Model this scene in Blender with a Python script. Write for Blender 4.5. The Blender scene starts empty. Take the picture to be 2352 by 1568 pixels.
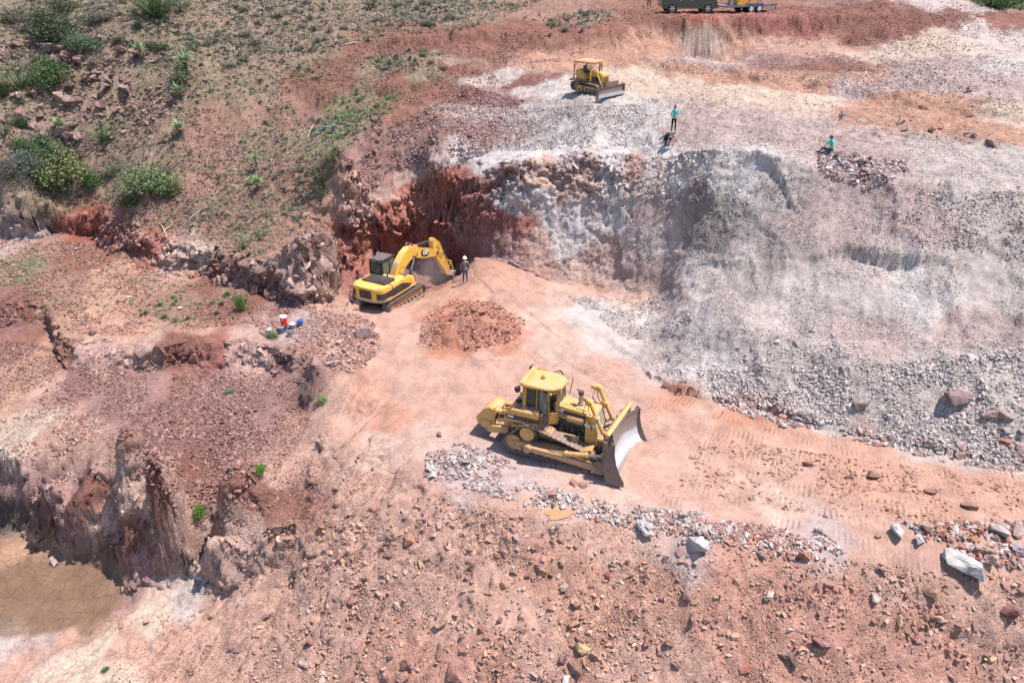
import bpy, bmesh, math, random
import numpy as np
from mathutils import Vector, Matrix, Euler

random.seed(7)
rng = np.random.default_rng(11)
R = math.radians
SC = bpy.context.scene
COL = SC.collection

# ---------------------------------------------------------------- camera, sky, sun, exposure
CAMZ = 21.0
PITCH = 27.5
cam_data = bpy.data.cameras.new('camera')
cam = bpy.data.objects.new('camera', cam_data)
COL.objects.link(cam)
cam.location = (0, 0, CAMZ)
cam.rotation_euler = (R(90 - PITCH), 0, 0)
cam_data.sensor_width = 36.0
cam_data.lens = 28.0
cam_data.clip_start = 0.2
cam_data.clip_end = 2000
SC.camera = cam

SUN = Vector((0.37, 0.0, 0.93)).normalized()
sun_el = math.asin(SUN.z)
sun_az = math.atan2(SUN.x, SUN.y)          # clockwise from +y
world = bpy.data.worlds.new('World')
SC.world = world
world.use_nodes = True
wn = world.node_tree
wn.nodes.clear()
sky = wn.nodes.new('ShaderNodeTexSky')
sky.sky_type = 'NISHITA'
sky.sun_disc = False
sky.sun_elevation = sun_el
sky.sun_rotation = sun_az
sky.altitude = 1500
sky.air_density = 1.0
sky.dust_density = 1.5
bg = wn.nodes.new('ShaderNodeBackground')
bg.inputs['Strength'].default_value = 0.15
wo = wn.nodes.new('ShaderNodeOutputWorld')
wn.links.new(sky.outputs[0], bg.inputs['Color'])
wn.links.new(bg.outputs[0], wo.inputs['Surface'])

sl = bpy.data.lights.new('sun', 'SUN')
sl.energy = 4.3
sl.angle = R(0.53)
sl.color = (1.0, 0.955, 0.90)
so = bpy.data.objects.new('sun', sl)
COL.objects.link(so)
so.location = (20, 20, 60)
so.rotation_euler = SUN.to_track_quat('Z', 'Y').to_euler()

SC.view_settings.view_transform = 'Standard'
SC.view_settings.look = 'None'
SC.view_settings.gamma = 1
SC.view_settings.exposure = 0.86
SC.view_settings.use_curve_mapping = False
SC.render.engine = 'CYCLES'
SC.cycles.max_bounces = 5
SC.cycles.diffuse_bounces = 3
SC.cycles.use_denoising = True

# ---------------------------------------------------------------- where things stand in the quarry
C30, S30 = math.cos(R(PITCH)), math.sin(R(PITCH))
FP = 28.0 / 36 * 2352
def ray(px, py):
    X = (px - 1176) / FP
    Y = -(py - 784) / FP
    return Vector((X, C30 + Y * S30, -S30 + Y * C30))
def at(px, py, z=0.0):
    d = ray(px, py)
    t = (z - CAMZ) / d.z
    return (d.x * t, d.y * t)
def proj(x, y, z):
    """world -> survey sheet coordinates (2352 wide)"""
    dz = z - CAMZ
    dep = y * C30 - dz * S30
    up = y * S30 + dz * C30
    dep = np.where(dep < 0.5, 0.5, dep)
    return 1176 + FP * x / dep, 784 - FP * up / dep

def srgb(r, g=None, b=None, k=1.0):
    if g is None: r, g, b = r
    f = lambda c: ((c / 255.0) / 12.92 if c <= 10.3 else (((c / 255.0) + 0.055) / 1.055) ** 2.4) * k
    return (f(r), f(g), f(b))

# ---------------------------------------------------------------- noise
def _h(*a):
    n = np.zeros_like(a[0], dtype=np.uint32)
    for i, v in enumerate(a):
        n ^= (v.astype(np.int64) & 0xffffffff).astype(np.uint32) * np.uint32((0x9E3779B1, 0x85EBCA77, 0xC2B2AE3D, 0x27D4EB2F)[i])
        n ^= n >> np.uint32(15); n *= np.uint32(0x2C1B3C6D)
    n ^= n >> np.uint32(12); n *= np.uint32(0x297A2D39); n ^= n >> np.uint32(15)
    return n.astype(np.float32) / np.float32(4294967295.0)
def vn2(x, y, seed=0):
    xi = np.floor(x); yi = np.floor(y)
    fx = x - xi; fy = y - yi
    fx = fx * fx * (3 - 2 * fx); fy = fy * fy * (3 - 2 * fy)
    s = np.full(x.shape, seed, dtype=np.int64)
    xi = xi.astype(np.int64); yi = yi.astype(np.int64)
    a = _h(xi, yi, s); b = _h(xi + 1, yi, s); c = _h(xi, yi + 1, s); d = _h(xi + 1, yi + 1, s)
    return (a + (b - a) * fx + (c - a) * fy + (a - b - c + d) * fx * fy) * 2 - 1
def fbm(x, y, sc, octv=4, seed=0, gain=0.5):
    x = x / sc; y = y / sc
    t = 0; amp = 1.0; tot = 0
    for o in range(octv):
        t = t + amp * vn2(x, y, seed + o * 17)
        tot += amp; amp *= gain
        x, y = (0.8 * x - 0.6 * y) * 2.03 + 3.1, (0.6 * x + 0.8 * y) * 2.03 + 7.7
    return t / tot
def facets(x, y, z, size, seed=0):
    """chipped rock: every Voronoi cell is its own tilted plane (value about -1..1)"""
    X = x / size; Y = y / size; Z = z / size
    xi = np.floor(X).astype(np.int64); yi = np.floor(Y).astype(np.int64); zi = np.floor(Z).astype(np.int64)
    best = np.full(x.shape, 1e9, dtype=np.float32); val = np.zeros(x.shape, dtype=np.float32)
    for dx in (-1, 0, 1):
        for dy in (-1, 0, 1):
            for dz in (-1, 0, 1):
                cx = xi + dx; cy = yi + dy; cz = zi + dz
                s = np.full(x.shape, seed, dtype=np.int64)
                r1 = _h(cx, cy, cz, s); r2 = _h(cx, cy, cz, s + 1); r3 = _h(cx, cy, cz, s + 2)
                px_ = X - (cx + r1); py_ = Y - (cy + r2); pz_ = Z - (cz + r3)
                d = (px_ * px_ + py_ * py_ + pz_ * pz_).astype(np.float32)
                m = d < best
                g1 = _h(cx, cy, cz, s + 3) - .5; g2 = _h(cx, cy, cz, s + 4) - .5; g3 = _h(cx, cy, cz, s + 5) - .5
                v = (_h(cx, cy, cz, s + 6) - .5) + 1.5 * (g1 * px_ + g2 * py_ + g3 * pz_)
                val = np.where(m, v.astype(np.float32), val)
                best = np.where(m, d, best)
    return val
# ---------------------------------------------------------------- terrain control points (sheet x, sheet y, height)
LOW = [(1300,850,0),(1100,900,0),(1500,1000,0),(1200,1060,0),(1700,1100,0),(2000,1120,.05),(2352,1120,.1),(2352,1220,.05),
 (1450,760,0),(1000,780,0),(1250,720,.1),(900,730,0),(850,850,0),(930,950,-.05),(1340,690,.1),(2700,1200,.1),(1800,1180,0),(1450,700,.1),
 (860,640,-.8),(950,642,-1.5),(1025,652,-1.7),(1068,652,.35),(1130,640,.8),(1180,650,.6),(1250,660,.2),(820,690,-.2),(1130,690,.35),
 (980,1110,-.15),(1150,1160,-.15),(1300,1185,-.05),(1400,1190,0),(1600,1262,-.05),(1850,1275,0),(2100,1290,0),(2352,1320,0),(2700,1350,0),
 (1200,1568,-3.7),(1600,1568,-3.1),(2000,1568,-2.8),(2352,1568,-2.6),(1200,1350,-1.9),(1700,1400,-1.35),(2200,1420,-1.1),(1450,1400,-1.75),
 (900,1300,-2.2),(760,1200,-1.9),(850,1100,-.8),(740,1060,-.9),(760,960,-.4),(600,1400,-5),(700,1568,-5.6),(400,1480,-6.5),(900,1500,-4.0),
 (500,1568,-6.6),(250,1568,-6.8),(100,1400,-7.1),(250,1400,-7),(0,1480,-7.1),(150,1500,-6.9),(40,1330,-7.1),(330,1400,-6.6),(452,1385,-6),(553,1352,-5),
 (666,1290,-3.6),(700,1200,-2.3),(0,1230,-7),(-300,1300,-7),(-300,1600,-7),(0,1700,-7.5),(500,1900,-9),(1200,1900,-7),(2000,1900,-5.5),(2700,1800,-4),
 (650,745,.1),(780,740,.2),(700,800,0)]
MID = [(350,860,-1.3),(450,870,-1.4),(550,860,-1.3),(650,890,-1.0),(200,930,-1.8),(60,960,-2.2),(480,960,-1.8),(400,1060,-2.2),(600,1050,-1.7),(520,1140,-2.1),
 (100,1040,-2.8),(0,1000,-2.7),(0,900,-1.9),(0,800,-1.3),(100,800,-1.3),(-300,1000,-2.7),(-300,800,-1.3),(93,1117,-3.2),(194,1140,-3.2),(262,1077,-2.2),
 (331,1145,-2.3),(403,1193,-2.3),(464,1217,-2.3),(560,1230,-2.3),(640,1200,-2.1),(700,1180,-1.9),(740,1060,-.9),(760,960,-.4),(700,880,-.5),(740,830,-.1),(800,760,.1),
 (650,745,.1),(180,1000,-2.2),(190,880,-1.4)]
TER = [(500,700,.15),(300,720,0),(100,640,.4),(0,600,.6),(400,680,.25),(0,740,.1),(100,740,0),(60,660,.4),(200,770,-.1),(350,765,0),(550,765,0),(700,790,0),(760,850,-.05),
 (650,745,.1),(600,700,.4),(800,740,.15),(700,710,.3),(-300,700,.3),(200,600,.5)]
UP = [(1545,304,9.0),(1350,228,10.2),(1450,214,10.3),(1900,352,9.2),(1700,310,9.0),(1200,290,8.2),(1000,320,7.8),(1150,190,10.1),(1000,220,9.6),(900,160,10.9),
 (2352,380,9),(2000,270,10),(2352,300,10),(1800,200,10.9),(2352,180,11.8),(1600,130,11.6),(2000,120,12.0),(1600,92,12.2),(1300,100,12.2),(1600,48,13.7),(1590,14,14.45),
 (2352,100,12.4),(2352,25,14.2),(2200,35,14.1),(1950,50,13.6),(1300,20,14.2),(300,450,4),(430,170,10.6),(300,50,14.1),(100,450,4.1),(0,400,5.2),(0,200,10.1),(0,30,14.6),
 (700,30,14.2),(700,300,7.3),(650,450,4.6),(850,300,8.0),(780,400,6.3),(1000,60,13.2),(600,530,3.1),(500,540,2.5),(-300,560,2),(0,520,1.7),(150,480,2.3),(235,474,2.6),
 (343,523,2.4),(490,553,2.4),(650,585,2.7),(1600,355,9.2),(1700,345,9.1),(1790,365,9.0),(1900,385,8.9),(2100,420,8.7),(2352,440,8.6),(2700,470,8.5),(2700,200,11.5),(-300,200,10.5),(-300,40,15)]
UPW = [(-160,125,27),(0,125,25),(160,125,27),(-160,220,50),(0,220,48),(160,220,50),(-75,70,13),(-85,47,8),(85,58,10),(170,70,16),(-170,58,16)]
# stations of the steep banks: (toe x, toe y, toe z, top x, top y, top z)
BANK1 = [(-300,620,.4,-300,560,2),(0,560,.7,0,518,1.7),(150,535,.7,150,482,2.2),(225,545,.6,235,476,2.6),(260,588,.5,277,511,2.4),(330,614,.4,343,528,2.3),(410,634,.4,410,552,2.2),
 (490,655,.4,490,556,2.4),(555,665,.4,560,585,2.3),(620,695,.4,650,590,2.7),(700,712,.3,690,545,4.3),(775,690,0,748,528,4.5),(790,655,-.5,775,495,4.8),(860,630,-.8,860,445,5.4),(950,632,-1.5,950,415,5.9),
 (1030,638,-1.6,1050,400,6.7),(1075,614,-.2,1110,392,7.1),(1120,595,.9,1200,365,8.2),(1190,612,.9,1280,352,8.9),(1250,642,.3,1370,345,9.2),(1330,655,.1,1450,353,9.2),(1420,685,.05,1530,368,9.0),(1500,690,.1,1600,357,9.2),
 (1490,730,0,1650,350,9.15),(1450,770,0,1700,347,9.1),(1480,850,0,1790,368,9.0),(1560,905,0,1900,388,8.9),(1700,930,0,2000,405,8.8),(1900,985,0,2100,422,8.7),(2100,1030,.05,2230,432,8.65),(2352,1080,.1,2352,442,8.6),(2700,1150,.1,2700,472,8.5)]
BANK2 = [(-300,770,-1.2,-300,690,.2),(0,770,-1.2,0,668,.3),(60,765,-1.2,60,668,.3),(110,740,-1.0,118,690,.2),(130,830,-1.3,145,775,0),(180,885,-1.5,200,782,-.1),(280,885,-1.5,300,780,0),(350,850,-1.3,350,778,0),(450,850,-1.3,450,772,0),
 (550,840,-1.25,550,770,0),(640,862,-1.15,650,790,0),(720,880,-.7,710,815,0),(770,890,-.25,765,845,0),(800,850,-.05,800,825,0),(830,800,0,820,790,.05),(800,735,.1,790,725,.2)]
BANK3 = [(-300,1220,-7,-300,1000,-2.7),(0,1215,-7,0,1024,-2.7),(60,1235,-7,52,1054,-2.9),(100,1262,-7,93,1117,-3.1),(150,1290,-7,150,1132,-3.1),(205,1300,-7,194,1135,-3.1),(235,1330,-7,228,1070,-2.2),(262,1400,-7,262,1120,-2.4),(285,1375,-6.9,290,1110,-2.2),(331,1352,-6.6,331,1150,-2.3),
 (400,1345,-6.3,403,1198,-2.3),(440,1330,-6,440,1214,-2.3),(460,1378,-6,464,1225,-2.3),(500,1362,-5.6,505,1228,-2.3),(553,1347,-5,560,1235,-2.3),(620,1315,-4.3,620,1215,-2.1),(676,1262,-3.3,680,1180,-1.9),(715,1160,-1.9,712,1110,-1.3),(745,1050,-.9,735,1030,-.8),
 (790,950,-.35,780,940,-.35),(850,850,-.05,840,845,0),(850,790,0,835,785,.05),(815,730,.1,800,720,.2)]
# low scarps: polyline of (x,y,z) + height + fall-off behind + softness
SCARPS = [
 ([(740,120,13),(860,105,13.2),(960,92,13.4),(1060,84,13.5),(1200,66,13.9)], .9, 6, .5),
 ([(1190,88,13.2),(1300,98,13.1),(1420,80,13.4),(1560,62,13.8),(1720,66,13.8),(1860,50,14.2),(1960,40,14.5)], 1.35, 7, .7),
 ([(690,230,9.6),(800,215,9.8),(900,200,10.2),(1060,182,10.6),(1170,176,10.7)], .8, 4, .6),
 ([(1600,150,11.9),(1750,175,11.4),(1900,200,11),(2100,232,10.6),(2352,262,10.4)], .6, 5, .8),
 ([(1900,90,13.3),(2000,72,13.6),(2140,66,13.8),(2280,70,13.7)], .9, 6, .8),
 ([(1440,700,1.2),(1520,690,2),(1600,665,3.2),(1680,640,4)], .3, 2, .4),
 ([(1700,395,7.9),(1740,372,8.3),(1790,400,7.8),(1812,450,7.2),(1822,480,7)], 1.5, 1.6, .15),
 ([(1520,560,4.8),(1565,520,5.6),(1600,480,6.4),(1660,470,6.6)], 1.2, 1.6, .15),
 ([(1860,600,4.8),(1890,600,4.8),(1960,575,5.2),(2020,600,4.7),(2110,612,4.5),(2180,610,4.6),(2240,568,5.4),(2300,560,5.4),(2352,600,5)], .7, 1.6, .10),
 ([(1700,480,6.6),(1800,560,5.4),(1850,700,3.6)], .5, 1.5, .2),
 ([(1560,640,3.4),(1620,600,4.2),(1700,620,4)], .5, 1.5, .15),
]
# loose mounds: (x, y, z-of-base, half width m, half depth m, height m)
MOUNDS = [(1090,762,0,3.1,2.2,1.75),(1300,300,9.2,3.5,1.6,.5),(960,155,11.3,3,2,.9),(1080,212,10.3,2.6,1.6,.8),(1960,372,8.9,1.6,.8,.5),(1095,622,.3,1.6,1.2,.9),(2010,20,15.2,2.5,1.4,.8),
 (2130,190,11.2,4,2,.9),(1750,130,12.2,4,2.2,.6),(1980,190,11.2,4,1.8,.7),(1560,160,11.8,3,1.6,.6),(1010,700,.1,1.6,.7,.35),
 (2250,1230,0,2.2,.7,.4),(1620,1225,0,1.6,.5,.3),(1050,1060,0,1.0,.8,.3),(1950,1110,0,1.6,.35,.12),(820,765,.05,1.3,.7,.35)]

def W(p): x, y = at(p[0], p[1], p[2]); return (x, y, p[2])
def rbf(pts, lam=0.15):
    P = np.array(pts, dtype=np.float64)
    n = len(P)
    d = np.sqrt(((P[:, None, :2] - P[None, :, :2]) ** 2).sum(-1))
    K = d + lam * 0 
    K = -d
    A = np.zeros((n + 3, n + 3)); A[:n, :n] = K - np.eye(n) * lam
    A[:n, n] = 1; A[:n, n + 1:] = P[:, :2]; A[n, :n] = 1; A[n + 1:, :n] = P[:, :2].T
    b = np.zeros(n + 3); b[:n] = P[:, 2]
    w = np.linalg.solve(A, b)
    def f(x, y):
        o = np.full(x.shape, w[n]) + w[n + 1] * x + w[n + 2] * y
        for i in range(n):
            o -= w[i] * np.sqrt((x - P[i, 0]) ** 2 + (y - P[i, 1]) ** 2 + 0.6)
        return o
    return f
def rbf_fit(pts, lam=0.1):
    P = np.array(pts, dtype=np.float64)
    n = len(P)
    K = -np.sqrt(((P[:, None, :2] - P[None, :, :2]) ** 2).sum(-1) + 0.6)
    A = np.zeros((n + 3, n + 3)); A[:n, :n] = K - np.eye(n) * lam
    A[:n, n] = 1; A[:n, n + 1:] = P[:, :2]; A[n, :n] = 1; A[n + 1:, :n] = P[:, :2].T
    b = np.zeros(n + 3); b[:n] = P[:, 2]
    w = np.linalg.solve(A, b)
    def f(x, y):
        x = x.astype(np.float32); y = y.astype(np.float32)
        o = (w[n] + w[n + 1] * x + w[n + 2] * y).astype(np.float32)
        for i in range(n):
            o -= np.float32(w[i]) * np.sqrt((x - np.float32(P[i, 0])) ** 2 + (y - np.float32(P[i, 1])) ** 2 + np.float32(0.6))
        return o
    return f
def toes(b): return [W(s[:3]) for s in b]
def tops(b):
    out = []
    for s in b:
        t = W(s[:3]); z = s[5]; p = W((s[3], s[4], z))
        gap = 1.9 if (780 <= s[0] < 1180) and s[3] > 700 else (4.3 if 1180 <= s[0] < 1495 and s[3] > 1260 else 3.0 if 1110 <= s[0] < 1520 else 1.0)
        if s[5] < -1.5 or s[2] < -1.5: gap = 1.1
        if s[0] < 700: gap = .8
        while p[1] < t[1] + gap and z > s[2] + .3: z -= .1; p = W((s[3], s[4], z))
        out.append(p)
    return out
f_low = rbf_fit([W(p) for p in LOW] + toes(BANK1)[9:] + toes(BANK3))
f_mid = rbf_fit([W(p) for p in MID] + tops(BANK3) + toes(BANK2))
f_ter = rbf_fit([W(p) for p in TER] + tops(BANK2) + toes(BANK1)[:12])
f_up = rbf_fit([W(p) for p in UP] + [tuple(p) for p in UPW] + tops(BANK1))

def seg_dist(x, y, pts):
    best = np.full(x.shape, 1e9, dtype=np.float32)
    for (a, b) in zip(pts[:-1], pts[1:]):
        ax, ay = a[0], a[1]; dx, dy = b[0] - ax, b[1] - ay
        L = dx * dx + dy * dy + 1e-9
        t = np.clip(((x - ax) * dx + (y - ay) * dy) / L, 0, 1)
        d = (x - ax - t * dx) ** 2 + (y - ay - t * dy) ** 2
        best = np.minimum(best, d.astype(np.float32))
    return np.sqrt(best)
def inside(x, y, poly):
    c = np.zeros(x.shape, dtype=bool)
    n = len(poly); j = n - 1
    for i in range(n):
        xi, yi = poly[i][0], poly[i][1]; xj, yj = poly[j][0], poly[j][1]
        if yi != yj:
            m = ((yi > y) != (yj > y)) & (x < (xj - xi) * (y - yi) / (yj - yi) + xi)
            c ^= m
        j = i
    return c
def strip(x, y, bank, close):
    """0 before the toe, 1 behind the top, linear across the bank; also the across-strip mask"""
    T = [p[:2] for p in toes(bank)]; P = [p[:2] for p in tops(bank)]
    T = [(T[0][0] - 200, T[0][1])] + T; P = [(P[0][0] - 200, P[0][1])] + P
    if close == 'right':
        T.append((T[-1][0] + 200, T[-1][1])); P.append((P[-1][0] + 200, P[-1][1]))
        far = [(400, 400), (-400, 400)]
    else:
        far = [(T[-1][0], 400), (-400, 400)]
    inT = inside(x, y, T + far); inP = inside(x, y, P + far)
    dT = seg_dist(x, y, T); dP = seg_dist(x, y, P)
    w = dT / (dT + dP + 1e-4)
    w = np.where(inP, 1.0, np.where(inT, w, 0.0))
    return w.astype(np.float32), (inT & ~inP)
def smooth(w): return w * w * (3 - 2 * w)
def steep(w, a): return np.clip(0.5 + (w - 0.5) * a, 0, 1)

_SC = []; _MD = []
def height(x, y, extra=True):
    zl = f_low(x, y); zm = f_mid(x, y); zt = f_ter(x, y); zu = f_up(x, y)
    j = fbm(x, y, 2.2, 3, 5) * .22
    w3, s3 = strip(x + j, y + fbm(x, y, 1.6, 3, 9) * .35, BANK3, 'up')
    w2, s2 = strip(x + j, y + fbm(x, y, 1.5, 3, 21) * .3, BANK2, 'up')
    jx = fbm(x, y, 3.0, 4, 31) * .5; jy = fbm(x, y, 2.4, 4, 33) * .4
    tl_ = 1 - .8 * np.clip((x - 7.0) / 3.0, 0, 1)
    w1, s1 = strip(x + jx * tl_, y + jy * tl_, BANK1, 'right')
    z = zl + (zm - zl) * smooth(steep(w3, 1.25))
    z = z + (zt - z) * smooth(steep(w2, 1.3))
    tal = np.clip((x - 8.0) / 4.0, 0, 1)
    k = [0, .25, .44, 1]; v = [0, .34, .375, 1]
    pr = np.interp(w1, k, v)
    p1 = smooth(steep(w1, 1.15)) * (1 - tal) + pr * tal
    z = z + (zu - z) * p1
    if not extra: return z
    for wp, h, fall, soft in _SC:
        xs = np.array([p[0] for p in wp]); ys = np.array([p[1] for p in wp])
        o = np.argsort(xs); xs = xs[o]; ys = ys[o]
        m = (x > xs[0] - 4) & (x < xs[-1] + 4)
        yy = np.interp(x, xs, ys) + fbm(x, y, 1.6, 3, int(h * 100)) * soft * 1.6
        sd = y - yy
        ends = np.clip((x - xs[0] + 1) / 3, 0, 1) * np.clip((xs[-1] - x + 1) / 3, 0, 1)
        zz = np.where(sd > 0, .3 * np.exp(-np.abs(sd) / fall), -.7 * np.exp(-np.abs(sd) / (fall * .6)))
        zz = zz * np.clip(np.abs(sd) / soft, 0, 1) * np.clip(.85 + .7 * fbm(x, y * .2, 2.0, 2, int(h * 50)), .25, 1.2)
        z = z + np.where(m, h * zz * ends, 0)
    for cx, cy, a, b, h in _MD:
        d = np.sqrt(((x - cx) / a) ** 2 + ((y - cy) / b) ** 2) + fbm(x, y, .8, 3, 77) * .12
        z = z + h * np.clip(1 - d, 0, 1) ** 1.05 * np.where(d < 1, 1, 0)
    return z, w1, s1, w2, s2, w3, s3

def on_ground(pts):
    P = np.array([p[:2] for p in pts], float); n = len(P)
    X = (P[:, 0] - 1176) / FP; Y = -(P[:, 1] - 784) / FP
    dx, dy, dz = X, C30 + Y * S30, -S30 + Y * C30
    T = np.linspace(24, 100, 380)[None, :]
    x = dx[:, None] * T; y = dy[:, None] * T; r = CAMZ + dz[:, None] * T
    below = height(x.ravel(), y.ravel(), False).reshape(x.shape) >= r
    k = np.argmax(below, 1)
    i = np.arange(n); return [(float(x[a, b]), float(y[a, b])) for a, b in zip(i, k)]
for pl, h, fall, soft in SCARPS: _SC.append((on_ground(pl), h, fall, soft))
for q, m_ in zip(on_ground(MOUNDS), MOUNDS): _MD.append((q[0], q[1], m_[3], m_[4], m_[5]))
def axis(segs):
    out = [segs[0][0]]
    for a, b, d0, d1 in segs:
        p = a
        while p < b - 1e-6:
            t = (p - a) / (b - a)
            p = min(b, p + d0 + (d1 - d0) * t)
            out.append(p)
    return np.array(out, dtype=np.float64)
GX = axis([(-180, -60, 6, .8), (-60, -30, .5, .12), (-30, 28, .085, .085), (28, 60, .12, .5), (60, 180, .8, 6)])
GY = axis([(-10, 14, 1.5, .3), (14, 18, .2, .095), (18, 24, .11, .10), (24, 32, .06, .06), (32, 39, .095, .095), (39, 45, .09, .07), (45, 49, .07, .045), (49, 54, .045, .045), (54, 95, .10, .36), (95, 280, .5, 8)])
XX, YY = np.meshgrid(GX, GY)
sh = XX.shape
gx, gy = XX.ravel(), YY.ravel()
gz, w1, s1, w2, s2, w3, s3 = height(gx, gy)
gz = gz.astype(np.float64)
# zones for roughness
spx, spy = proj(gx, gy, gz)
mud_c = at(85, 1368, -7.05)
mud_d = np.sqrt(((gx - mud_c[0]) / 4.5) ** 2 + ((gy - mud_c[1]) / 2.45) ** 2) + fbm(gx, gy, 2, 2, 3) * .1
mud = np.clip((1.05 - mud_d) / .25, 0, 1) * (gz < -5.5)
gz = gz * (1 - mud) + (-7.05) * mud
upz = np.clip((w1 - .9) / .1, 0, 1)
hill = upz * (1 - np.clip((gx + 9 + (gy - 51) * -.05 + fbm(gx, gy, 5, 2, 8) * 3) / 3, 0, 1))
floor_m = np.clip(1 - w1 * 20, 0, 1) * np.clip(1 - w3 * 20, 0, 1) * np.clip((gz + .35) / .3, 0, 1)
fore = np.clip(1 - w1 * 20, 0, 1) * np.clip(1 - w3 * 10, 0, 1) * (1 - floor_m) * (1 - mud)
strip_any = np.maximum(np.maximum(s1 * 1., s2 * 1.), s3 * 1.)
n1 = fbm(gx, gy, 6, 3, 40); n2 = fbm(gx, gy, 1.3, 4, 50); n3 = fbm(gx, gy, .45, 3, 60)
amp_m = .22 * hill + .13 * upz * (1 - hill) + .05 * floor_m + .12 * fore + .2 * strip_any
gz += amp_m * n1 * 1.2 * (1 - mud)
gz += (.16 * hill + .10 * upz * (1 - hill) + .03 * floor_m + .09 * fore + .06 * strip_any + .05) * n2 * (1 - mud)
gz += (.06 * hill + .05 * upz + .012 * floor_m + .05 * fore + .08 * strip_any + .02) * n3 * (1 - mud)
# levelled standing place for the parked vehicles
_lv = np.clip((gx - 8) / 3, 0, 1) * np.clip((33 - gx) / 3, 0, 1) * np.clip((gy - 75.2) / .8, 0, 1) * np.clip((91 - gy) / 3, 0, 1)
gz = gz * (1 - _lv) + (14.1 + n3 * .05) * _lv
_lc = np.clip((gx - 8) / 3, 0, 1) * np.clip((33 - gx) / 3, 0, 1) * (gy > 71.5) * (gy < 91)
gz = np.where((_lc > 0) & (gz > 14.1), gz * (1 - _lc) + (14.1 + n3 * .05) * _lc, gz)
# grader lines along the upper bench
gz += upz * (1 - hill) * .035 * vn2((gy + gx * .12 + n1 * 1.2) / .5, gx / 9, 96)
# erosion rills down the near spoil bank (run towards the mud hole)
rx = gx * .80 - gy * .60 + fbm(gx, gy, 3, 3, 91) * .8
r1 = 1 - np.abs(vn2(rx / 1.1, (gx * .6 + gy * .8) / 7, 93)); r2 = 1 - np.abs(vn2(rx / .45, (gx * .6 + gy * .8) / 3, 94))
rill_a = np.clip((1180 + (spy - 1300) * .3 - spx) / 250 + .45, .25, 1)
gz -= fore * rill_a * (.22 * np.clip(r1 - .78, 0, 1) / .22 + .08 * np.clip(r2 - .8, 0, 1) / .2)
# gullies in the grey talus
tz = s1 * np.clip((gx - 6.2) / 2.5, 0, 1)
gz += tz * (.30 * (1 - np.abs(vn2((gx + gy * .35) / 2.6 + n2 * .5, gy / 8, 95))) ** 2 + .10 * (1 - np.abs(vn2((gx - gy * .2) / .8 + n2 * .6, gy / 4, 97))) ** 2)
# dozed ruts on the floor: distance to the haul path
PATH = [at(*p) for p in [(1150,700,0),(1260,780,0),(1400,880,0),(1620,985,0),(1900,1070,0),(2352,1175,0),(2800,1240,0)]]
def path_coord(x, y, pts):
    best = np.full(x.shape, 1e9); dd = np.zeros(x.shape); ss = np.zeros(x.shape); acc = 0
    for a, b in zip(pts[:-1], pts[1:]):
        dx, dy = b[0] - a[0], b[1] - a[1]; L = math.hypot(dx, dy)
        t = ((x - a[0]) * dx + (y - a[1]) * dy) / L
        tc = np.clip(t, 0, L)
        q = (x - a[0] - tc * dx / L) ** 2 + (y - a[1] - tc * dy / L) ** 2
        m = q < best
        side = (dx * (y - a[1]) - dy * (x - a[0])) / L
        best = np.where(m, q, best); dd = np.where(m, np.sign(side) * np.sqrt(q), dd); ss = np.where(m, acc + tc, ss)
        acc += L
    return dd, ss
pd, ps = path_coord(gx, gy, PATH)
pd = pd + fbm(gx, gy, 4, 2, 71) * .3
rut = vn2(pd / .55, ps / 9, 72) + .6 * vn2(pd / .22, ps / 5, 73)
gz += floor_m * np.clip(1.3 - np.abs(pd) / 7, 0, 1) * rut * .075
# facets push the rock faces out along their normals
Z2 = gz.reshape(sh)
dzy, dzx = np.gradient(Z2, GY, GX)
nrm = np.stack([-dzx.ravel(), -dzy.ravel(), np.ones(gx.size)], 1)
slope = np.sqrt(nrm[:, 0] ** 2 + nrm[:, 1] ** 2)
nrm /= np.linalg.norm(nrm, axis=1)[:, None]
vx, vy, vz = gx.copy(), gy.copy(), gz.copy()
rock = np.clip((slope - .55) / .7, 0, 1) * np.where((s1 | s2 | s3), 1, .35) * (1 - mud)
soft_t = tz * .92
idx = np.nonzero((rock > .03) & (gy < 96) & (np.abs(gx) < 60))[0]
a, b, c = gx[idx], gy[idx], gz[idx]
skew = a * .5 + c * .25
f1 = facets(a + skew * .3, b, c * 1.3, 1.9, 1); f2 = facets(a, b + .3 * c, c, .75, 20); f3 = facets(a, b, c * 1.4, .32, 40)
red = ((a > -12) & (a < 1) & (b > 44)).astype(float)
disp = (f1 * np.where(a < -8, .5, np.where(a > 0, .45, .7)) + f2 * np.where(a > 0, .34, .45) + f3 * .28) * rock[idx] * (1 - soft_t[idx]) + (f2 * .05 + f3 * .07) * soft_t[idx] * rock[idx]
disp *= np.where(s2[idx] & ~s1[idx], .6 * np.clip((-10.5 - a) / 2, 0, 1), 1) * np.where(s3[idx], .6, 1)
carved = np.clip((a + 11.5) / 1.5, 0, 1) * np.clip((10 - a) / 3, 0, 1) * np.clip((np.where(a < -1, .55, .72) - w1[idx]) / .2, 0, 1) * (b > 40)
disp = disp * (1 - .72 * carved) + carved * fbm(a * 1.6, c * .35 + b * .5, .9, 4, 640) * .22
hx = nrm[idx].copy(); hx[:, 2] *= .35
vx[idx] += hx[:, 0] * disp; vy[idx] += hx[:, 1] * disp; vz[idx] += hx[:, 2] * disp + f2 * .12 * rock[idx] * (1 - soft_t[idx])
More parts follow.
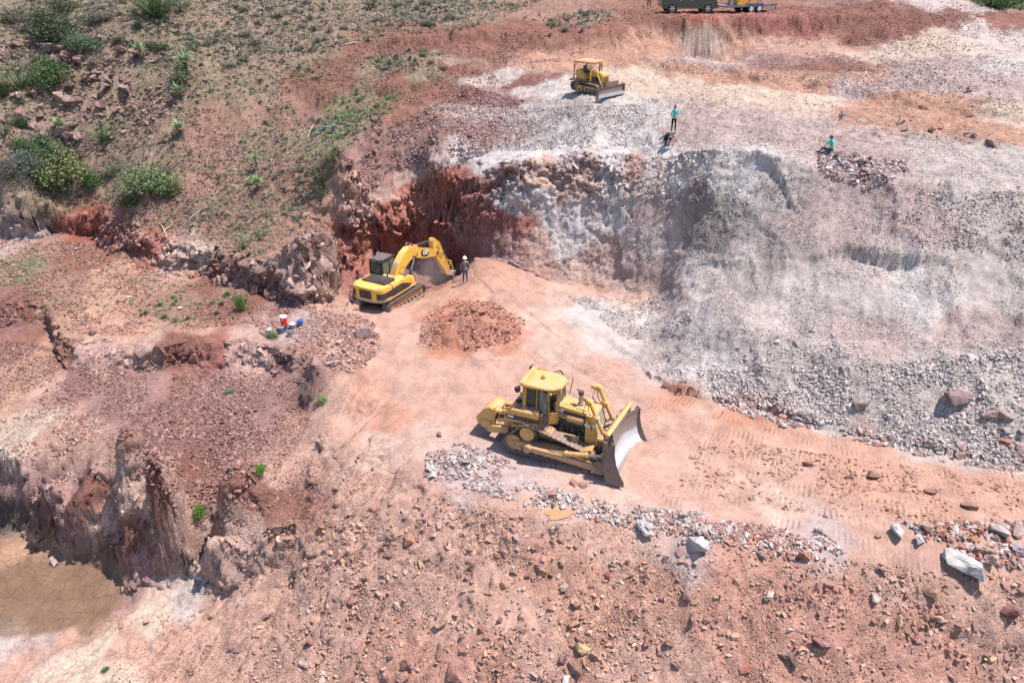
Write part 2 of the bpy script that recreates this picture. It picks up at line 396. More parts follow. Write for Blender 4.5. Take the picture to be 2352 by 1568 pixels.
# rubble relief on rough ground that is not a face
idx2 = np.nonzero((rock <= .5) & (floor_m < .5) & (mud < .1) & (gy < 94) & (np.abs(gx) < 56) & (spx > -150) & (spx < 2500) & (spy > -60) & (spy < 1700))[0]
g = facets(gx[idx2], gy[idx2], gz[idx2] * .5, .55, 80)
vz[idx2] += np.clip(g, -.3, 1) * (.10 * upz[idx2] + .07 * fore[idx2] + .05) 
# undercut: the dug recess behind the excavator bites back under the crest
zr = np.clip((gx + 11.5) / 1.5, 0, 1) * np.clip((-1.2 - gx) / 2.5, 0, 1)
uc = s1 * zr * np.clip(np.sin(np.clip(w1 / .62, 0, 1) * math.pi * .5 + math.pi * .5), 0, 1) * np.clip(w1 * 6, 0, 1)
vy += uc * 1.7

# shallow basin for the puddle
_px, _py = at(1285, 1182, -.1)
_pz = float(np.median(vz[((gx - _px) ** 2 + (gy - _py) ** 2) < .8]))
PUDZ = _pz - .02
_pd = np.sqrt(((gx - _px) / 1.0) ** 2 + ((gy - _py) / .62) ** 2)
_k = np.clip((1.25 - _pd) / .5, 0, 1)
vz = vz * (1 - _k) + (_pz - .07 + .06 * np.clip(_pd - .5, 0, 1) * 2) * _k
# height lookup for everything that stands on the ground
ZG = vz.reshape(sh)
def zf(x, y):
    x = np.asarray(x, dtype=np.float64); y = np.asarray(y, dtype=np.float64)
    i = np.clip(np.searchsorted(GX, x) - 1, 0, len(GX) - 2); j = np.clip(np.searchsorted(GY, y) - 1, 0, len(GY) - 2)
    fx = np.clip((x - GX[i]) / (GX[i + 1] - GX[i]), 0, 1); fy = np.clip((y - GY[j]) / (GY[j + 1] - GY[j]), 0, 1)
    return (ZG[j, i] * (1 - fx) * (1 - fy) + ZG[j, i + 1] * fx * (1 - fy) + ZG[j + 1, i] * (1 - fx) * fy + ZG[j + 1, i + 1] * fx * fy)
def hits(px, py):
    """where the sight line through a survey-sheet point meets the ground"""
    px = np.atleast_1d(np.asarray(px, float)); py = np.atleast_1d(np.asarray(py, float))
    X = (px - 1176) / FP; Y = -(py - 784) / FP
    dx, dy, dz = X, C30 + Y * S30, -S30 + Y * C30
    t = np.full(px.shape, 14.0); done = np.zeros(px.shape, bool)
    for k in range(900):
        st = .16
        g_ = CAMZ + dz * t - zf(dx * t, dy * t)
        done |= g_ <= 0
        t = np.where(done, t, t + np.clip(g_ * .4, .03, 1.5))
        if done.all() or t.min() > 200: break
    return dx * t, dy * t, zf(dx * t, dy * t)
def hit(px, py):
    x, y, z = hits(px, py); return Vector((float(x[0]), float(y[0]), float(z[0])))
# ---------------------------------------------------------------- ground colours (dirt and rock zone by zone, some sunlight and shadow painted in)
KA = 0.60
PINK=(206,164,146); PINKL=(214,178,162); TAN=(206,160,138); REDB=(158,112,98); REDD=(152,106,94); GREY=(203,187,178); GREYL=(217,203,195); WHT=(232,218,212)
HILL=(166,140,122); HILLR=(172,134,118); HILLG=(160,140,118); ORG=(200,154,132); CRED=(188,122,104); CREDD=(172,116,106); SHALE=(168,130,121); SHALED=(154,114,106)
FG=(211,167,149); FGR=(205,154,136); FGO=(208,158,137); LIL=(200,174,166); CREAM=(222,194,174); MUDC=(158,126,104); DUST=(216,196,186); FACE=(206,168,154)
MAUVE=(184,144,136)
ZONES = [
 (100,60,HILLG),(300,40,HILLG),(550,60,HILL),(800,40,HILL),(1050,30,HILL),(1250,30,HILLR),(60,200,HILLG),(250,180,HILL),(430,200,HILLG),(600,200,HILL),(700,130,HILL),
 (750,160,REDB),(680,200,REDB),(880,110,REDB),(1000,90,REDD),(880,160,HILLG),(960,150,HILLG),(1010,130,HILL),(60,350,HILL),(200,300,HILL),(350,320,HILL),(500,300,HILLR),(620,320,HILL),(100,450,HILLG),(250,420,HILL),(400,430,HILLR),(560,420,HILLR),
 (700,400,HILLR),(500,500,HILLR),(350,500,HILLR),(620,470,HILLR),(700,470,HILLR),(740,330,HILLG),(830,240,HILLG),(800,300,HILL),(650,260,HILLR),
 (750,200,REDB),(900,200,REDB),(1050,150,REDD),(1150,100,REDB),(1300,70,REDB),(1450,30,REDB),(1650,20,REDB),(1250,140,ORG),(1130,110,REDB),(1200,190,REDD),(1000,210,REDB),(1080,230,REDB),(900,260,REDB),(830,330,SHALE),
 (1150,190,DUST),(1250,210,GREYL),(1100,260,DUST),(1170,230,SHALE),(1200,270,GREYL),(1300,250,GREY),(1420,270,GREYL),(1050,280,SHALE),(1000,310,SHALE),(950,340,SHALE),(1100,310,MAUVE),(1180,320,LIL),(1250,310,GREYL),(1350,300,GREYL),
 (1450,320,GREYL),(1560,300,LIL),(1700,270,LIL),(1850,300,LIL),(2000,340,LIL),(2200,360,GREY),(2330,370,GREY),(1600,200,CREAM),(1700,215,CREAM),(1850,230,CREAM),(1500,200,CREAM),(1450,170,CREAM),(1330,150,ORG),(1400,180,CREAM),
 (2000,250,TAN),(2150,280,TAN),(2300,300,TAN),(2330,270,CREAM),(2200,250,ORG),(2050,240,ORG),(1850,200,ORG),(1700,180,ORG),(1550,150,ORG),(1450,120,ORG),(1600,110,CREAM),(1750,110,PINK),(1700,95,ORG),(1900,110,PINK),(1900,150,REDB),
 (2050,120,CREAM),(2150,90,CREAM),(2250,80,DUST),(2330,110,DUST),(2330,150,GREYL),(2200,150,LIL),(2100,180,LIL),(2250,200,LIL),(2000,180,PINK),(1800,150,SHALE),(1650,140,LIL),(1950,200,LIL),(2330,220,LIL),
 (1750,60,CREDD),(1600,75,CRED),(1850,70,CREDD),(1950,50,REDD),(2050,40,REDD),(2150,50,REDD),(2020,75,REDD),(2300,50,REDB),(2210,20,DUST),(2330,15,HILLG),(1400,60,REDB),(1550,50,REDB),(1500,90,ORG),(1380,50,HILL),
 # crest and main face, right half lightened in colour to stand for sunlight
 (800,420,SHALE),(850,400,SHALE),(900,370,SHALE),(880,410,MAUVE),(960,370,LIL),(1050,370,WHT),(1130,365,WHT),(1200,345,WHT),(1300,340,WHT),(1400,335,WHT),(1500,345,WHT),(950,400,PINKL),(1030,385,LIL),(880,440,FACE),(820,470,PINK),(790,500,PINK),(860,480,FACE),
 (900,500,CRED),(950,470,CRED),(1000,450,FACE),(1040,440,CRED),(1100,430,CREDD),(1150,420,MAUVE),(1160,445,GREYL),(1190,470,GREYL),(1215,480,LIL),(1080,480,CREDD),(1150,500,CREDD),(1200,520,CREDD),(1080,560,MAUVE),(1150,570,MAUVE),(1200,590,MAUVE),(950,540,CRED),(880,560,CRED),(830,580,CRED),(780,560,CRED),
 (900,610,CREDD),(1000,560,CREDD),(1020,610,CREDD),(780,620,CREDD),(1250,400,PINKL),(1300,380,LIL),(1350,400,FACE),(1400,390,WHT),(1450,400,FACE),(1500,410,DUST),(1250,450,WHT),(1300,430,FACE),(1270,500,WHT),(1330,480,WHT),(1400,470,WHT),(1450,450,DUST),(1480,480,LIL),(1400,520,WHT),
 (1250,560,PINKL),(1300,560,WHT),(1350,600,PINKL),(1400,580,PINKL),(1450,600,LIL),(1300,620,PINKL),(1500,560,DUST),(1520,620,LIL),(1350,640,PINK),(1440,640,PINKL),(1250,610,PINK),
 # grey talus
 (1560,400,GREYL),(1600,450,(168,154,146)),(1650,420,GREYL),(1700,400,WHT),(1650,500,(166,152,144)),(1600,550,(176,160,152)),(1600,620,GREYL),(1700,500,(184,170,162)),(1700,600,GREY),(1800,450,GREY),(1850,500,LIL),(1950,480,LIL),(2050,480,LIL),(2150,520,LIL),(2250,480,GREY),(2330,480,GREY),
 (1950,550,LIL),(1800,600,(178,162,154)),(1850,650,GREY),(1950,640,GREY),(2000,600,DUST),(2100,650,GREYL),(2200,620,GREY),(2300,600,GREY),(2330,700,GREY),(2000,700,GREY),(2150,700,GREYL),(1700,700,GREY),(1600,750,GREYL),(1550,700,DUST),(1500,740,GREYL),(1500,790,GREY),
 (1800,750,GREY),(2000,770,LIL),(2200,750,LIL),(2330,760,LIL),(1600,830,GREYL),(1650,870,GREYL),(1800,850,GREY),(1950,870,GREY),(2100,880,GREY),(2250,850,GREY),(2330,900,GREY),(1900,940,GREY),(2100,980,GREY),(2250,1020,GREY),(1560,870,GREYL),
 # pit floor
 (1150,640,TAN),(1130,620,ORG),(1200,680,PINK),(1300,680,PINKL),(1350,710,GREYL),(1400,720,GREYL),(1250,730,PINKL),(1300,800,PINKL),(1400,850,PINK),(1400,780,DUST),(1090,740,(196,138,118)),(1150,770,(198,142,122)),(1020,720,(198,138,114)),(1000,690,TAN),(950,760,PINK),(880,720,FG),(1000,850,PINK),(1100,850,PINK),(1200,860,PINK),
 (1040,780,(196,136,112)),(900,850,PINK),(850,880,(208,158,136)),(950,900,PINK),(1050,950,PINK),(900,960,(206,154,132)),(1000,1000,PINKL),(860,1020,PINKL),(1600,960,PINK),(1700,1000,TAN),(1850,1020,TAN),(1600,1050,PINK),(1800,1080,PINK),(2000,1060,TAN),(2000,1130,TAN),(2200,1130,TAN),(2330,1150,TAN),
 (1500,1100,PINK),(1650,1130,PINK),(1800,1160,PINKL),(2000,1190,PINK),(2200,1200,TAN),(2330,1220,PINK),(1560,900,(206,150,126)),(1700,955,(206,150,126)),(1200,1080,LIL),(1050,1060,LIL),(1300,1120,PINKL),(1450,1160,PINKL),
 # terrace and left
 (100,560,HILLR),(50,600,HILLG),(150,650,HILLR),(60,560,LIL),(200,600,REDB),(200,510,(172,102,86)),(185,490,(174,106,88)),(260,620,TAN),(240,570,CREDD),(330,570,CRED),(300,560,REDD),(400,600,FACE),(430,620,TAN),(450,590,CREAM),(480,630,REDD),(560,650,SHALE),(600,600,HILLR),(580,560,HILLR),(640,540,HILLR),(680,500,TAN),(720,490,TAN),(740,480,TAN),
 (300,700,TAN),(400,700,HILLR),(200,720,TAN),(100,700,HILLR),(500,720,REDB),(560,700,REDB),(620,720,SHALE),(680,620,FACE),(720,640,PINKL),(700,580,SHALE),(740,700,PINK),(780,740,PINK),(700,750,LIL),(600,760,FACE),(450,760,TAN),(300,765,TAN),(200,765,TAN),(750,790,PINK),(820,780,PINK),
 (60,710,REDD),(30,740,SHALED),(40,800,REDB),(60,850,TAN),(30,900,TAN),(100,900,FG),(100,820,ORG),(150,820,REDB),(200,810,FACE),(250,830,FACE),(220,850,PINK),(300,820,FACE),(340,810,FACE),(180,880,SHALED),(280,870,SHALE),(400,800,REDD),(450,810,REDD),(500,820,CREDD),(560,820,FACE),(600,830,FACE),(650,850,SHALE),(700,850,SHALE),
 (350,880,SHALE),(430,870,REDB),(500,880,SHALE),(600,900,SHALE),(680,900,SHALE),(400,950,SHALED),(500,1000,SHALED),(350,1000,SHALED),(600,980,SHALE),(450,1080,REDD),(550,1080,REDB),(350,1060,REDB),(700,960,TAN),(750,930,PINK),(700,1020,PINK),(800,1000,PINK),(650,1060,FG),
 (60,980,CREAM),(30,1000,CREAM),(120,1000,PINK),(150,1060,PINK),(120,1090,MAUVE),(200,990,PINK),(250,1040,PINK),(230,950,SHALE),(30,1060,CREAM),(50,1090,FACE),(20,1130,MAUVE),(80,1160,MAUVE),(100,1200,SHALED),(150,1180,MAUVE),(180,1230,MAUVE),(220,1150,REDD),(250,1200,FACE),(300,1150,PINKL),(300,1250,REDD),(350,1200,FACE),
 (350,1300,MAUVE),(280,1330,MAUVE),(270,1380,MAUVE),(400,1280,REDD),(420,1220,FACE),(480,1260,FACE),(470,1320,FACE),(520,1290,PINKL),(560,1280,FACE),(600,1250,PINKL),(560,1310,FACE),(640,1240,PINK),(660,1180,REDB),(620,1130,REDB),
 (100,1420,MUDC),(50,1350,MUDC),(200,1430,MUDC),(60,1270,(190,150,125)),(120,1290,(186,148,122)),(30,1310,MUDC),(260,1290,(130,104,88)),(40,1180,(110,98,92)),(80,1480,LIL),(40,1480,DUST),(150,1475,PINK),(200,1530,CREAM),(120,1545,CREAM),(60,1520,FG),(300,1470,PINK),(350,1420,CREAM),(420,1390,DUST),(380,1500,FG),(250,1560,CREAM),  # the two darkest spots carry the cliff's shadow painted into the ground colour
 # spoil bank
 (500,1400,PINK),(550,1450,FG),(700,1330,FG),(600,1350,PINK),(800,1250,FG),(850,1150,FG),(950,1150,FG),(1000,1250,FG),(900,1350,FG),(750,1450,FG),(600,1530,FG),(900,1500,FGR),(1050,1400,FG),(1100,1300,FG),(1200,1200,FG),(1250,1300,FGO),(1200,1450,FG),(1350,1400,FGO),(1100,1540,FGR),
 (1400,1250,FG),(1500,1250,PINKL),(1560,1290,LIL),(1500,1350,FGO),(1650,1400,FGR),(1500,1500,FG),(1700,1320,FGR),(1800,1400,FGR),(1800,1520,FGR),(1950,1400,FGR),(2000,1300,PINK),(1900,1240,LIL),(2100,1260,PINK),(2050,1350,PINK),(2100,1450,FGR),(2250,1400,PINK),(2300,1500,FG),(2250,1560,FGR),(2330,1350,PINK),
 (650,1080,FG),
]
_zx, _zy, _zz = hits([p[0] for p in ZONES], [p[1] for p in ZONES])
ZP = np.stack([_zx, _zy, _zz], 1)
ZC = np.array([srgb(p[2]) for p in ZONES])
def zone_colour(x, y, z, warp=1.0):
    out = np.zeros((x.size, 3), dtype=np.float32)
    CH = 60000
    for s in range(0, x.size, CH):
        a = x[s:s + CH].astype(np.float32); b = y[s:s + CH].astype(np.float32); c = z[s:s + CH].astype(np.float32)
        sc = np.clip((b - 25) / 46, .35, 1.4)
        a2 = a + warp * sc * (fbm(a, b, 1.8, 6, 301, .62) * 1.9 + fbm(a + c * .7, b, 4.5, 2, 305) * 1.0); b2 = b + warp * sc * (fbm(a, b, 1.5, 6, 302, .62) * 2.1 + fbm(a, b, 5, 2, 306) * 1.2); c2 = c + fbm(a, c + b * .4, 1.0, 3, 303) * .8
        an = np.where((b > 54) & (c > 8) & (a > -8), .28, 1.).astype(np.float32)[:, None]
        d = (a2[:, None] - ZP[None, :, 0].astype(np.float32)) ** 2 * an + (b2[:, None] - ZP[None, :, 1].astype(np.float32)) ** 2 * .6 + (c2[:, None] - ZP[None, :, 2].astype(np.float32)) ** 2 * 1.3
        w = 1.0 / (d + .12 * sc[:, None] ** 2) ** 3.4
        w /= w.sum(1)[:, None]
        out[s:s + CH] = w @ ZC.astype(np.float32)
    return out
ny, nx = sh
near = np.nonzero((spx > -300) & (spx < 2650) & (spy > -150) & (spy < 1800) & (gy > 5) & (gy < 125))[0]
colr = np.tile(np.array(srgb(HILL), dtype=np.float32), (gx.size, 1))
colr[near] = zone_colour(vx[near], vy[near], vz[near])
# dust lies on the flatter ledges of the rock faces, the steep sides keep the rock's own colour; veins and stains
vn = fbm(vx[near] * 1.0 + vz[near] * .5, vy[near] + vz[near] * .8, .9, 4, 400)
v2 = fbm(vx[near], vz[near] * 1.2 + vy[near] * .3, .35, 3, 410)
mul = 1 + .16 * vn + .12 * v2
colr[near] *= mul[:, None]
hn = hill[near]
gr = np.clip((fbm(vx[near], vy[near], 1.8, 4, 420) + .05) * 3, 0, 1) * hn * .25
colr[near] = colr[near] * (1 - gr[:, None]) + np.array(srgb(124, 122, 92), dtype=np.float32) * gr[:, None]
ss_ = s1[near] * np.clip((vx[near] + 3) / 2, 0, 1) * np.clip((14 - vx[near]) / 5, 0, 1)
wv = np.clip((facets(vx[near], vy[near], vz[near], .9, 500) + .05) * 3, 0, 1) * ss_ * .22
colr[near] = colr[near] * (1 - wv[:, None]) + np.array(srgb(150, 96, 92), dtype=np.float32) * wv[:, None]
# pale dust settles on the ledges of the faces and leaves the steep rock bare
P3 = np.stack([vx, vy, vz], 1).reshape(ny, nx, 3)
tu = np.zeros_like(P3); tv = np.zeros_like(P3)
tu[:, 1:-1] = P3[:, 2:] - P3[:, :-2]; tv[1:-1] = P3[2:] - P3[:-2]
nn_ = np.cross(tu.reshape(-1, 3), tv.reshape(-1, 3)); nzz = nn_[:, 2] / (np.linalg.norm(nn_, axis=1) + 1e-9)
led = np.where(vx[near] < 3, .45, 1) * np.clip((nzz[near] - .45) / .35, 0, 1) * np.clip(rock[near] * 1.5, 0, 1) * s1[near] * (1 - soft_t[near])
lc = np.array(srgb(222, 200, 190), dtype=np.float32)
colr[near] = colr[near] * (1 - .5 * led[:, None]) + lc * (.5 * led[:, None])
mm_ = np.clip(mud[near] * 1.5, 0, 1)[:, None] * .85
colr[near] = colr[near] * (1 - mm_) + np.array(srgb(140, 110, 90), dtype=np.float32) * mm_
colr = np.clip(colr * KA, .01, .8)

def make_mesh(name, verts, faces_idx, nper):
    me = bpy.data.meshes.new(name)
    nv = len(verts); nf = len(faces_idx) // nper
    me.vertices.add(nv); me.vertices.foreach_set('co', np.asarray(verts, dtype=np.float32).ravel())
    me.loops.add(len(faces_idx)); me.loops.foreach_set('vertex_index', np.asarray(faces_idx, dtype=np.int32))
    me.polygons.add(nf)
    me.polygons.foreach_set('loop_start', np.arange(0, nf * nper, nper, dtype=np.int32))
    me.update(calc_edges=True)
    return me
ny, nx = sh
ii = np.arange(ny * nx).reshape(sh)
quads = np.stack([ii[:-1, :-1], ii[:-1, 1:], ii[1:, 1:], ii[1:, :-1]], -1).reshape(-1)
tme = make_mesh('quarry_ground', np.stack([vx, vy, vz], 1), quads, 4)
ca = tme.attributes.new('Col', 'FLOAT_COLOR', 'POINT')
ca.data.foreach_set('color', np.concatenate([colr, np.ones((gx.size, 1), dtype=np.float32)], 1).ravel().astype(np.float32))
pa = tme.attributes.new('Path', 'FLOAT_VECTOR', 'POINT')
pm = floor_m * np.clip(1.6 - np.abs(pd) / 5.5, 0, 1)
pa.data.foreach_set('vector', np.stack([ps, pd, pm], 1).astype(np.float32).ravel())
talus = tz * (1 - np.clip((spy - 800) / 80, 0, 1) * .85)
coarse = .75 - .62 * floor_m - .18 * talus - .15 * fore
lown = fbm(gx, gy, 3.2, 4, 930)
coarse = np.clip(coarse + lown * .55 * (1 - floor_m * .6), .06, 1.1) * (1 - mud)
fa = tme.attributes.new('Coarse', 'FLOAT', 'POINT'); fa.data.foreach_set('value', coarse.astype(np.float32))
za = tme.attributes.new('Zone', 'FLOAT_VECTOR', 'POINT')
za.data.foreach_set('vector', np.stack([mud, np.maximum(rock * (1 - soft_t), 0), hill], 1).astype(np.float32).ravel())

# ---------------------------------------------------------------- materials
class NT:
    def __init__(s, name, rough=.9, spec=.2):
        s.m = bpy.data.materials.new(name); s.m.use_nodes = True
        s.t = s.m.node_tree; s.b = s.t.nodes['Principled BSDF']
        s.b.inputs['Roughness'].default_value = rough
        s.b.inputs['Specular IOR Level'].default_value = spec
    def n(s, ty, **k):
        nd = s.t.nodes.new(ty)
        for a_, v_ in k.items():
            if a_ in nd.inputs.keys(): nd.inputs[a_].default_value = v_
            else: setattr(nd, a_, v_)
        return nd
    def l(s, a_, b_): s.t.links.new(a_, b_)
    def noise(s, scale, detail=4, rough=.6, vec=None, dist=0):
        nd = s.n('ShaderNodeTexNoise'); nd.inputs['Scale'].default_value = scale; nd.inputs['Detail'].default_value = detail
        nd.inputs['Roughness'].default_value = rough; nd.inputs['Distortion'].default_value = dist
        if vec is not None: s.l(vec, nd.inputs['Vector'])
        return nd
    def math(s, op, a_, b_=None, clamp=False):
        nd = s.n('ShaderNodeMath', operation=op); nd.use_clamp = clamp
        for i_, v_ in enumerate((a_, b_)):
            if v_ is None: continue
            if isinstance(v_, (int, float)): nd.inputs[i_].default_value = v_
            else: s.l(v_, nd.inputs[i_])
        return nd.outputs[0]
    def mix(s, fac, a_, b_, bt='MIX'):
        nd = s.n('ShaderNodeMix', data_type='RGBA', blend_type=bt)
        for k_, v_ in ((0, fac), (6, a_), (7, b_)):
            if isinstance(v_, (int, float)): nd.inputs[k_].default_value = v_
            elif isinstance(v_, tuple): nd.inputs[k_].default_value = (*v_[:3], 1)
            else: s.l(v_, nd.inputs[k_])
        return nd.outputs[2]
    def ramp(s, fac, stops):
        nd = s.n('ShaderNodeValToRGB'); e = nd.color_ramp.elements
        while len(e) < len(stops): e.new(.5)
        for i_, (p_, c_) in enumerate(stops):
            e[i_].position = p_; e[i_].color = (*c_, 1) if isinstance(c_, tuple) else (c_, c_, c_, 1)
        s.l(fac, nd.inputs[0]); return nd.outputs[0]
    def bump(s, h, strength=.5, dist=.05, nrm=None):
        nd = s.n('ShaderNodeBump'); nd.inputs['Strength'].default_value = strength; nd.inputs['Distance'].default_value = dist
        s.l(h, nd.inputs['Height'])
        if nrm is not None: s.l(nrm, nd.inputs['Normal'])
        return nd.outputs[0]

g = NT('quarry_earth', .95, .12)
att = g.n('ShaderNodeAttribute', attribute_name='Col'); zo = g.n('ShaderNodeAttribute', attribute_name='Zone'); pt = g.n('ShaderNodeAttribute', attribute_name='Path')
geo = g.n('ShaderNodeNewGeometry'); pos = geo.outputs['Position']
zs = g.n('ShaderNodeSeparateXYZ'); g.l(zo.outputs['Vector'], zs.inputs[0]); mudf, rockf, hillf = zs.outputs
co_ = g.n('ShaderNodeAttribute', attribute_name='Coarse'); cof = co_.outputs['Fac']
c = att.outputs['Color']
n_a = g.noise(1.1, 6, .65, pos); n_b = g.noise(6, 5, .7, pos); n_c = g.noise(26, 3, .7, pos)
c = g.mix(1.0, c, g.ramp(n_a.outputs[0], [(.3, .80), (.7, 1.16)]), 'MULTIPLY')
c = g.mix(1.0, c, g.ramp(n_b.outputs[0], [(.3, .84), (.7, 1.14)]), 'MULTIPLY')
c = g.mix(1.0, c, g.ramp(n_c.outputs[0], [(.3, .80), (.68, 1.18)]), 'MULTIPLY')
# loose chips: every cell a slightly different stone colour
vo = g.n('ShaderNodeTexVoronoi', Scale=9.0); g.l(pos, vo.inputs['Vector'])
vr = g.n('ShaderNodeSeparateColor'); g.l(vo.outputs['Color'], vr.inputs[0])
chip = g.ramp(vr.outputs[0], [(0, .62), (.35, .92), (.7, 1.05), (1, 1.34)])
nomud = g.math('SUBTRACT', 1.0, mudf, True)
c = g.mix(g.math('MULTIPLY', cof, .8, True), c, g.mix(1.0, c, chip, 'MULTIPLY'))
vo2 = g.n('ShaderNodeTexVoronoi', Scale=21.0); g.l(pos, vo2.inputs['Vector'])
vr2 = g.n('ShaderNodeSeparateColor'); g.l(vo2.outputs['Color'], vr2.inputs[0])
c = g.mix(g.math('MULTIPLY', cof, .65, True), c, g.mix(1.0, c, g.ramp(vr2.outputs[1], [(0, .66), (.5, 1.), (1, 1.3)]), 'MULTIPLY'))
# vertical wash streaks on the rock faces
mp = g.n('ShaderNodeMapping'); mp.inputs['Scale'].default_value = (1.6, 1.6, .22); g.l(pos, mp.inputs[0])
st = g.noise(2.2, 5, .7, mp.outputs[0])
c = g.mix(g.math('MULTIPLY', rockf, .75), c, g.mix(1.0, c, g.ramp(st.outputs[0], [(.32, .76), (.5, 1.), (.7, 1.18)]), 'MULTIPLY'))
# mud cracks
mc = g.n('ShaderNodeTexVoronoi', Scale=2.2, feature='DISTANCE_TO_EDGE'); mwarp = g.noise(1.2, 4, .6, pos)
mv = g.mix(.35, pos, mwarp.outputs['Color']); g.l(mv, mc.inputs['Vector'])
crk = g.ramp(mc.outputs['Distance'], [(0, 1.), (.035, 0.)])
c = g.mix(g.math('MULTIPLY', g.math('MULTIPLY', crk, mudf), g.math('MULTIPLY', .34, g.ramp(g.noise(.5, 2, .5, pos).outputs[0], [(.5, 0.), (.62, 1.)]))), c, (.20, .15, .115))
g.l(c, g.b.inputs['Base Color'])
# relief
hgt = g.math('ADD', g.math('MULTIPLY', n_b.outputs[0], .5), g.math('MULTIPLY', n_c.outputs[0], .35))
hgt = g.math('ADD', g.math('MULTIPLY', hgt, g.math('ADD', .45, g.math('MULTIPLY', cof, .6))), g.math('MULTIPLY', g.math('MULTIPLY', g.math('SUBTRACT', 1.0, vo.outputs['Distance']), .5), cof))
hgt = g.math('ADD', hgt, g.math('MULTIPLY', g.math('MULTIPLY', g.math('SUBTRACT', 1.0, vo2.outputs['Distance']), .35), cof))
hgt = g.math('MULTIPLY', hgt, g.math('SUBTRACT', 1.0, g.math('MULTIPLY', mudf, .85)))
hgt = g.math('ADD', hgt, g.math('MULTIPLY', st.outputs[0], g.math('MULTIPLY', rockf, .45)))
ps_ = g.n('ShaderNodeSeparateXYZ'); g.l(pt.outputs['Vector'], ps_.inputs[0])
# grouser prints: short bars across each of several track lines
lane = g.math('PINGPONG', g.math('ADD', ps_.outputs[1], g.math('MULTIPLY', g.noise(.5, 2, .5, pos).outputs[0], .8)), .62)
lm = g.ramp(g.math('MULTIPLY', lane, 1.0), [(.18, 0.), (.28, 1.)])
bars = g.math('SINE', g.math('MULTIPLY', g.math('ADD', ps_.outputs[0], g.math('MULTIPLY', ps_.outputs[1], .15)), 29.0))
patch = g.ramp(g.noise(.7, 4, .7, pos).outputs[0], [(.46, 0.), (.62, 1.)])
prt = g.math('MULTIPLY', g.math('MULTIPLY', g.math('MULTIPLY', bars, lm), ps_.outputs[2]), patch)
hgt = g.math('ADD', hgt, g.math('MULTIPLY', prt, .36))
hgt = g.math('SUBTRACT', hgt, g.math('MULTIPLY', g.math('MULTIPLY', crk, mudf), .25))
g.l(g.bump(hgt, 1.0, .085), g.b.inputs['Normal'])
tme.materials.append(g.m)
ground = bpy.data.objects.new('quarry_ground', tme); COL.objects.link(ground)
ground['kind'] = 'structure'; ground['label'] = 'pink and grey quarry ground with dug rock faces and scrub hillside'
# ---------------------------------------------------------------- helpers for tagging and stones
def tag(o, label=None, cat=None, group=None, kind=None):
    if label: o['label'] = label
    if cat: o['category'] = cat
    if group: o['group'] = group
    if kind: o['kind'] = kind
    return o
def link(name, me, parent=None):
    o = bpy.data.objects.new(name, me); COL.objects.link(o)
    if parent is not None: o.parent = parent
    return o

def stone_mat(name, src):
    s = NT(name, .9, .15)
    if src == 'INST':
        a_ = s.n('ShaderNodeAttribute', attribute_name='rc'); a_.attribute_type = 'INSTANCER'; cc = a_.outputs['Color']
        s.l(cc, s.b.inputs['Base Color'])
        return s.m
    oi = s.n('ShaderNodeObjectInfo'); cc = oi.outputs['Color']
    tc = s.n('ShaderNodeTexCoord'); ob = tc.outputs['Object']
    off = s.n('ShaderNodeVectorMath', operation='ADD'); s.l(ob, off.inputs[0]); s.l(oi.outputs['Random'], off.inputs[1])
    sc_ = s.n('ShaderNodeVectorMath', operation='SCALE'); sc_.inputs['Scale'].default_value = 1.0; s.l(off.outputs[0], sc_.inputs[0])
    v = sc_.outputs[0]
    geo_ = s.n('ShaderNodeNewGeometry'); sxn = s.n('ShaderNodeSeparateXYZ'); s.l(geo_.outputs['Normal'], sxn.inputs[0])
    n1_ = s.noise(1.3, 5, .65, v); n2_ = s.noise(5, 4, .7, v); n3_ = s.noise(16, 3, .7, v)
    cc = s.mix(1.0, cc, s.ramp(n1_.outputs[0], [(.3, .68), (.7, 1.22)]), 'MULTIPLY')
    cc = s.mix(1.0, cc, s.ramp(n2_.outputs[0], [(.3, .76), (.72, 1.2)]), 'MULTIPLY')
    # pale mineral crust and iron staining in patches
    cr = s.ramp(s.noise(1.7, 4, .7, v, .6).outputs[0], [(.56, 0.), (.64, 1.)])
    cc = s.mix(s.math('MULTIPLY', cr, .45), cc, s.mix(.6, cc, (.62, .54, .50)))
    rs = s.ramp(s.noise(2.3, 3, .6, v).outputs[0], [(.6, 0.), (.7, 1.)])
    cc = s.mix(s.math('MULTIPLY', rs, .35), cc, s.mix(.6, cc, (.30, .13, .085)))
    # pale dust lodged on the upper side
    du_ = s.math('MULTIPLY', s.ramp(sxn.outputs[2], [(.25, 0.), (.9, 1.)]), s.ramp(n2_.outputs[0], [(.35, .15), (.65, .6)]))
    cc = s.mix(du_, cc, s.mix(.5, cc, (.46, .34, .29)))
    s.l(cc, s.b.inputs['Base Color'])
    h_ = s.math('ADD', n2_.outputs[0], s.math('MULTIPLY', n3_.outputs[0], .5))
    s.l(s.bump(h_, .8, .06), s.b.inputs['Normal'])
    return s.m
M_CHIP = stone_mat('loose_stone', 'INST')
M_ROCK = stone_mat('boulder_stone', 'OBJ')

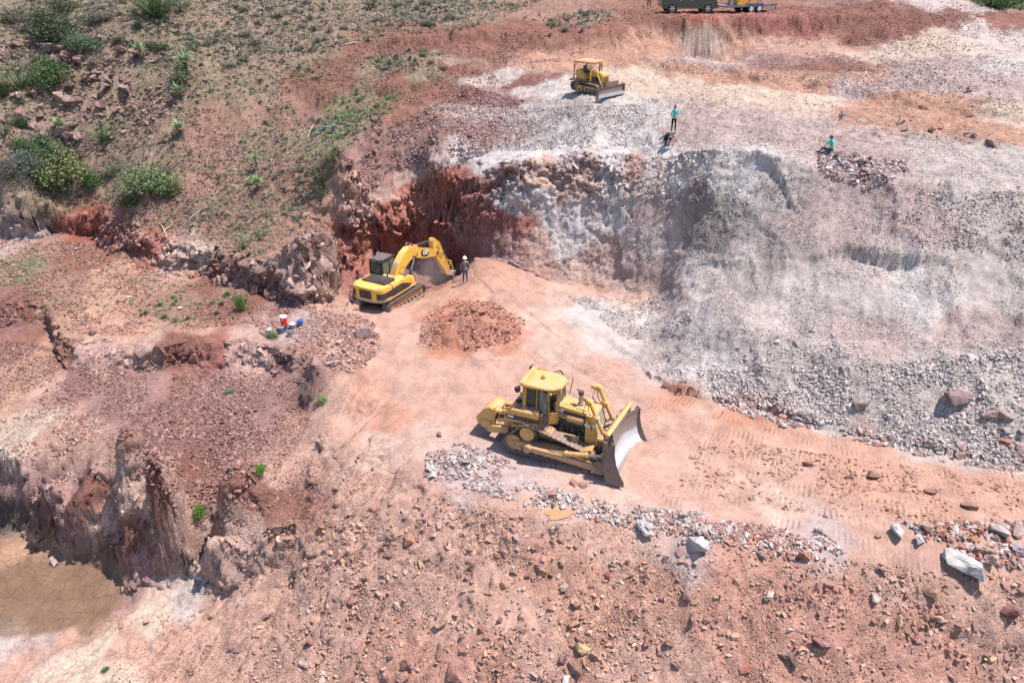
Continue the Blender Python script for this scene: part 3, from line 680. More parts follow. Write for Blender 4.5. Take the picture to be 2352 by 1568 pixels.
def hull_stone(name, seed, n=11, flat=1.0, mat=None, detail=0, rough=.0):
    r_ = random.Random(seed)
    bm = bmesh.new()
    for _ in range(n):
        v = Vector((r_.gauss(0, 1), r_.gauss(0, 1), r_.gauss(0, 1))).normalized()
        v *= r_.uniform(.82, 1.06)
        m_ = max(abs(v.x), abs(v.y), abs(v.z)) ** .45       # towards blocky
        v = v / m_ * .75
        bm.verts.new((v.x * .5, v.y * r_.uniform(.36, .42), v.z * .38 * flat))
    res = bmesh.ops.convex_hull(bm, input=bm.verts)
    for gme in set(res['geom_interior']) | set(res['geom_unused']):
        if isinstance(gme, bmesh.types.BMVert) and gme.is_valid: bm.verts.remove(gme)
    if detail:
        bmesh.ops.dissolve_limit(bm, angle_limit=R(14), verts=bm.verts, edges=bm.edges)
        bmesh.ops.bevel(bm, geom=list(bm.edges), offset=.012, segments=1, affect='EDGES')
        bmesh.ops.triangulate(bm, faces=bm.faces)
        for _ in range(detail):
            bmesh.ops.subdivide_edges(bm, edges=[e for e in bm.edges if e.calc_length() > .12], cuts=1, use_grid_fill=False)
            bmesh.ops.triangulate(bm, faces=bm.faces)
        P_ = np.array([v.co[:] for v in bm.verts]); sd = seed * 13.7
        f_ = facets(P_[:, 0] + sd, P_[:, 1], P_[:, 2], .34, seed) * .055 + facets(P_[:, 0] + sd, P_[:, 1], P_[:, 2], .15, seed + 5) * .022 + fbm(P_[:, 0] + P_[:, 2] + sd, P_[:, 1] - P_[:, 2], .12, 3, seed) * .014
        for v, d_ in zip(bm.verts, f_):
            v.co += v.co.normalized() * float(d_) * rough
    me = bpy.data.meshes.new(name); bm.to_mesh(me); bm.free()
    if mat: me.materials.append(mat)
    return me
CHIP = [link_me for link_me in [hull_stone('stone_chip', 100 + i, 9, (.9, .55, .75, .4)[i % 4], M_CHIP) for i in range(8)]]
STONE = [hull_stone('stone', 300 + i, 10 + i % 4, (1.0, .75, .85, .6)[i % 4], M_ROCK, 2 if i < 10 else 2, 1.0) for i in range(14)]
SLAB = [hull_stone('slab', 500 + i, 13, .38, M_ROCK, 2, .8) for i in range(5)]

def instancer(name, pts, rot, scl, rgb, pid, protos, label):
    """one object for loose material nobody could count: points carrying turned, scaled stones"""
    me = bpy.data.meshes.new(name)
    me.vertices.add(len(pts)); me.vertices.foreach_set('co', pts.astype(np.float32).ravel())
    for nm, ty, key, arr in (('rot', 'FLOAT_VECTOR', 'vector', rot), ('scl', 'FLOAT_VECTOR', 'vector', scl)):
        a_ = me.attributes.new(nm, ty, 'POINT'); a_.data.foreach_set(key, arr.astype(np.float32).ravel())
    a_ = me.attributes.new('rc', 'FLOAT_COLOR', 'POINT'); a_.data.foreach_set('color', np.concatenate([rgb, np.ones((len(pts), 1))], 1).astype(np.float32).ravel())
    a_ = me.attributes.new('pid', 'INT', 'POINT'); a_.data.foreach_set('value', pid.astype(np.int32))
    o = link(name, me); tag(o, label, kind='stuff')
    ng = bpy.data.node_groups.new(name, 'GeometryNodeTree')
    ng.interface.new_socket('Geometry', in_out='INPUT', socket_type='NodeSocketGeometry')
    ng.interface.new_socket('Geometry', in_out='OUTPUT', socket_type='NodeSocketGeometry')
    N = ng.nodes.new; L = ng.links.new
    gi = N('NodeGroupInput'); go = N('NodeGroupOutput'); iop = N('GeometryNodeInstanceOnPoints'); jn = N('GeometryNodeJoinGeometry')
    for pme in reversed(protos):
        po = bpy.data.objects.new(pme.name, pme)
        oi = N('GeometryNodeObjectInfo'); oi.inputs['Object'].default_value = po; oi.inputs['As Instance'].default_value = True
        L(oi.outputs['Geometry'], jn.inputs[0])
    L(gi.outputs[0], iop.inputs['Points']); L(jn.outputs[0], iop.inputs['Instance'])
    iop.inputs['Pick Instance'].default_value = True
    def named(nm, ty):
        q = N('GeometryNodeInputNamedAttribute'); q.data_type = ty; q.inputs['Name'].default_value = nm; return q.outputs['Attribute']
    L(named('pid', 'INT'), iop.inputs['Instance Index'])
    e2r = N('FunctionNodeEulerToRotation'); L(named('rot', 'FLOAT_VECTOR'), e2r.inputs[0]); L(e2r.outputs[0], iop.inputs['Rotation'])
    L(named('scl', 'FLOAT_VECTOR'), iop.inputs['Scale'])
    L(iop.outputs[0], go.inputs[0])
    md = o.modifiers.new('scatter', 'NODES'); md.node_group = ng
    return o

def sheet_area(poly, n, seed=0, clump=0.0, cs=1.5, zoff=0.0):
    """n random ground points inside an outline given on the survey sheet"""
    g_ = np.random.default_rng(seed)
    px = np.array([p[0] for p in poly], float); py = np.array([p[1] for p in poly], float)
    hx_, hy_, _ = hits(px, py)
    cxm, cym = px.mean(), py.mean()
    x0, x1, y0, y1 = hx_.min() - 1, hx_.max() + 1, hy_.min() - 1.5, hy_.max() + 1.5
    X, Y = [], []; tot = 0
    for _ in range(60):
        a = g_.uniform(x0, x1, n * 2 + 50); b = g_.uniform(y0, y1, n * 2 + 50)
        z = zf(a, b); u, v = proj(a, b, z)
        m = inside(u, v, poly)
        if clump > 0:
            m &= (fbm(a, b, cs, 3, seed + 900) * 1.6 + .5) > g_.uniform(0, clump, a.size)
        X.append(a[m]); Y.append(b[m]); tot += m.sum()
        if tot >= n: break
    X = np.concatenate(X)[:n]; Y = np.concatenate(Y)[:n]
    return X, Y, zf(X, Y)

# palettes (what the stone itself looks like)
P_GREY = [(200,184,176),(216,202,194),(178,160,154),(228,216,210),(194,176,168),(160,142,136)]
P_PINK = [(196,150,134),(176,124,110),(206,168,152),(160,108,96),(188,134,104),(150,100,92)]
P_RED = [(172,130,118),(154,114,106),(188,146,132),(138,100,94),(200,160,146),(176,122,106)]
P_SHALE = [(168,130,124),(146,108,104),(186,150,142),(128,92,90),(196,162,154),(176,124,110)]
P_WHITE = [(226,214,208),(210,194,190),(198,176,172),(180,154,152),(160,128,124),(230,222,218)]
P_HILL = [(160,126,118),(140,108,104),(176,144,134),(126,98,94),(188,154,142)]
P_ORG = [(200,144,120),(188,128,104),(210,160,136),(176,116,94),(206,166,146)]
P_FG = [(210,168,150),(196,146,128),(210,174,144),(178,124,112),(216,190,174),(204,156,122),(166,124,118)]
def cols(pal, n, g_, k=KA, var=.12):
    P_ = np.array([srgb(c_) for c_ in pal]); c_ = P_[g_.integers(0, len(pal), n)] * k
    return np.clip(c_ * (1 + g_.normal(0, var, (n, 1))), .01, .8)
MARKS = [(1465,1060,'the bulldozer blade'),(1115,975,'the bulldozer ripper'),(1285,1182,'the orange puddle'),(1599,1251,'the large bluish white boulder'),(1487,1202,'the white crusted boulder'),(2057,1217,'the lone pale boulder'),
 (2212,1292,'the biggest white boulder'),(1900,340,'the seated person'),(2199,907,'the huge mauve slab'),(2285,945,'the tan grey block'),(1703,930,'the pink white stone'),(1796,953,'the orange red boulder'),(1977,925,'the brownish grey boulder'),
 (2310,1012,'the red edge boulder'),(880,660,'the excavator'),(655,740,'the red drinks cooler'),(835,756,'the large pinkish white boulder'),(148,123,'the largest hillside boulder'),(80,250,'the boulder cluster'),(212,412,'the compact vivid bush'),
 (128,390,'the yellow green shrub'),(350,410,'the largest pale shrub'),(430,180,'the tall yucca pair'),(412,300,'the lone hillside yucca'),(592,410,'the crest yuccas'),(365,30,'the dense ocotillo'),(859,275,'the lone mauve boulder'),(1341,25,'the tilted mauve slab'),
 (1375,190,'the small bulldozer'),(1546,280,'the standing woman'),(1336,1470,'the round ochre boulder'),(938,1229,'the hollow boulder'),(1394,1314,'the deep red rock'),(1884,1465,'the maroon blocky boulder'),(938,1515,'the dark maroon boulder'),
 (2132,1359,'the half buried brown rock'),(297,680,'the white terrace lump'),(212,760,'the dark terrace stone'),(760,290,'the agave patch'),(870,110,'the dry flower stalk'),(1931,258,'the pale pointed boulder'),(1060,1085,'the white stone heap'),
 (1090,740,'the dirt pile'),(850,25,'the upright ocotillo'),(226,88,'the square topped boulder'),(324,130,'the upslope yucca'),(555,690,'the bright green terrace bush'),(770,400,'the rim ocotillo'),(1010,480,'the red recess'),(1153,1343,'the sandy orange stone'),(1656,1476,'the small yellowish stone'),(2076,295,'the sandy bench boulder')]
_used = set()
HUES = [((226,214,208),'white'),((200,188,182),'pale grey'),((160,145,140),'grey'),((180,155,152),'lilac'),((205,165,150),'pink'),((176,124,110),'reddish'),((140,98,92),'maroon'),((200,145,110),'orange'),((205,170,135),'tan'),((150,112,106),'mauve'),((128,140,100),'green'),((118,150,80),'bright green'),((160,152,134),'dry grey'),((100,115,78),'dark green')]
def whereabouts(p, noun, c, size, green=False):
    # words that single one thing out: size, colour and the landmark it lies by
    u, v = proj(np.array(p[0]), np.array(p[1]), np.array(p[2])); u = float(u); v = float(v)
    hs = [h for h in HUES if ('green' in h[1] or 'dry' in h[1]) == green]
    hue = min(hs, key=lambda h: sum((a - b) ** 2 for a, b in zip(h[0], c)))[1]
    for mx, my, nm in sorted(MARKS, key=lambda q: math.hypot(q[0] - u, (q[1] - v) * 1.3))[:3]:
        dx, dy = u - mx, v - my; d = math.hypot(dx, dy)
        vert = 'above' if dy < 0 else 'below'; hor = 'left of' if dx < 0 else 'right of'
        rel = hor if abs(dx) > 2.2 * abs(dy) else vert if abs(dy) > 2.2 * abs(dx) else vert + ' and ' + hor
        far = 'close' if d < 45 else 'a little' if d < 90 else 'some way' if d < 160 else 'far'
        lb = f'{size} {hue} {noun} {far} {rel} {nm}'
        if lb not in _used: _used.add(lb); return lb
    return None
PW = {'talus': .7, 'bench': .6, 'hill': .8, 'rows': .85, 'shelf': .7, 'bank': .75, 'floor': .6}
SC_P, SC_R, SC_S, SC_C, SC_I = {}, {}, {}, {}, {}
def scatter(layer, poly, n, s0, s1_, pal, seed, clump=.9, cs=1.5, pw=2.6, flat=1.0, sink=.12):
    X, Y, Z = sheet_area(poly, n, seed, clump, cs)
    g_ = np.random.default_rng(seed + 5); n = len(X)
    s = s0 + (s1_ - s0) * g_.random(n) ** pw
    for D_, v in ((SC_P, np.stack([X, Y, Z + s * (.18 - sink)], 1)), (SC_R, np.stack([g_.normal(0, .45, n), g_.normal(0, .45, n), g_.uniform(0, 6.28, n)], 1)),
                  (SC_S, np.stack([s, s * g_.uniform(.7, 1.1, n), s * g_.uniform(.7, 1.15, n) * flat], 1)), (SC_C, cols(pal, n, g_) * PW.get(layer, .5) + zone_colour(X, Y, Z) * KA * (1 - PW.get(layer, .5)) * (1 + g_.normal(0, .16, (n, 1)))), (SC_I, g_.integers(0, 8, n))):
        D_.setdefault(layer, []).append(v)
HILLP = [(0,0),(1250,0),(1080,75),(860,90),(760,120),(740,190),(640,210),(700,260),(920,240),(840,330),(760,430),(760,500),(680,520),(600,600),(480,560),(340,540),(240,480),(140,470),(0,530)]
T = 'T'
scatter('hill', HILLP, 27200, .07, .34, P_HILL, 1, 1.0, 2.5, 3.0, .75)
scatter('hill', [(0,60),(230,60),(420,120),(420,250),(250,330),(150,330),(0,380)], 1625, .2, .8, P_HILL, 2, 1.0, 2, 2.2, .85)
scatter('hill', [(300,230),(760,280),(740,520),(560,600),(300,500)], 8500, .08, .36, P_RED, 3, .8, 2, 2.6, .7)
scatter('red', [(640,190),(760,120),(860,90),(1080,80),(1250,70),(1500,80),(1350,140),(1100,150),(1180,200),(1000,230),(840,260),(760,240)], 15300, .07, .32, P_RED, 4, .9, 2, 3.2)
scatter('red', [(1350,20),(2352,0),(2352,70),(2100,100),(1900,110),(1500,80)], 10200, .07, .28, P_RED, 5, .9, 2, 3)
scatter('red', [(1550,120),(1900,120),(2300,170),(2352,260),(2100,230),(1800,190),(1500,160)], 12750, .06, .28, P_SHALE + P_WHITE[:3], 6, .9, 2, 3)
scatter('red', [(1950,90),(2352,60),(2352,180),(2050,170)], 8500, .06, .28, P_WHITE + P_GREY, 7, .9, 2, 3)
scatter('shale', [(780,420),(900,290),(1080,200),(1200,230),(1250,300),(1040,380),(900,400),(800,470)], 22100, .06, .42, P_SHALE + P_RED[:2] + P_WHITE[2:4], 8, .8, 1.6, 3.0)
scatter('shale', [(1000,280),(1130,250),(1480,240),(1500,330),(1350,340),(1100,350)], 13600, .05, .3, P_SHALE[:3] + P_GREY + P_WHITE[:2], 9, .9, 1.2, 3)
scatter('bench', [(1200,230),(1550,220),(2000,270),(2352,330),(2352,450),(1900,400),(1500,350),(1250,330)], 25500, .04, .17, P_GREY + P_SHALE[:2], 10, .9, 1.8, 3.4)
scatter('bench', [(1100,150),(1500,130),(2352,230),(2352,330),(1800,260),(1300,230)], 10200, .04, .2, P_PINK + P_GREY[:2], 11, 1.2, 2, 3.4)
# talus
scatter('talus', [(1520,400),(1800,400),(2352,450),(2352,780),(2000,780),(1500,800),(1440,770),(1640,680),(1540,560)], 42000, .035, .16, P_GREY, 12, 1.0, 2.2, 3.6)
scatter('talus', [(1980,440),(2352,440),(2352,600),(2100,560)], 2600, .06, .30, P_GREY + P_SHALE[:3], 13, 1.3, 1.3, 3)
scatter('talus', [(1480,810),(1700,790),(2352,780),(2352,1060),(2100,1020),(1700,930),(1540,900)], 16000, .04, .2, P_GREY, 14, .9, 2.0, 3.4)
scatter('talus', [(1600,850),(2000,840),(2352,800),(2352,1070),(2100,1025),(1850,980),(1650,920)], 11900, .09, .42, P_GREY + P_WHITE[:2], 15, .7, 1.5, 3)
scatter('talus', [(1400,680),(1640,680),(1560,770),(1440,780),(1300,680)], 5100, .05, .28, P_GREY + P_WHITE, 16, .8, 1, 3)
# rows of broken rock along both sides of the haul road
scatter('rows', [(1640,905),(1760,920),(2000,990),(2352,1030),(2352,1085),(2200,1068),(2000,1020),(1760,970),(1640,925)], 2625, .1, .5, P_WHITE + P_PINK[:3] + P_GREY, 17, .5, .8, 2)
scatter('rows', [(980,1040),(1060,1015),(1180,1060),(1200,1100),(1300,1130),(1420,1160),(1640,1180),(1700,1240),(1560,1250),(1400,1200),(1200,1160),(1060,1115),(975,1095)], 4420, .07, .42, P_WHITE + P_GREY + P_PINK[:2], 18, .6, .8, 2.4)
scatter('rows', [(1520,1180),(1700,1200),(1900,1230),(1950,1270),(1820,1290),(1640,1240),(1500,1225)], 1125, .1, .45, P_WHITE + P_PINK, 19, .6, .8, 2.2)
scatter('rows', [(2080,1200),(2352,1200),(2352,1310),(2150,1270)], 625, .12, .6, P_WHITE + P_PINK, 20, .6, .8, 1.8)
scatter('rows', [(1880,350),(2080,370),(2090,400),(1990,440),(1880,400)], 1250, .12, .5, P_WHITE + P_SHALE[:3], 21, .4, .8, 2)
scatter('rows', [(940,340),(1090,330),(1110,380),(980,390)], 375, .1, .6, P_WHITE + P_SHALE, 22)
# pit floor and pile
scatter('floor', [(850,700),(1240,640),(1440,800),(1600,940),(2352,1090),(2352,1220),(1700,1180),(1400,1160),(980,1020),(800,900)], 7000, .03, .11, P_PINK, 23, 1.5, 2.0, 3.8)
scatter('floor', [(1600,1000),(2352,1110),(2352,1210),(1900,1190),(1560,1120)], 2125, .08, .36, P_PINK, 24, 1.2, .9, 3.4, .6)
scatter('floor', [(960,790),(975,730),(1060,680),(1130,690),(1210,740),(1190,780),(1100,805),(1000,805)], 5440, .06, .38, P_ORG, 25, .5, .8, 2.8)
scatter('floor', [(560,700),(760,700),(860,740),(880,800),(800,860),(700,820),(600,770)], 7140, .07, .42, P_SHALE + P_PINK, 26, .7, 1, 2.6)
scatter('floor', [(740,770),(860,740),(880,800),(820,860),(760,850)], 437, .2, .6, P_PINK + P_WHITE[1:4], 27, .4, .8, 1.8)
# terrace and shelf
scatter('shelf', [(0,540),(220,560),(400,640),(560,660),(600,740),(300,770),(0,760)], 11900, .06, .4, P_RED + P_PINK[:2], 28, 1.0, 1.6, 3)
scatter('shelf', [(0,560),(90,560),(90,640),(0,660)], 500, .1, .4, P_PINK + P_WHITE[2:4], 29)
scatter('shelf', [(0,780),(300,820),(700,870),(750,900),(680,1030),(560,1200),(400,1180),(260,1040),(200,960),(0,960)], 34000, .06, .34, P_SHALE + P_RED[:3], 30, .7, 1.6, 2.8, .55)
scatter('shelf', [(330,980),(640,900),(660,960),(560,1150),(440,1180),(340,1080)], 1875, .2, .52, P_SHALE + P_RED, 31, .7, 1, 1.8, .5)
scatter('shelf', [(0,960),(230,950),(230,1080),(130,1120),(0,1030)], 1625, .06, .32, P_PINK + P_WHITE[:2], 32, .9)
# spoil bank
scatter('bank', [(700,1060),(950,1100),(1400,1190),(1900,1290),(2352,1310),(2352,1568),(2352,1600),(300,1600),(480,1400),(600,1380)], 44200, .028, .15, P_FG, 33, 1.1, 1.3, 3.2)
scatter('bank', [(700,1200),(950,1130),(1400,1220),(2352,1330),(2352,1600),(500,1600)], 3200, .10, .38, P_FG, 34, 1.1, 1.3, 2.2)
scatter('bank', [(700,1200),(950,1140),(1400,1230),(2352,1340),(2352,1600),(600,1600)], 520, .28, .62, P_FG, 50, 1.1, 1.3, 2.2)
scatter('hill', [(0,100),(300,60),(480,150),(420,330),(200,360),(0,400)], 260, .5, 1.1, P_HILL, 51, .6, 1.5, 2.0, .85)
scatter('bank', [(500,1180),(700,1050),(800,1200),(600,1400),(480,1380)], 1875, .05, .26, P_SHALE + P_PINK, 35, .9)
scatter('bank', [(250,1420),(450,1400),(520,1568),(260,1600)], 1125, .04, .2, P_PINK, 36)
# broken rock standing proud of the dug faces
cand = np.nonzero((rock + soft_t > .3) & (s1 | s2 | s3) & (gx > -45) & (gx < 16) & (gy < 62))[0]
def face_rocks(layer, mask, n, s0, s1_, seed):
    g_ = np.random.default_rng(seed); c_ = cand[mask(gx[cand], gy[cand], w1[cand])]
    if len(c_) == 0: return
    q = c_[g_.integers(0, len(c_), n)]; keep = fbm(gx[q] + gz[q] * .6, gy[q] + gz[q] * .8, 1.1, 3, seed) > -.12; q = q[keep]; n = len(q)
    s = s0 + (s1_ - s0) * g_.random(n) ** 2.2
    SC_P.setdefault(layer, []).append(np.stack([vx[q], vy[q], vz[q]], 1) - nrm[q] * (s * .12)[:, None]); SC_R.setdefault(layer, []).append(g_.uniform(0, 6.28, (n, 3)) * [[.25, .25, 1]])
    SC_S.setdefault(layer, []).append(np.stack([s, s * g_.uniform(.7, 1.1, n), s * g_.uniform(.7, 1.3, n)], 1)); SC_I.setdefault(layer, []).append(g_.integers(0, 8, n))
    SC_C.setdefault(layer, []).append(np.clip(colr[q] * (1 + g_.normal(0, .16, (n, 1))), .01, .8))
face_rocks('face', lambda a, b, w: (w > .45) & (w < .98) & (a > -11) & (a < -1) & (b > 44), 1500, .18, .9, 41)
face_rocks('face', lambda a, b, w: (w > .62) & (w < .99) & (a > -1) & (a < 12) & (b > 42), 2600, .15, .8, 42)
face_rocks('face', lambda a, b, w: (a < -9) & (b > 36), 5200, .18, 1.25, 43)
face_rocks('face', lambda a, b, w: (b < 36), 1500, .12, .8, 44)
face_rocks('face', lambda a, b, w: (w > .08) & (w < .7) & (a > -4) & (a < 9) & (b > 42), 2400, .07, .36, 45)
face_rocks('face', lambda a, b, w: (w > .3) & (w < .99) & (a > 5.5) & (a < 13.5) & (b > 38), 5200, .05, .34, 46)
face_rocks('face', lambda a, b, w: (w > .62) & (w < 1.0) & (a > 6) & (a < 14), 260, .3, .9, 47)
LAYER = {'face': ('face_rubble', 'angular broken rock standing out of the dug quarry faces'),
 'hill': ('hillside_rubble', 'small brown stones strewn between the tufts on the scrub hillside'),
 'red': ('red_rubble', 'red brown broken stone along the upper road and its cut bank'),
 'shale': ('shale_rubble', 'mauve broken shale round the left end of the quarry crest'),
 'bench': ('bench_gravel', 'fine lilac grey gravel spread over the upper bench'),
 'talus': ('talus_gravel', 'grey crushed stone covering the long slope on the right'),
 'rows': ('berm_rubble', 'pale broken stone heaped in rows beside the haul road'),
 'floor': ('pit_rubble', 'small pinkish stones lying on the pit floor and the dirt pile'),
 'shelf': ('shelf_rubble', 'flat dark red shale pieces covering the lower shelf'),
 'bank': ('spoil_gravel', 'small stones stuck in the reddish spoil bank at the bottom')}
for k_, (nm, lb) in LAYER.items():
    instancer(nm, *[np.concatenate(d_[k_]) for d_ in (SC_P, SC_R, SC_S, SC_C)], np.concatenate(SC_I[k_]), CHIP, lb)

# ---------------------------------------------------------------- boulders, each a thing
def boulder(px, py, wpx, colr_, label, group=None, shape=None, tall=1.0, rot=None, sink=.30, name='boulder', slab=False, world=None):
    r_ = random.Random(int(px * 31 + py * 17))
    p = hit(px, py) if world is None else world
    dist = (p - Vector((0, 0, CAMZ))).length
    s = wpx * dist / FP if world is None else wpx
    pool = SLAB if slab else STONE
    me = pool[(shape if shape is not None else r_.randrange(len(pool))) % len(pool)]
    o = link(name, me)
    hgt_ = s * .76 * tall * (.38 if slab else .85)
    o.location = (p.x, p.y, p.z + hgt_ * (.5 - sink))
    o.scale = (s, s * r_.uniform(.85, 1.15), s * tall)
    o.rotation_euler = rot if rot else (r_.uniform(-.25, .25), r_.uniform(-.25, .25), r_.uniform(0, 6.28))
    o.color = (*srgb(colr_, k=KA), 1)
    tag(o, label, 'boulder', group)
    return o
BW, BG, BM_, BT, BR, BD, BO, BY = (226,216,212), (190,178,174), (172,146,142), (202,168,144), (190,130,112), (150,110,102), (202,146,112), (212,174,120)
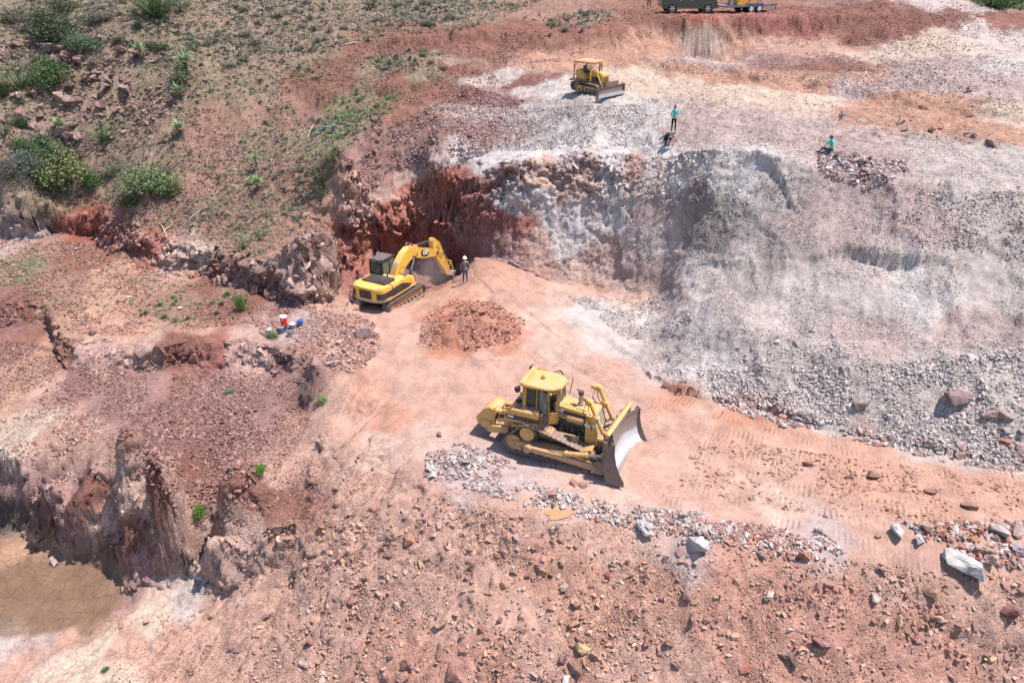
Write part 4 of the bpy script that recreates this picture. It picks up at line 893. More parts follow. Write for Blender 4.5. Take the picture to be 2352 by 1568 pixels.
B = [
 (1336,1492,48,BY,'round ochre yellow boulder, the most yellow stone low on the red spoil bank'),
 (1324,1543,64,(170,130,108),'big brown boulder with pale face just below the round ochre boulder'),
 (1300,1568,42,BW,'white chunk at the photo bottom edge under the big brown boulder'),
 (1322,1388,42,(196,146,118),'squared tan block with a dark shadow above the ochre boulder on the spoil bank'),
 (1292,1360,26,BD,'narrow dark upright stone leaning against the squared tan block'),
 (938,1244,52,(176,124,98),'half buried brown boulder with a hollow shaded face on the left of the spoil bank'),
 (890,1276,32,(150,104,104),'purple angular stone just below left of the half buried hollow boulder'),
 (872,1238,20,BM_,'small mauve stone tucked between the purple stone and the hollow boulder'),
 (815,1380,42,(186,124,104),'reddish flat topped rock on the left of the spoil bank, below the purple stone'),
 (1012,1438,46,(176,134,104),'wide olive brown rock low on the left half of the spoil bank'),
 (1108,1444,34,(192,116,96),'tall reddish rock right of the wide olive brown rock'),
 (1147,1428,28,(178,134,122),'grey brown rock between the tall reddish rock and a mauve one'),
 (1193,1415,24,BM_,'rounded mauve stone at the right end of a loose row on the spoil bank'),
 (1247,1320,30,BO,'orange red rock midway up the spoil bank beside a narrow upright one'),
 (1211,1326,20,(170,110,98),'narrow upright reddish stone left of the orange red rock'),
 (1394,1328,36,(184,92,82),'deep red rock in the middle of the spoil bank below the white boulders'),
 (1477,1330,32,(190,128,112),'reddish wedge of rock right of the deep red rock'),
 (1440,1290,24,(196,146,108),'small tan stone above and between the deep red rock and the reddish wedge'),
 (1294,1298,26,(180,112,82),'rusty orange stone above the narrow upright stones of the spoil bank'),
 (1153,1350,30,(196,140,104),'sandy orange stone left of the orange red rock on the spoil bank'),
 (1079,1262,26,(186,138,108),'tall sandy stone standing alone right of the hollow boulder'),
 (1228,1258,26,(176,118,98),'squared brown stone below the orange puddle'),
 (1185,1238,34,(196,156,138),'long pale streaked stone lying left of the squared brown stone'),
 (1326,1258,26,(150,138,108),'olive coloured stone right below the orange puddle'),
 (1282,1214,24,(150,124,112),'dark grey brown stone touching the lower rim of the orange puddle'),
 (938,1530,56,(136,88,80),'dark maroon faceted boulder at the lower left of the spoil bank'),
 (898,1510,24,(144,104,104),'purple grey stone left of the dark maroon faceted boulder'),
 (1054,1556,78,(150,98,84),'long dark red ledge of rock breaking out at the very bottom of the spoil bank'),
 (1485,1480,34,(172,104,96),'smooth reddish oval boulder right of the round ochre boulder'),
 (1535,1480,34,(180,136,104),'tan pillar shaped rock leaning in a dark crack of the spoil bank'),
 (1552,1530,32,(176,142,110),'brownish tan rock below the pillar shaped one'),
 (1320,1440,38,BO,'orange crumbly rock just above the round ochre boulder'),
 (541,1492,46,(128,94,96),'flat dark purple slab lying alone on the lower left slope'),
 (698,1524,34,(206,194,188),'pale grey angular rock right of the flat dark purple slab'),
 (771,1376,19,(170,160,156),'small grey stone left of the reddish flat topped rock'),
 (741,1214,30,(190,116,92),'orange red block above a dark notch on the left slope'),
 (600,1484,17,(134,100,106),'narrow purple stone between the flat purple slab and the pale grey rock'),
 (125,1292,34,(206,172,162),'pale pink boulder at the edge of the dried mud hole'),
 (278,1438,20,(180,138,104),'ochre brown stone below the tip of the cliff by the mud hole'),
 (336,1434,24,(206,162,150),'pink and white stone right of the cliff tip beside the mud hole'),
 (2212,1312,120,(230,222,216),'biggest white boulder of all, at the right end of the roadside rock row'),
 (2057,1230,58,(208,200,198),'pale grey white boulder standing alone left of the biggest white boulder'),
 (1878,1220,37,(176,168,166),'single light grey rock on the road edge between the two white groups'),
 (1599,1268,78,(212,202,200),'large white boulder with a bluish face at the front of the rock row'),
 (1617,1228,54,(186,164,162),'lilac boulder directly behind the large white bluish one'),
 (1487,1218,76,(218,208,204),'white crusted boulder in the middle of the grey rubble row'),
 (1749,1280,37,(180,160,146),'grey tan rock right below the large white boulder'),
 (1842,1278,56,(200,142,118),'long reddish tan boulder sunk in the road edge rubble'),
 (2256,1262,70,(202,166,144),'tan boulder behind the biggest white boulder'),
 (2290,1228,54,(200,190,186),'grey white boulder at the back of the right hand cluster'),
 (2335,1222,64,(206,170,158),'pinkish boulder cut by the right edge of the photo'),
 (2336,1268,54,(184,166,168),'lilac boulder right of the tan one at the photo edge'),
 (2276,1292,46,(206,172,150),'sandy boulder between the biggest white boulder and the lilac one'),
 (2122,1218,50,(186,148,128),'brown tan boulder in the middle of the gap left of the white giant'),
 (2111,1246,40,(214,206,204),'white stone wedged below the brown tan boulder'),
 (2018,1234,22,(190,126,112),'smooth red stone left of the lone pale grey white boulder'),
 (1884,1482,54,(146,88,90),'maroon blocky boulder on the lower right spoil bank'),
 (1809,1514,58,(126,92,84),'dark brown slab shaped boulder left of the maroon blocky one'),
 (1713,1536,46,(190,112,86),'rust orange boulder left of the dark brown slab'),
 (2132,1370,56,(160,112,92),'brown rock half buried on the right part of the spoil bank'),
 (2316,1402,70,(146,88,84),'dark red flat rock near the right edge of the spoil bank'),
 (2085,1456,26,(184,132,100),'sandy brown stone below the half buried brown rock'),
 (1656,1484,24,BY,'yellowish stone left of the rust orange boulder'),
 (1594,1390,22,(214,176,112),'small bright yellow stone under the large white bluish boulder'),
 (1853,1548,30,BO,'orange stone at the bottom under the dark brown slab'),
 (2021,1312,26,(132,92,84),'dark brown stone alone on the pale upper part of the right bank'),
 (2199,920,104,(172,142,142),'huge mauve slab of rock in the grey slope at the right'),
 (2286,960,82,(178,152,140),'big tan grey block just right of the huge mauve slab'),
 (2225,822,44,(218,204,202),'white oblong boulder above the huge mauve slab'),
 (1977,934,46,(180,162,152),'brownish grey boulder in the gravel above the road edge'),
 (1703,937,32,(214,182,168),'pink white stone at the left tip of the rubble row'),
 (1796,964,36,(200,132,108),'orange red boulder in the row of pale stones'),
 (2309,1020,32,(180,106,92),'red boulder on the gravel at the right edge of the road'),
 (2342,1036,48,(172,142,144),'mauve boulder right beside the red one at the photo edge'),
 (2000,1094,46,(170,122,98),'longest brown stone lying in the middle of the haul road'),
 (1951,1100,24,(150,102,88),'dark speckled clod left of the longest brown stone on the haul road'),
 (2137,1130,36,(168,122,104),'flat brown stone on the haul road below right of the longest one'),
 (2225,1164,48,(180,132,110),'low pinkish brown stone on the right part of the haul road'),
 (1853,1069,35,(160,112,96),'brown stone on the haul road left of the dark speckled clod'),
 (1931,268,34,(208,192,186),'pale grey pointed boulder on the orange track of the upper bench'),
 (1977,279,24,(220,206,200),'white low stone right of the pale grey pointed boulder'),
 (2068,284,36,(204,176,162),'sandy grey boulder further right along the upper bench track'),
 (2076,300,24,(180,150,138),'brownish stone just below the sandy grey bench boulder'),
 (2280,332,38,(178,146,134),'brown boulder by the right end of the upper bench row'),
 (1758,336,16,(240,232,226),'egg shaped bright white stone between the two bench people'),
 (2227,210,20,(170,150,148),'grey boulder on the rough ground above the bench track at the right'),
 (1341,30,44,(150,116,118),'tilted mauve slab left of the parked vehicle'),
 (1303,42,40,(168,132,122),'smooth brown boulder under the tilted mauve slab'),
 (859,278,28,(158,122,122),'lone mauve boulder between the agaves and the shale'),
 (150,140,56,(150,108,98),'largest reddish boulder on the scrub hillside'),
 (226,100,34,(146,112,106),'square topped boulder upslope right of the largest hillside boulder'),
 (278,120,32,(140,104,96),'low brown boulder with a shaded side right of the square topped one'),
 (113,110,22,(120,92,92),'small dark boulder left of the largest hillside boulder'),
 (43,108,36,(160,122,114),'flat pinkish boulder near the top left corner'),
 (209,186,36,(150,112,102),'pointed reddish boulder below the largest hillside boulder'),
 (296,194,26,(146,108,100),'rounded boulder in the small group left of the tall yuccas'),
 (281,187,20,(150,116,106),'stone against the left side of that rounded boulder by the yuccas'),
 (76,222,30,(148,104,92),'tall red boulder at the head of the boulder cluster on the left'),
 (50,262,38,(156,112,104),'widest boulder of the cluster on the left'),
 (88,272,32,(150,114,110),'grey mauve boulder right of the widest cluster boulder'),
 (72,296,26,(152,114,108),'upright boulder at the foot of the boulder cluster'),
 (96,246,28,(152,110,98),'reddish boulder in the heart of the boulder cluster'),
 (147,252,28,(144,108,104),'boulder with a sharp corner right of the cluster'),
 (147,230,24,(152,114,104),'smaller boulder resting above the sharp cornered one'),
 (165,312,24,(148,108,104),'rounded boulder beside the lowest yucca of the boulder cluster'),
 (163,340,26,(154,108,98),'reddish boulder just above the light green bushes'),
 (187,357,20,(140,96,90),'dark red stone right of the light green bushes'),
 (402,138,28,(146,112,106),'flat layered boulder above the tall yuccas'),
 (212,768,23,(120,92,88),'single dark boulder on the terrace edge at the left'),
 (323,744,14,(138,116,108),'small upright grey stump of stone on the terrace edge'),
 (835,776,66,(196,160,152),'large pinkish white boulder with a dark side near the excavator'),
 (616,742,34,(170,132,130),'flat mauve boulder left of the red drinks cooler'),
 (717,672,52,(206,172,156),'pale pink slab leaning in the outcrop left of the excavator'),
 (706,592,42,(164,112,104),'red brown block at the top of the outcrop left of the excavator'),
 (740,612,34,(194,152,134),'cream edged block right in the outcrop left of the excavator'),
 (682,640,32,(160,118,112),'dark shard on the left flank of the outcrop'),
 (444,636,34,(196,150,124),'round sandy boulder in the hollow under the terrace bank'),
 (175,575,18,(206,172,160),'pale rounded stone on the terrace under the red bank'),
 (1108,722,30,(202,136,100),'largest orange boulder on the dirt pile'),
 (1088,712,24,(204,144,112),'orange boulder left of the largest one on the dirt pile'),
 (1107,700,22,(200,134,100),'orange boulder crowning the dirt pile'),
 (1050,724,18,(196,130,100),'small orange boulder on the left shoulder of the dirt pile'),
 (974,772,24,(196,134,104),'orange boulder at the left foot of the dirt pile'),
 (1166,768,28,(204,150,122),'pale orange boulder at the right foot of the dirt pile'),
 (993,793,20,(186,122,98),'orange brown boulder at the lower left foot of the dirt pile'),
 (1073,800,22,(192,138,118),'tan boulder at the front foot of the dirt pile'),
 (1098,796,20,(198,132,98),'orange boulder right of the tan one at the front of the dirt pile'),
 (989,1080,32,(222,216,212),'leftmost white rock of the white heap behind the bulldozer ripper'),
 (996,1096,30,(230,224,220),'brightest white rock at the bottom left of the white heap'),
 (1039,1092,27,(222,212,208),'upright white rock in the middle of the white heap'),
 (1072,1112,26,(232,226,222),'white forked rock at the right end of the white heap'),
 (1068,1066,32,(190,174,174),'lilac rock at the top of the white heap'),
 (1139,1060,28,(186,162,160),'grey pink rock between the white heap and the bulldozer track'),
 (1170,1134,17,(212,200,204),'small rounded white rock below the bulldozer track'),
 (1268,1140,30,(198,138,120),'reddish rock above the white and tan pair by the puddle'),
 (1268,1163,26,(184,156,130),'tan rock touching the white rock at the puddle'),
 (1294,1166,32,(228,220,216),'white rock at the upper rim of the orange puddle'),
 (1318,1112,36,(190,136,122),'flat pinkish clod under the bulldozer push arm'),
 (1338,1116,32,(186,130,112),'second flat clod right under the bulldozer push arm'),
 (1010,1000,22,(164,116,112),'mauve stone left of the bulldozer ripper'),
]
for q in B:
    slabby = any(w_ in q[4] for w_ in ('slab', 'flat', 'ledge', 'shard', 'layered', 'low pinkish', 'wide '))
    kw = dict(slab=slabby, tall=1.7 if slabby and 'purple' not in q[4] else (1.25 if ('tall' in q[4] or 'upright' in q[4] or 'pillar' in q[4]) else 1.0))
    boulder(*q[:5], **kw)

def boulder_field(poly, n, s0, s1_, pal, label, group, seed, pw=1.5, **k):
    X, Y, Z = sheet_area(poly, n, seed, .4, 1.0)
    r_ = random.Random(seed)
    for a_, b_, c_ in zip(X, Y, Z):
        s = s0 + (s1_ - s0) * r_.random() ** pw
        cc_ = r_.choice(pal); q_ = (s - s0) / (s1_ - s0); sz_ = 'small' if q_ < .12 else 'middling' if q_ < .45 else 'large'
        boulder(a_ * 10, b_ * 10, s, cc_, whereabouts((a_, b_, c_), 'rock' if sz_ != 'large' else 'boulder', cc_, sz_) or label, group, world=Vector((a_, b_, c_)), **k)
boulder_field([(1690,930),(1760,935),(2000,1000),(2200,1040),(2340,1060),(2340,1085),(2200,1062),(2000,1015),(1760,965)], 30, .3, .75, P_WHITE + P_PINK[:2], 'pale angular rock in the row along the upper road edge', 'rocks along the upper road edge', 61)
boulder_field([(1890,355),(2070,372),(2060,400),(1975,430),(1900,395)], 26, .3, .85, P_WHITE + P_SHALE[:2], 'white and mauve rock in the heap below the seated person', 'rocks heaped below the seated person', 62)
boulder_field([(1190,1115),(1300,1140),(1440,1170),(1640,1190),(1700,1240),(1560,1235),(1400,1195),(1200,1145)], 24, .22, .6, P_WHITE + P_PINK[:2], 'pale rock in the rubble row in front of the bulldozer', 'rocks in the row before the bulldozer', 63)
boulder_field([(0,120),(230,90),(300,200),(250,330),(160,350),(0,360)], 36, .9, 2.4, P_HILL, 'reddish brown boulder among the bushes of the upper left hillside', 'boulders of the upper left hillside', 64)
boulder_field([(740,790),(860,770),(870,820),(800,855),(750,840)], 12, .35, .8, P_PINK + P_WHITE[1:4], 'pinkish rock in the jumble between excavator and shelf', 'rocks between the excavator and the shelf', 65)
boulder_field([(2150,850),(2352,800),(2352,1000),(2200,980)], 9, .35, .9, P_GREY + P_WHITE[:2], 'grey rock in the gravel around the huge mauve slab', 'rocks around the mauve slab', 66)
boulder_field([(1000,290),(1130,320),(1080,350),(980,340)], 8, .4, 1.0, P_SHALE + P_WHITE[2:4], 'shattered mauve rock sticking out above the left crest', 'shattered rocks above the left crest', 67)
boulder_field([(2080,270),(2352,330),(2352,350),(2150,315)], 8, .35, .9, P_PINK + P_WHITE[:3], 'sandy rock in the row along the upper bench track', 'rocks along the upper bench track', 68)
boulder_field([(750,1180),(1000,1150),(1450,1260),(1900,1320),(2330,1360),(2330,1560),(700,1560),(600,1420)], 42, .3, .75, P_FG + P_ORG[:3] + [(170,120,112), (150,106,104)], 'tan or reddish stone half sunk in the loose spoil bank', 'stones half sunk in the spoil bank', 69, pw=2.0)
# ---------------------------------------------------------------- mesh builder
def frame_from(p0, p1):
    d = (Vector(p1) - Vector(p0)); L_ = d.length
    return d.to_track_quat('Z', 'Y').to_matrix().to_4x4(), L_
class MB:
    OFF = (0, 0, 0)
    def __init__(s): s.bm = bmesh.new(); s.mi = 0
    def _fin(s, vs, m):
        bmesh.ops.transform(s.bm, matrix=m, verts=vs)
        for f in {f for v in vs for f in v.link_faces}: f.material_index = s.mi
    def box(s, c, d, rot=None, taper=None, bev=0.0):
        r_ = bmesh.ops.create_cube(s.bm, size=1); vs = r_['verts']
        if taper:
            for v in vs:
                if v.co.z > 0: v.co.x *= taper[0]; v.co.y *= taper[1]
        M = Matrix.Translation(c) @ (Euler(rot).to_matrix().to_4x4() if rot else Matrix()) @ Matrix.Diagonal((*d, 1))
        s._fin(vs, M)
        if bev:
            es = list({e for v in vs for e in v.link_edges})
            r_ = bmesh.ops.bevel(s.bm, geom=es, offset=bev, segments=2, affect='EDGES')
            for f in r_['faces']: f.material_index = s.mi
        return s
    def cyl(s, p0, p1, r0, r1=None, n=14, cap=True):
        M, L_ = frame_from(p0, p1)
        r_ = bmesh.ops.create_cone(s.bm, cap_ends=cap, segments=n, radius1=r0, radius2=r0 if r1 is None else r1, depth=L_)
        s._fin(r_['verts'], Matrix.Translation((Vector(p0) + Vector(p1)) / 2) @ M); return s
    def prism(s, pts, a, b, axis='y', bev=0.0):
        """outline pts (u,v) pushed from a to b along the axis; axis y: (x,z), axis z: (x,y), axis x: (y,z)"""
        def P(u, v, w): return {'y': (u, w, v), 'z': (u, v, w), 'x': (w, u, v)}[axis]
        A = [s.bm.verts.new(P(u, v, a)) for u, v in pts]; B_ = [s.bm.verts.new(P(u, v, b)) for u, v in pts]
        fs = [s.bm.faces.new(A), s.bm.faces.new(B_[::-1])]
        for i in range(len(pts)):
            j = (i + 1) % len(pts); fs.append(s.bm.faces.new((A[j], A[i], B_[i], B_[j])))
        for f in fs: f.material_index = s.mi
        if bev:
            es = list({e for v in A + B_ for e in v.link_edges})
            r_ = bmesh.ops.bevel(s.bm, geom=es, offset=bev, segments=2, affect='EDGES')
            for f in r_['faces']: f.material_index = s.mi
        return s
    def tube(s, pts, r, n=7):
        P_ = [Vector(p) for p in pts]; rings = []
        up = Vector((0, 0, 1))
        for i, p in enumerate(P_):
            t = (P_[min(i + 1, len(P_) - 1)] - P_[max(i - 1, 0)]).normalized()
            q = t.cross(up)
            if q.length < .05: q = t.cross(Vector((0, 1, 0)))
            q.normalize(); w = q.cross(t)
            rr = r[i] if isinstance(r, (list, tuple)) else r
            rings.append([s.bm.verts.new(p + (q * math.cos(a_) + w * math.sin(a_)) * rr) for a_ in [k * 2 * math.pi / n for k in range(n)]])
        for A, B_ in zip(rings[:-1], rings[1:]):
            for k in range(n):
                f = s.bm.faces.new((A[k], A[(k + 1) % n], B_[(k + 1) % n], B_[k])); f.material_index = s.mi; f.smooth = True
        for A in (rings[0][::-1], rings[-1]):
            s.bm.faces.new(A).material_index = s.mi
        return s
    def sphere(s, c, r, sc=(1, 1, 1), n=12):
        r_ = bmesh.ops.create_uvsphere(s.bm, u_segments=n, v_segments=max(6, n * 2 // 3), radius=r)
        s._fin(r_['verts'], Matrix.Translation(c) @ Matrix.Diagonal((*sc, 1)))
        for f in {f for v in r_['verts'] for f in v.link_faces}: f.smooth = True
        return s
    def build(s, name, mats, parent=None, bevel=0.0, label=None):
        bmesh.ops.recalc_face_normals(s.bm, faces=s.bm.faces)
        if any(MB.OFF): bmesh.ops.translate(s.bm, vec=MB.OFF, verts=s.bm.verts)
        me = bpy.data.meshes.new(name); s.bm.to_mesh(me); s.bm.free()
        for m_ in (mats if isinstance(mats, (list, tuple)) else [mats]): me.materials.append(m_)
        o = link(name, me, parent)
        if bevel:
            md = o.modifiers.new('edge', 'BEVEL'); md.width = bevel; md.segments = 2; md.limit_method = 'ANGLE'; md.angle_limit = R(40)
            md.harden_normals = False
        if label: o['label'] = label
        return o
def empty(name, loc, rz=0, rx=0, ry=0):
    o = bpy.data.objects.new(name, None); COL.objects.link(o); o.location = loc; o.rotation_euler = (rx, ry, rz); o.empty_display_size = .3
    return o

def paint(name, c, rough=.45, dust=.35, rust=.15, metal=0.0, spec=.5, dustc=(.42, .29, .235), sc=1.0, low=None):
    s = NT(name, rough, spec)
    s.b.inputs['Metallic'].default_value = metal
    tc = s.n('ShaderNodeTexCoord'); ob = tc.outputs['Object']
    n1_ = s.noise(1.7 * sc, 5, .65, ob, .4); n2_ = s.noise(9 * sc, 4, .7, ob); n3_ = s.noise(30 * sc, 2, .6, ob)
    cc = s.mix(1.0, (*c, 1)[:3], s.ramp(n1_.outputs[0], [(.3, .86), (.7, 1.08)]), 'MULTIPLY')
    geo_ = s.n('ShaderNodeNewGeometry'); sx = s.n('ShaderNodeSeparateXYZ'); s.l(geo_.outputs['True Normal'], sx.inputs[0])
    up_ = s.math('MULTIPLY', s.math('MAXIMUM', sx.outputs[2], 0.0), .6)
    dm = s.math('ADD', s.ramp(s.math('ADD', s.math('MULTIPLY', n1_.outputs[0], .6), s.math('MULTIPLY', n2_.outputs[0], .4)), [(.42, 0.), (.66, 1.)]), up_)
    dm = s.math('MULTIPLY', dm, dust, True)
    if low is not None:       # dirt thrown up on the lower parts: fades with height above the ground (object space)
        so_ = s.n('ShaderNodeSeparateXYZ'); s.l(ob, so_.inputs[0])
        lo_ = s.n('ShaderNodeMapRange'); lo_.inputs['From Min'].default_value = low[0]; lo_.inputs['From Max'].default_value = low[1]
        lo_.inputs['To Min'].default_value = low[2]; lo_.inputs['To Max'].default_value = 0.0
        s.l(s.math('ADD', so_.outputs[2], s.math('MULTIPLY', s.math('SUBTRACT', n2_.outputs[0], .5), .6)), lo_.inputs['Value'])
        dm = s.math('MAXIMUM', dm, lo_.outputs[0])
    cc = s.mix(dm, cc, dustc)
    if rust:
        gr_ = s.noise(3.1 * sc, 5, .7, ob, 1.2); cc = s.mix(s.math('MULTIPLY', s.ramp(gr_.outputs[0], [(.56, 0.), (.68, 1.)]), .45), cc, (.10, .07, .05))
        rm = s.ramp(s.math('ADD', s.math('MULTIPLY', n2_.outputs[0], .6), s.math('MULTIPLY', n3_.outputs[0], .4)), [(.60 - rust * .12, 0.), (.66, 1.)])
        cc = s.mix(s.math('MULTIPLY', rm, .75), cc, (.13, .055, .03))
    s.l(cc, s.b.inputs['Base Color'])
    rr = s.n('ShaderNodeMapRange'); rr.inputs['To Min'].default_value = rough; rr.inputs['To Max'].default_value = .92
    s.l(dm, rr.inputs['Value']); s.l(rr.outputs[0], s.b.inputs['Roughness'])
    s.l(s.bump(n3_.outputs[0], .15, .01), s.b.inputs['Normal'])
    return s.m
YEL = (.72, .42, .085)
M_Y = paint('machine_yellow', (.66, .33, .035), .55, .45, .35, low=(.0, 2.2, .65))
M_YD = paint('dusty_yellow', (.52, .28, .06), .65, .75, .45, low=(0, 1.6, .9), dustc=(.36, .23, .17))
M_YX = paint('fresh_yellow', (.78, .42, .04), .42, .30, .10)
M_YXD = paint('fresh_yellow_dusty', (.70, .38, .06), .5, .6, .12)
M_OLDY = paint('old_yellow', (.60, .34, .04), .5, .3, .35)
M_ORP = paint('faded_orange', (.74, .31, .10), .6, .35, .25)
M_BLK = paint('black_paint', (.018, .018, .02), .4, .13, .0)
M_RUB = paint('black_rubber', (.02, .02, .02), .75, .25, .0)
M_TRK = paint('track_steel', (.15, .115, .10), .5, .75, .35, .3, dustc=(.35, .235, .19))
M_TRKG = paint('grey_track_steel', (.22, .19, .175), .45, .55, .2, .4, dustc=(.37, .28, .24))
M_STL = paint('worn_steel', (.40, .39, .40), .38, .25, .12, .55, dustc=(.36, .31, .29))
M_BLD = paint('blade_steel', (.17, .12, .10), .55, .6, .5, .25, dustc=(.28, .185, .15))
M_DKM = paint('dark_engine_metal', (.06, .055, .052), .5, .4, .3, .4)
M_CHR = paint('polished_rod', (.55, .55, .56), .18, .08, .0, .9)
M_SLV = paint('galvanised_pipe', (.36, .34, .33), .4, .2, .15, .6)
M_MAR = paint('maroon_stripe', (.16, .025, .03), .4, .25, .1)
M_DRS = paint('rusty_frame', (.13, .055, .035), .65, .4, .5)
M_WH = paint('white_plastic', (.78, .78, .76), .45, .15, .0)
M_BEA = NT('beacon_orange', .3, .5); M_BEA.b.inputs['Base Color'].default_value = (.75, .17, .02, 1); M_BEA = M_BEA.m
def flatmat(name, c, rough=.5, metal=0.):
    s = NT(name, rough, .4); tc = s.n('ShaderNodeTexCoord')
    nn = s.noise(6, 4, .65, tc.outputs['Object'])
    s.l(s.mix(1.0, c, s.ramp(nn.outputs[0], [(.3, .8), (.7, 1.12)]), 'MULTIPLY'), s.b.inputs['Base Color'])
    s.b.inputs['Metallic'].default_value = metal
    return s.m
def glass(name, tint, alpha=.45):
    s = NT(name, .06, .6); s.b.inputs['Base Color'].default_value = (*tint, 1); s.b.inputs['Alpha'].default_value = alpha
    tc = s.n('ShaderNodeTexCoord'); nn = s.noise(3, 4, .6, tc.outputs['Object'])
    s.l(s.ramp(nn.outputs[0], [(.3, alpha - .1), (.7, alpha + .2)]), s.b.inputs['Alpha'])
    return s.m
M_GLS = glass('tinted_glass', (.06, .08, .075), .5)
M_GLG = glass('dusty_cab_glass', (.16, .18, .13), .6)
M_DRG = glass('open_door_glass', (.30, .31, .29), .35)
M_LET = flatmat('letter_white', (.80, .78, .74)); M_LETY = flatmat('letter_yellow', (.8, .5, .1))

def lettering(txt, size, mat, parent, loc, rot, name='lettering', depth=.006, shear=0, bold=.02):
    cu = bpy.data.curves.new('lettering', 'FONT'); cu.body = txt; cu.size = size; cu.extrude = depth; cu.offset = bold * size; cu.shear = shear
    cu.align_x = 'CENTER'; cu.align_y = 'CENTER'; cu.space_character = .92; cu.resolution_u = 2
    to = bpy.data.objects.new('t', cu); COL.objects.link(to)
    bpy.context.view_layer.update()
    me = bpy.data.meshes.new_from_object(to.evaluated_get(bpy.context.evaluated_depsgraph_get()))
    bpy.data.objects.remove(to)
    me.materials.clear(); me.materials.append(mat)
    o = link(name, me, parent); o.location = loc; o.rotation_euler = rot
    return o

def loop_path(pts_r, step):
    """closed belt round wheels given as (x, z, r) in order; returns evenly spaced (x, z, angle)"""
    n = len(pts_r); segs = []
    for i in range(n):
        x0, z0, r0 = pts_r[i]; x1, z1, r1 = pts_r[(i + 1) % n]
        d = math.hypot(x1 - x0, z1 - z0); a_ = math.atan2(z1 - z0, x1 - x0); off = math.acos(max(-1, min(1, (r0 - r1) / d)))
        na = a_ + off
        segs.append(((x0 + r0 * math.cos(na), z0 + r0 * math.sin(na)), (x1 + r1 * math.cos(na), z1 + r1 * math.sin(na)), na))
    poly = []
    for i in range(n):
        (p, q, na) = segs[i]; poly += [p, q]
        nb = segs[(i + 1) % n][2]; x1, z1, r1 = pts_r[(i + 1) % n]
        da = (na - nb) % (2 * math.pi)
        if da > 1.9 * math.pi: da = 0
        k = max(1, int(da / .12))
        for j in range(1, k): t = na - da * j / k; poly.append((x1 + r1 * math.cos(t), z1 + r1 * math.sin(t)))
    L_ = [0]
    P_ = poly + [poly[0]]
    for a_, b_ in zip(P_[:-1], P_[1:]): L_.append(L_[-1] + math.hypot(b_[0] - a_[0], b_[1] - a_[1]))
    cnt = max(8, round(L_[-1] / step)); out = []
    for i in range(cnt):
        s_ = L_[-1] * i / cnt; k = max(j for j in range(len(L_)) if L_[j] <= s_ + 1e-9); k = min(k, len(P_) - 2)
        t = (s_ - L_[k]) / max(1e-6, L_[k + 1] - L_[k])
        out.append((P_[k][0] + (P_[k + 1][0] - P_[k][0]) * t, P_[k][1] + (P_[k + 1][1] - P_[k][1]) * t, math.atan2(P_[k + 1][1] - P_[k][1], P_[k + 1][0] - P_[k][0])))
    return out
def track(parent, wheels, y, width, pitch, mat, grouser=.06, three=False):
    """belt of single shoes; every shoe is a part"""
    m = MB(); m.box((0, 0, 0), (pitch * .96, width, .035))
    if three:
        for dx in (-.32, 0, .32): m.box((dx * pitch, 0, .03), (.018, width, .04))
    else:
        m.box((-pitch * .38, 0, grouser / 2 + .012), (.028, width, grouser))
    m.box((0, 0, -.05), (pitch * .9, width * .28, .07))
    bmesh.ops.recalc_face_normals(m.bm, faces=m.bm.faces)
    me = bpy.data.meshes.new('track_shoe'); m.bm.to_mesh(me); m.bm.free(); me.materials.append(mat)
    for x, z, a_ in loop_path(wheels, pitch):
        o = link('track_shoe', me, parent); o.location = (x, y, z); o.rotation_euler = (0, -a_, 0)

def hcyl(m, a, b, rb, rr, split=.55):
    """hydraulic ram: barrel then rod"""
    A, B_ = Vector(a), Vector(b); M_ = A.lerp(B_, split)
    m.mi = 0; m.cyl(A, M_, rb, n=16); m.cyl(M_ - (B_ - A).normalized() * .06, M_ + (B_ - A).normalized() * .02, rb * 1.18, n=16)
    m.mi = 1; m.cyl(M_, B_, rr, n=12)
    m.mi = 0; m.cyl(B_ - Vector((0, rb * .9, 0)), B_ + Vector((0, rb * .9, 0)), rb * .8, n=12)
    m.cyl(A - Vector((0, rb * .9, 0)), A + Vector((0, rb * .9, 0)), rb * .8, n=12)

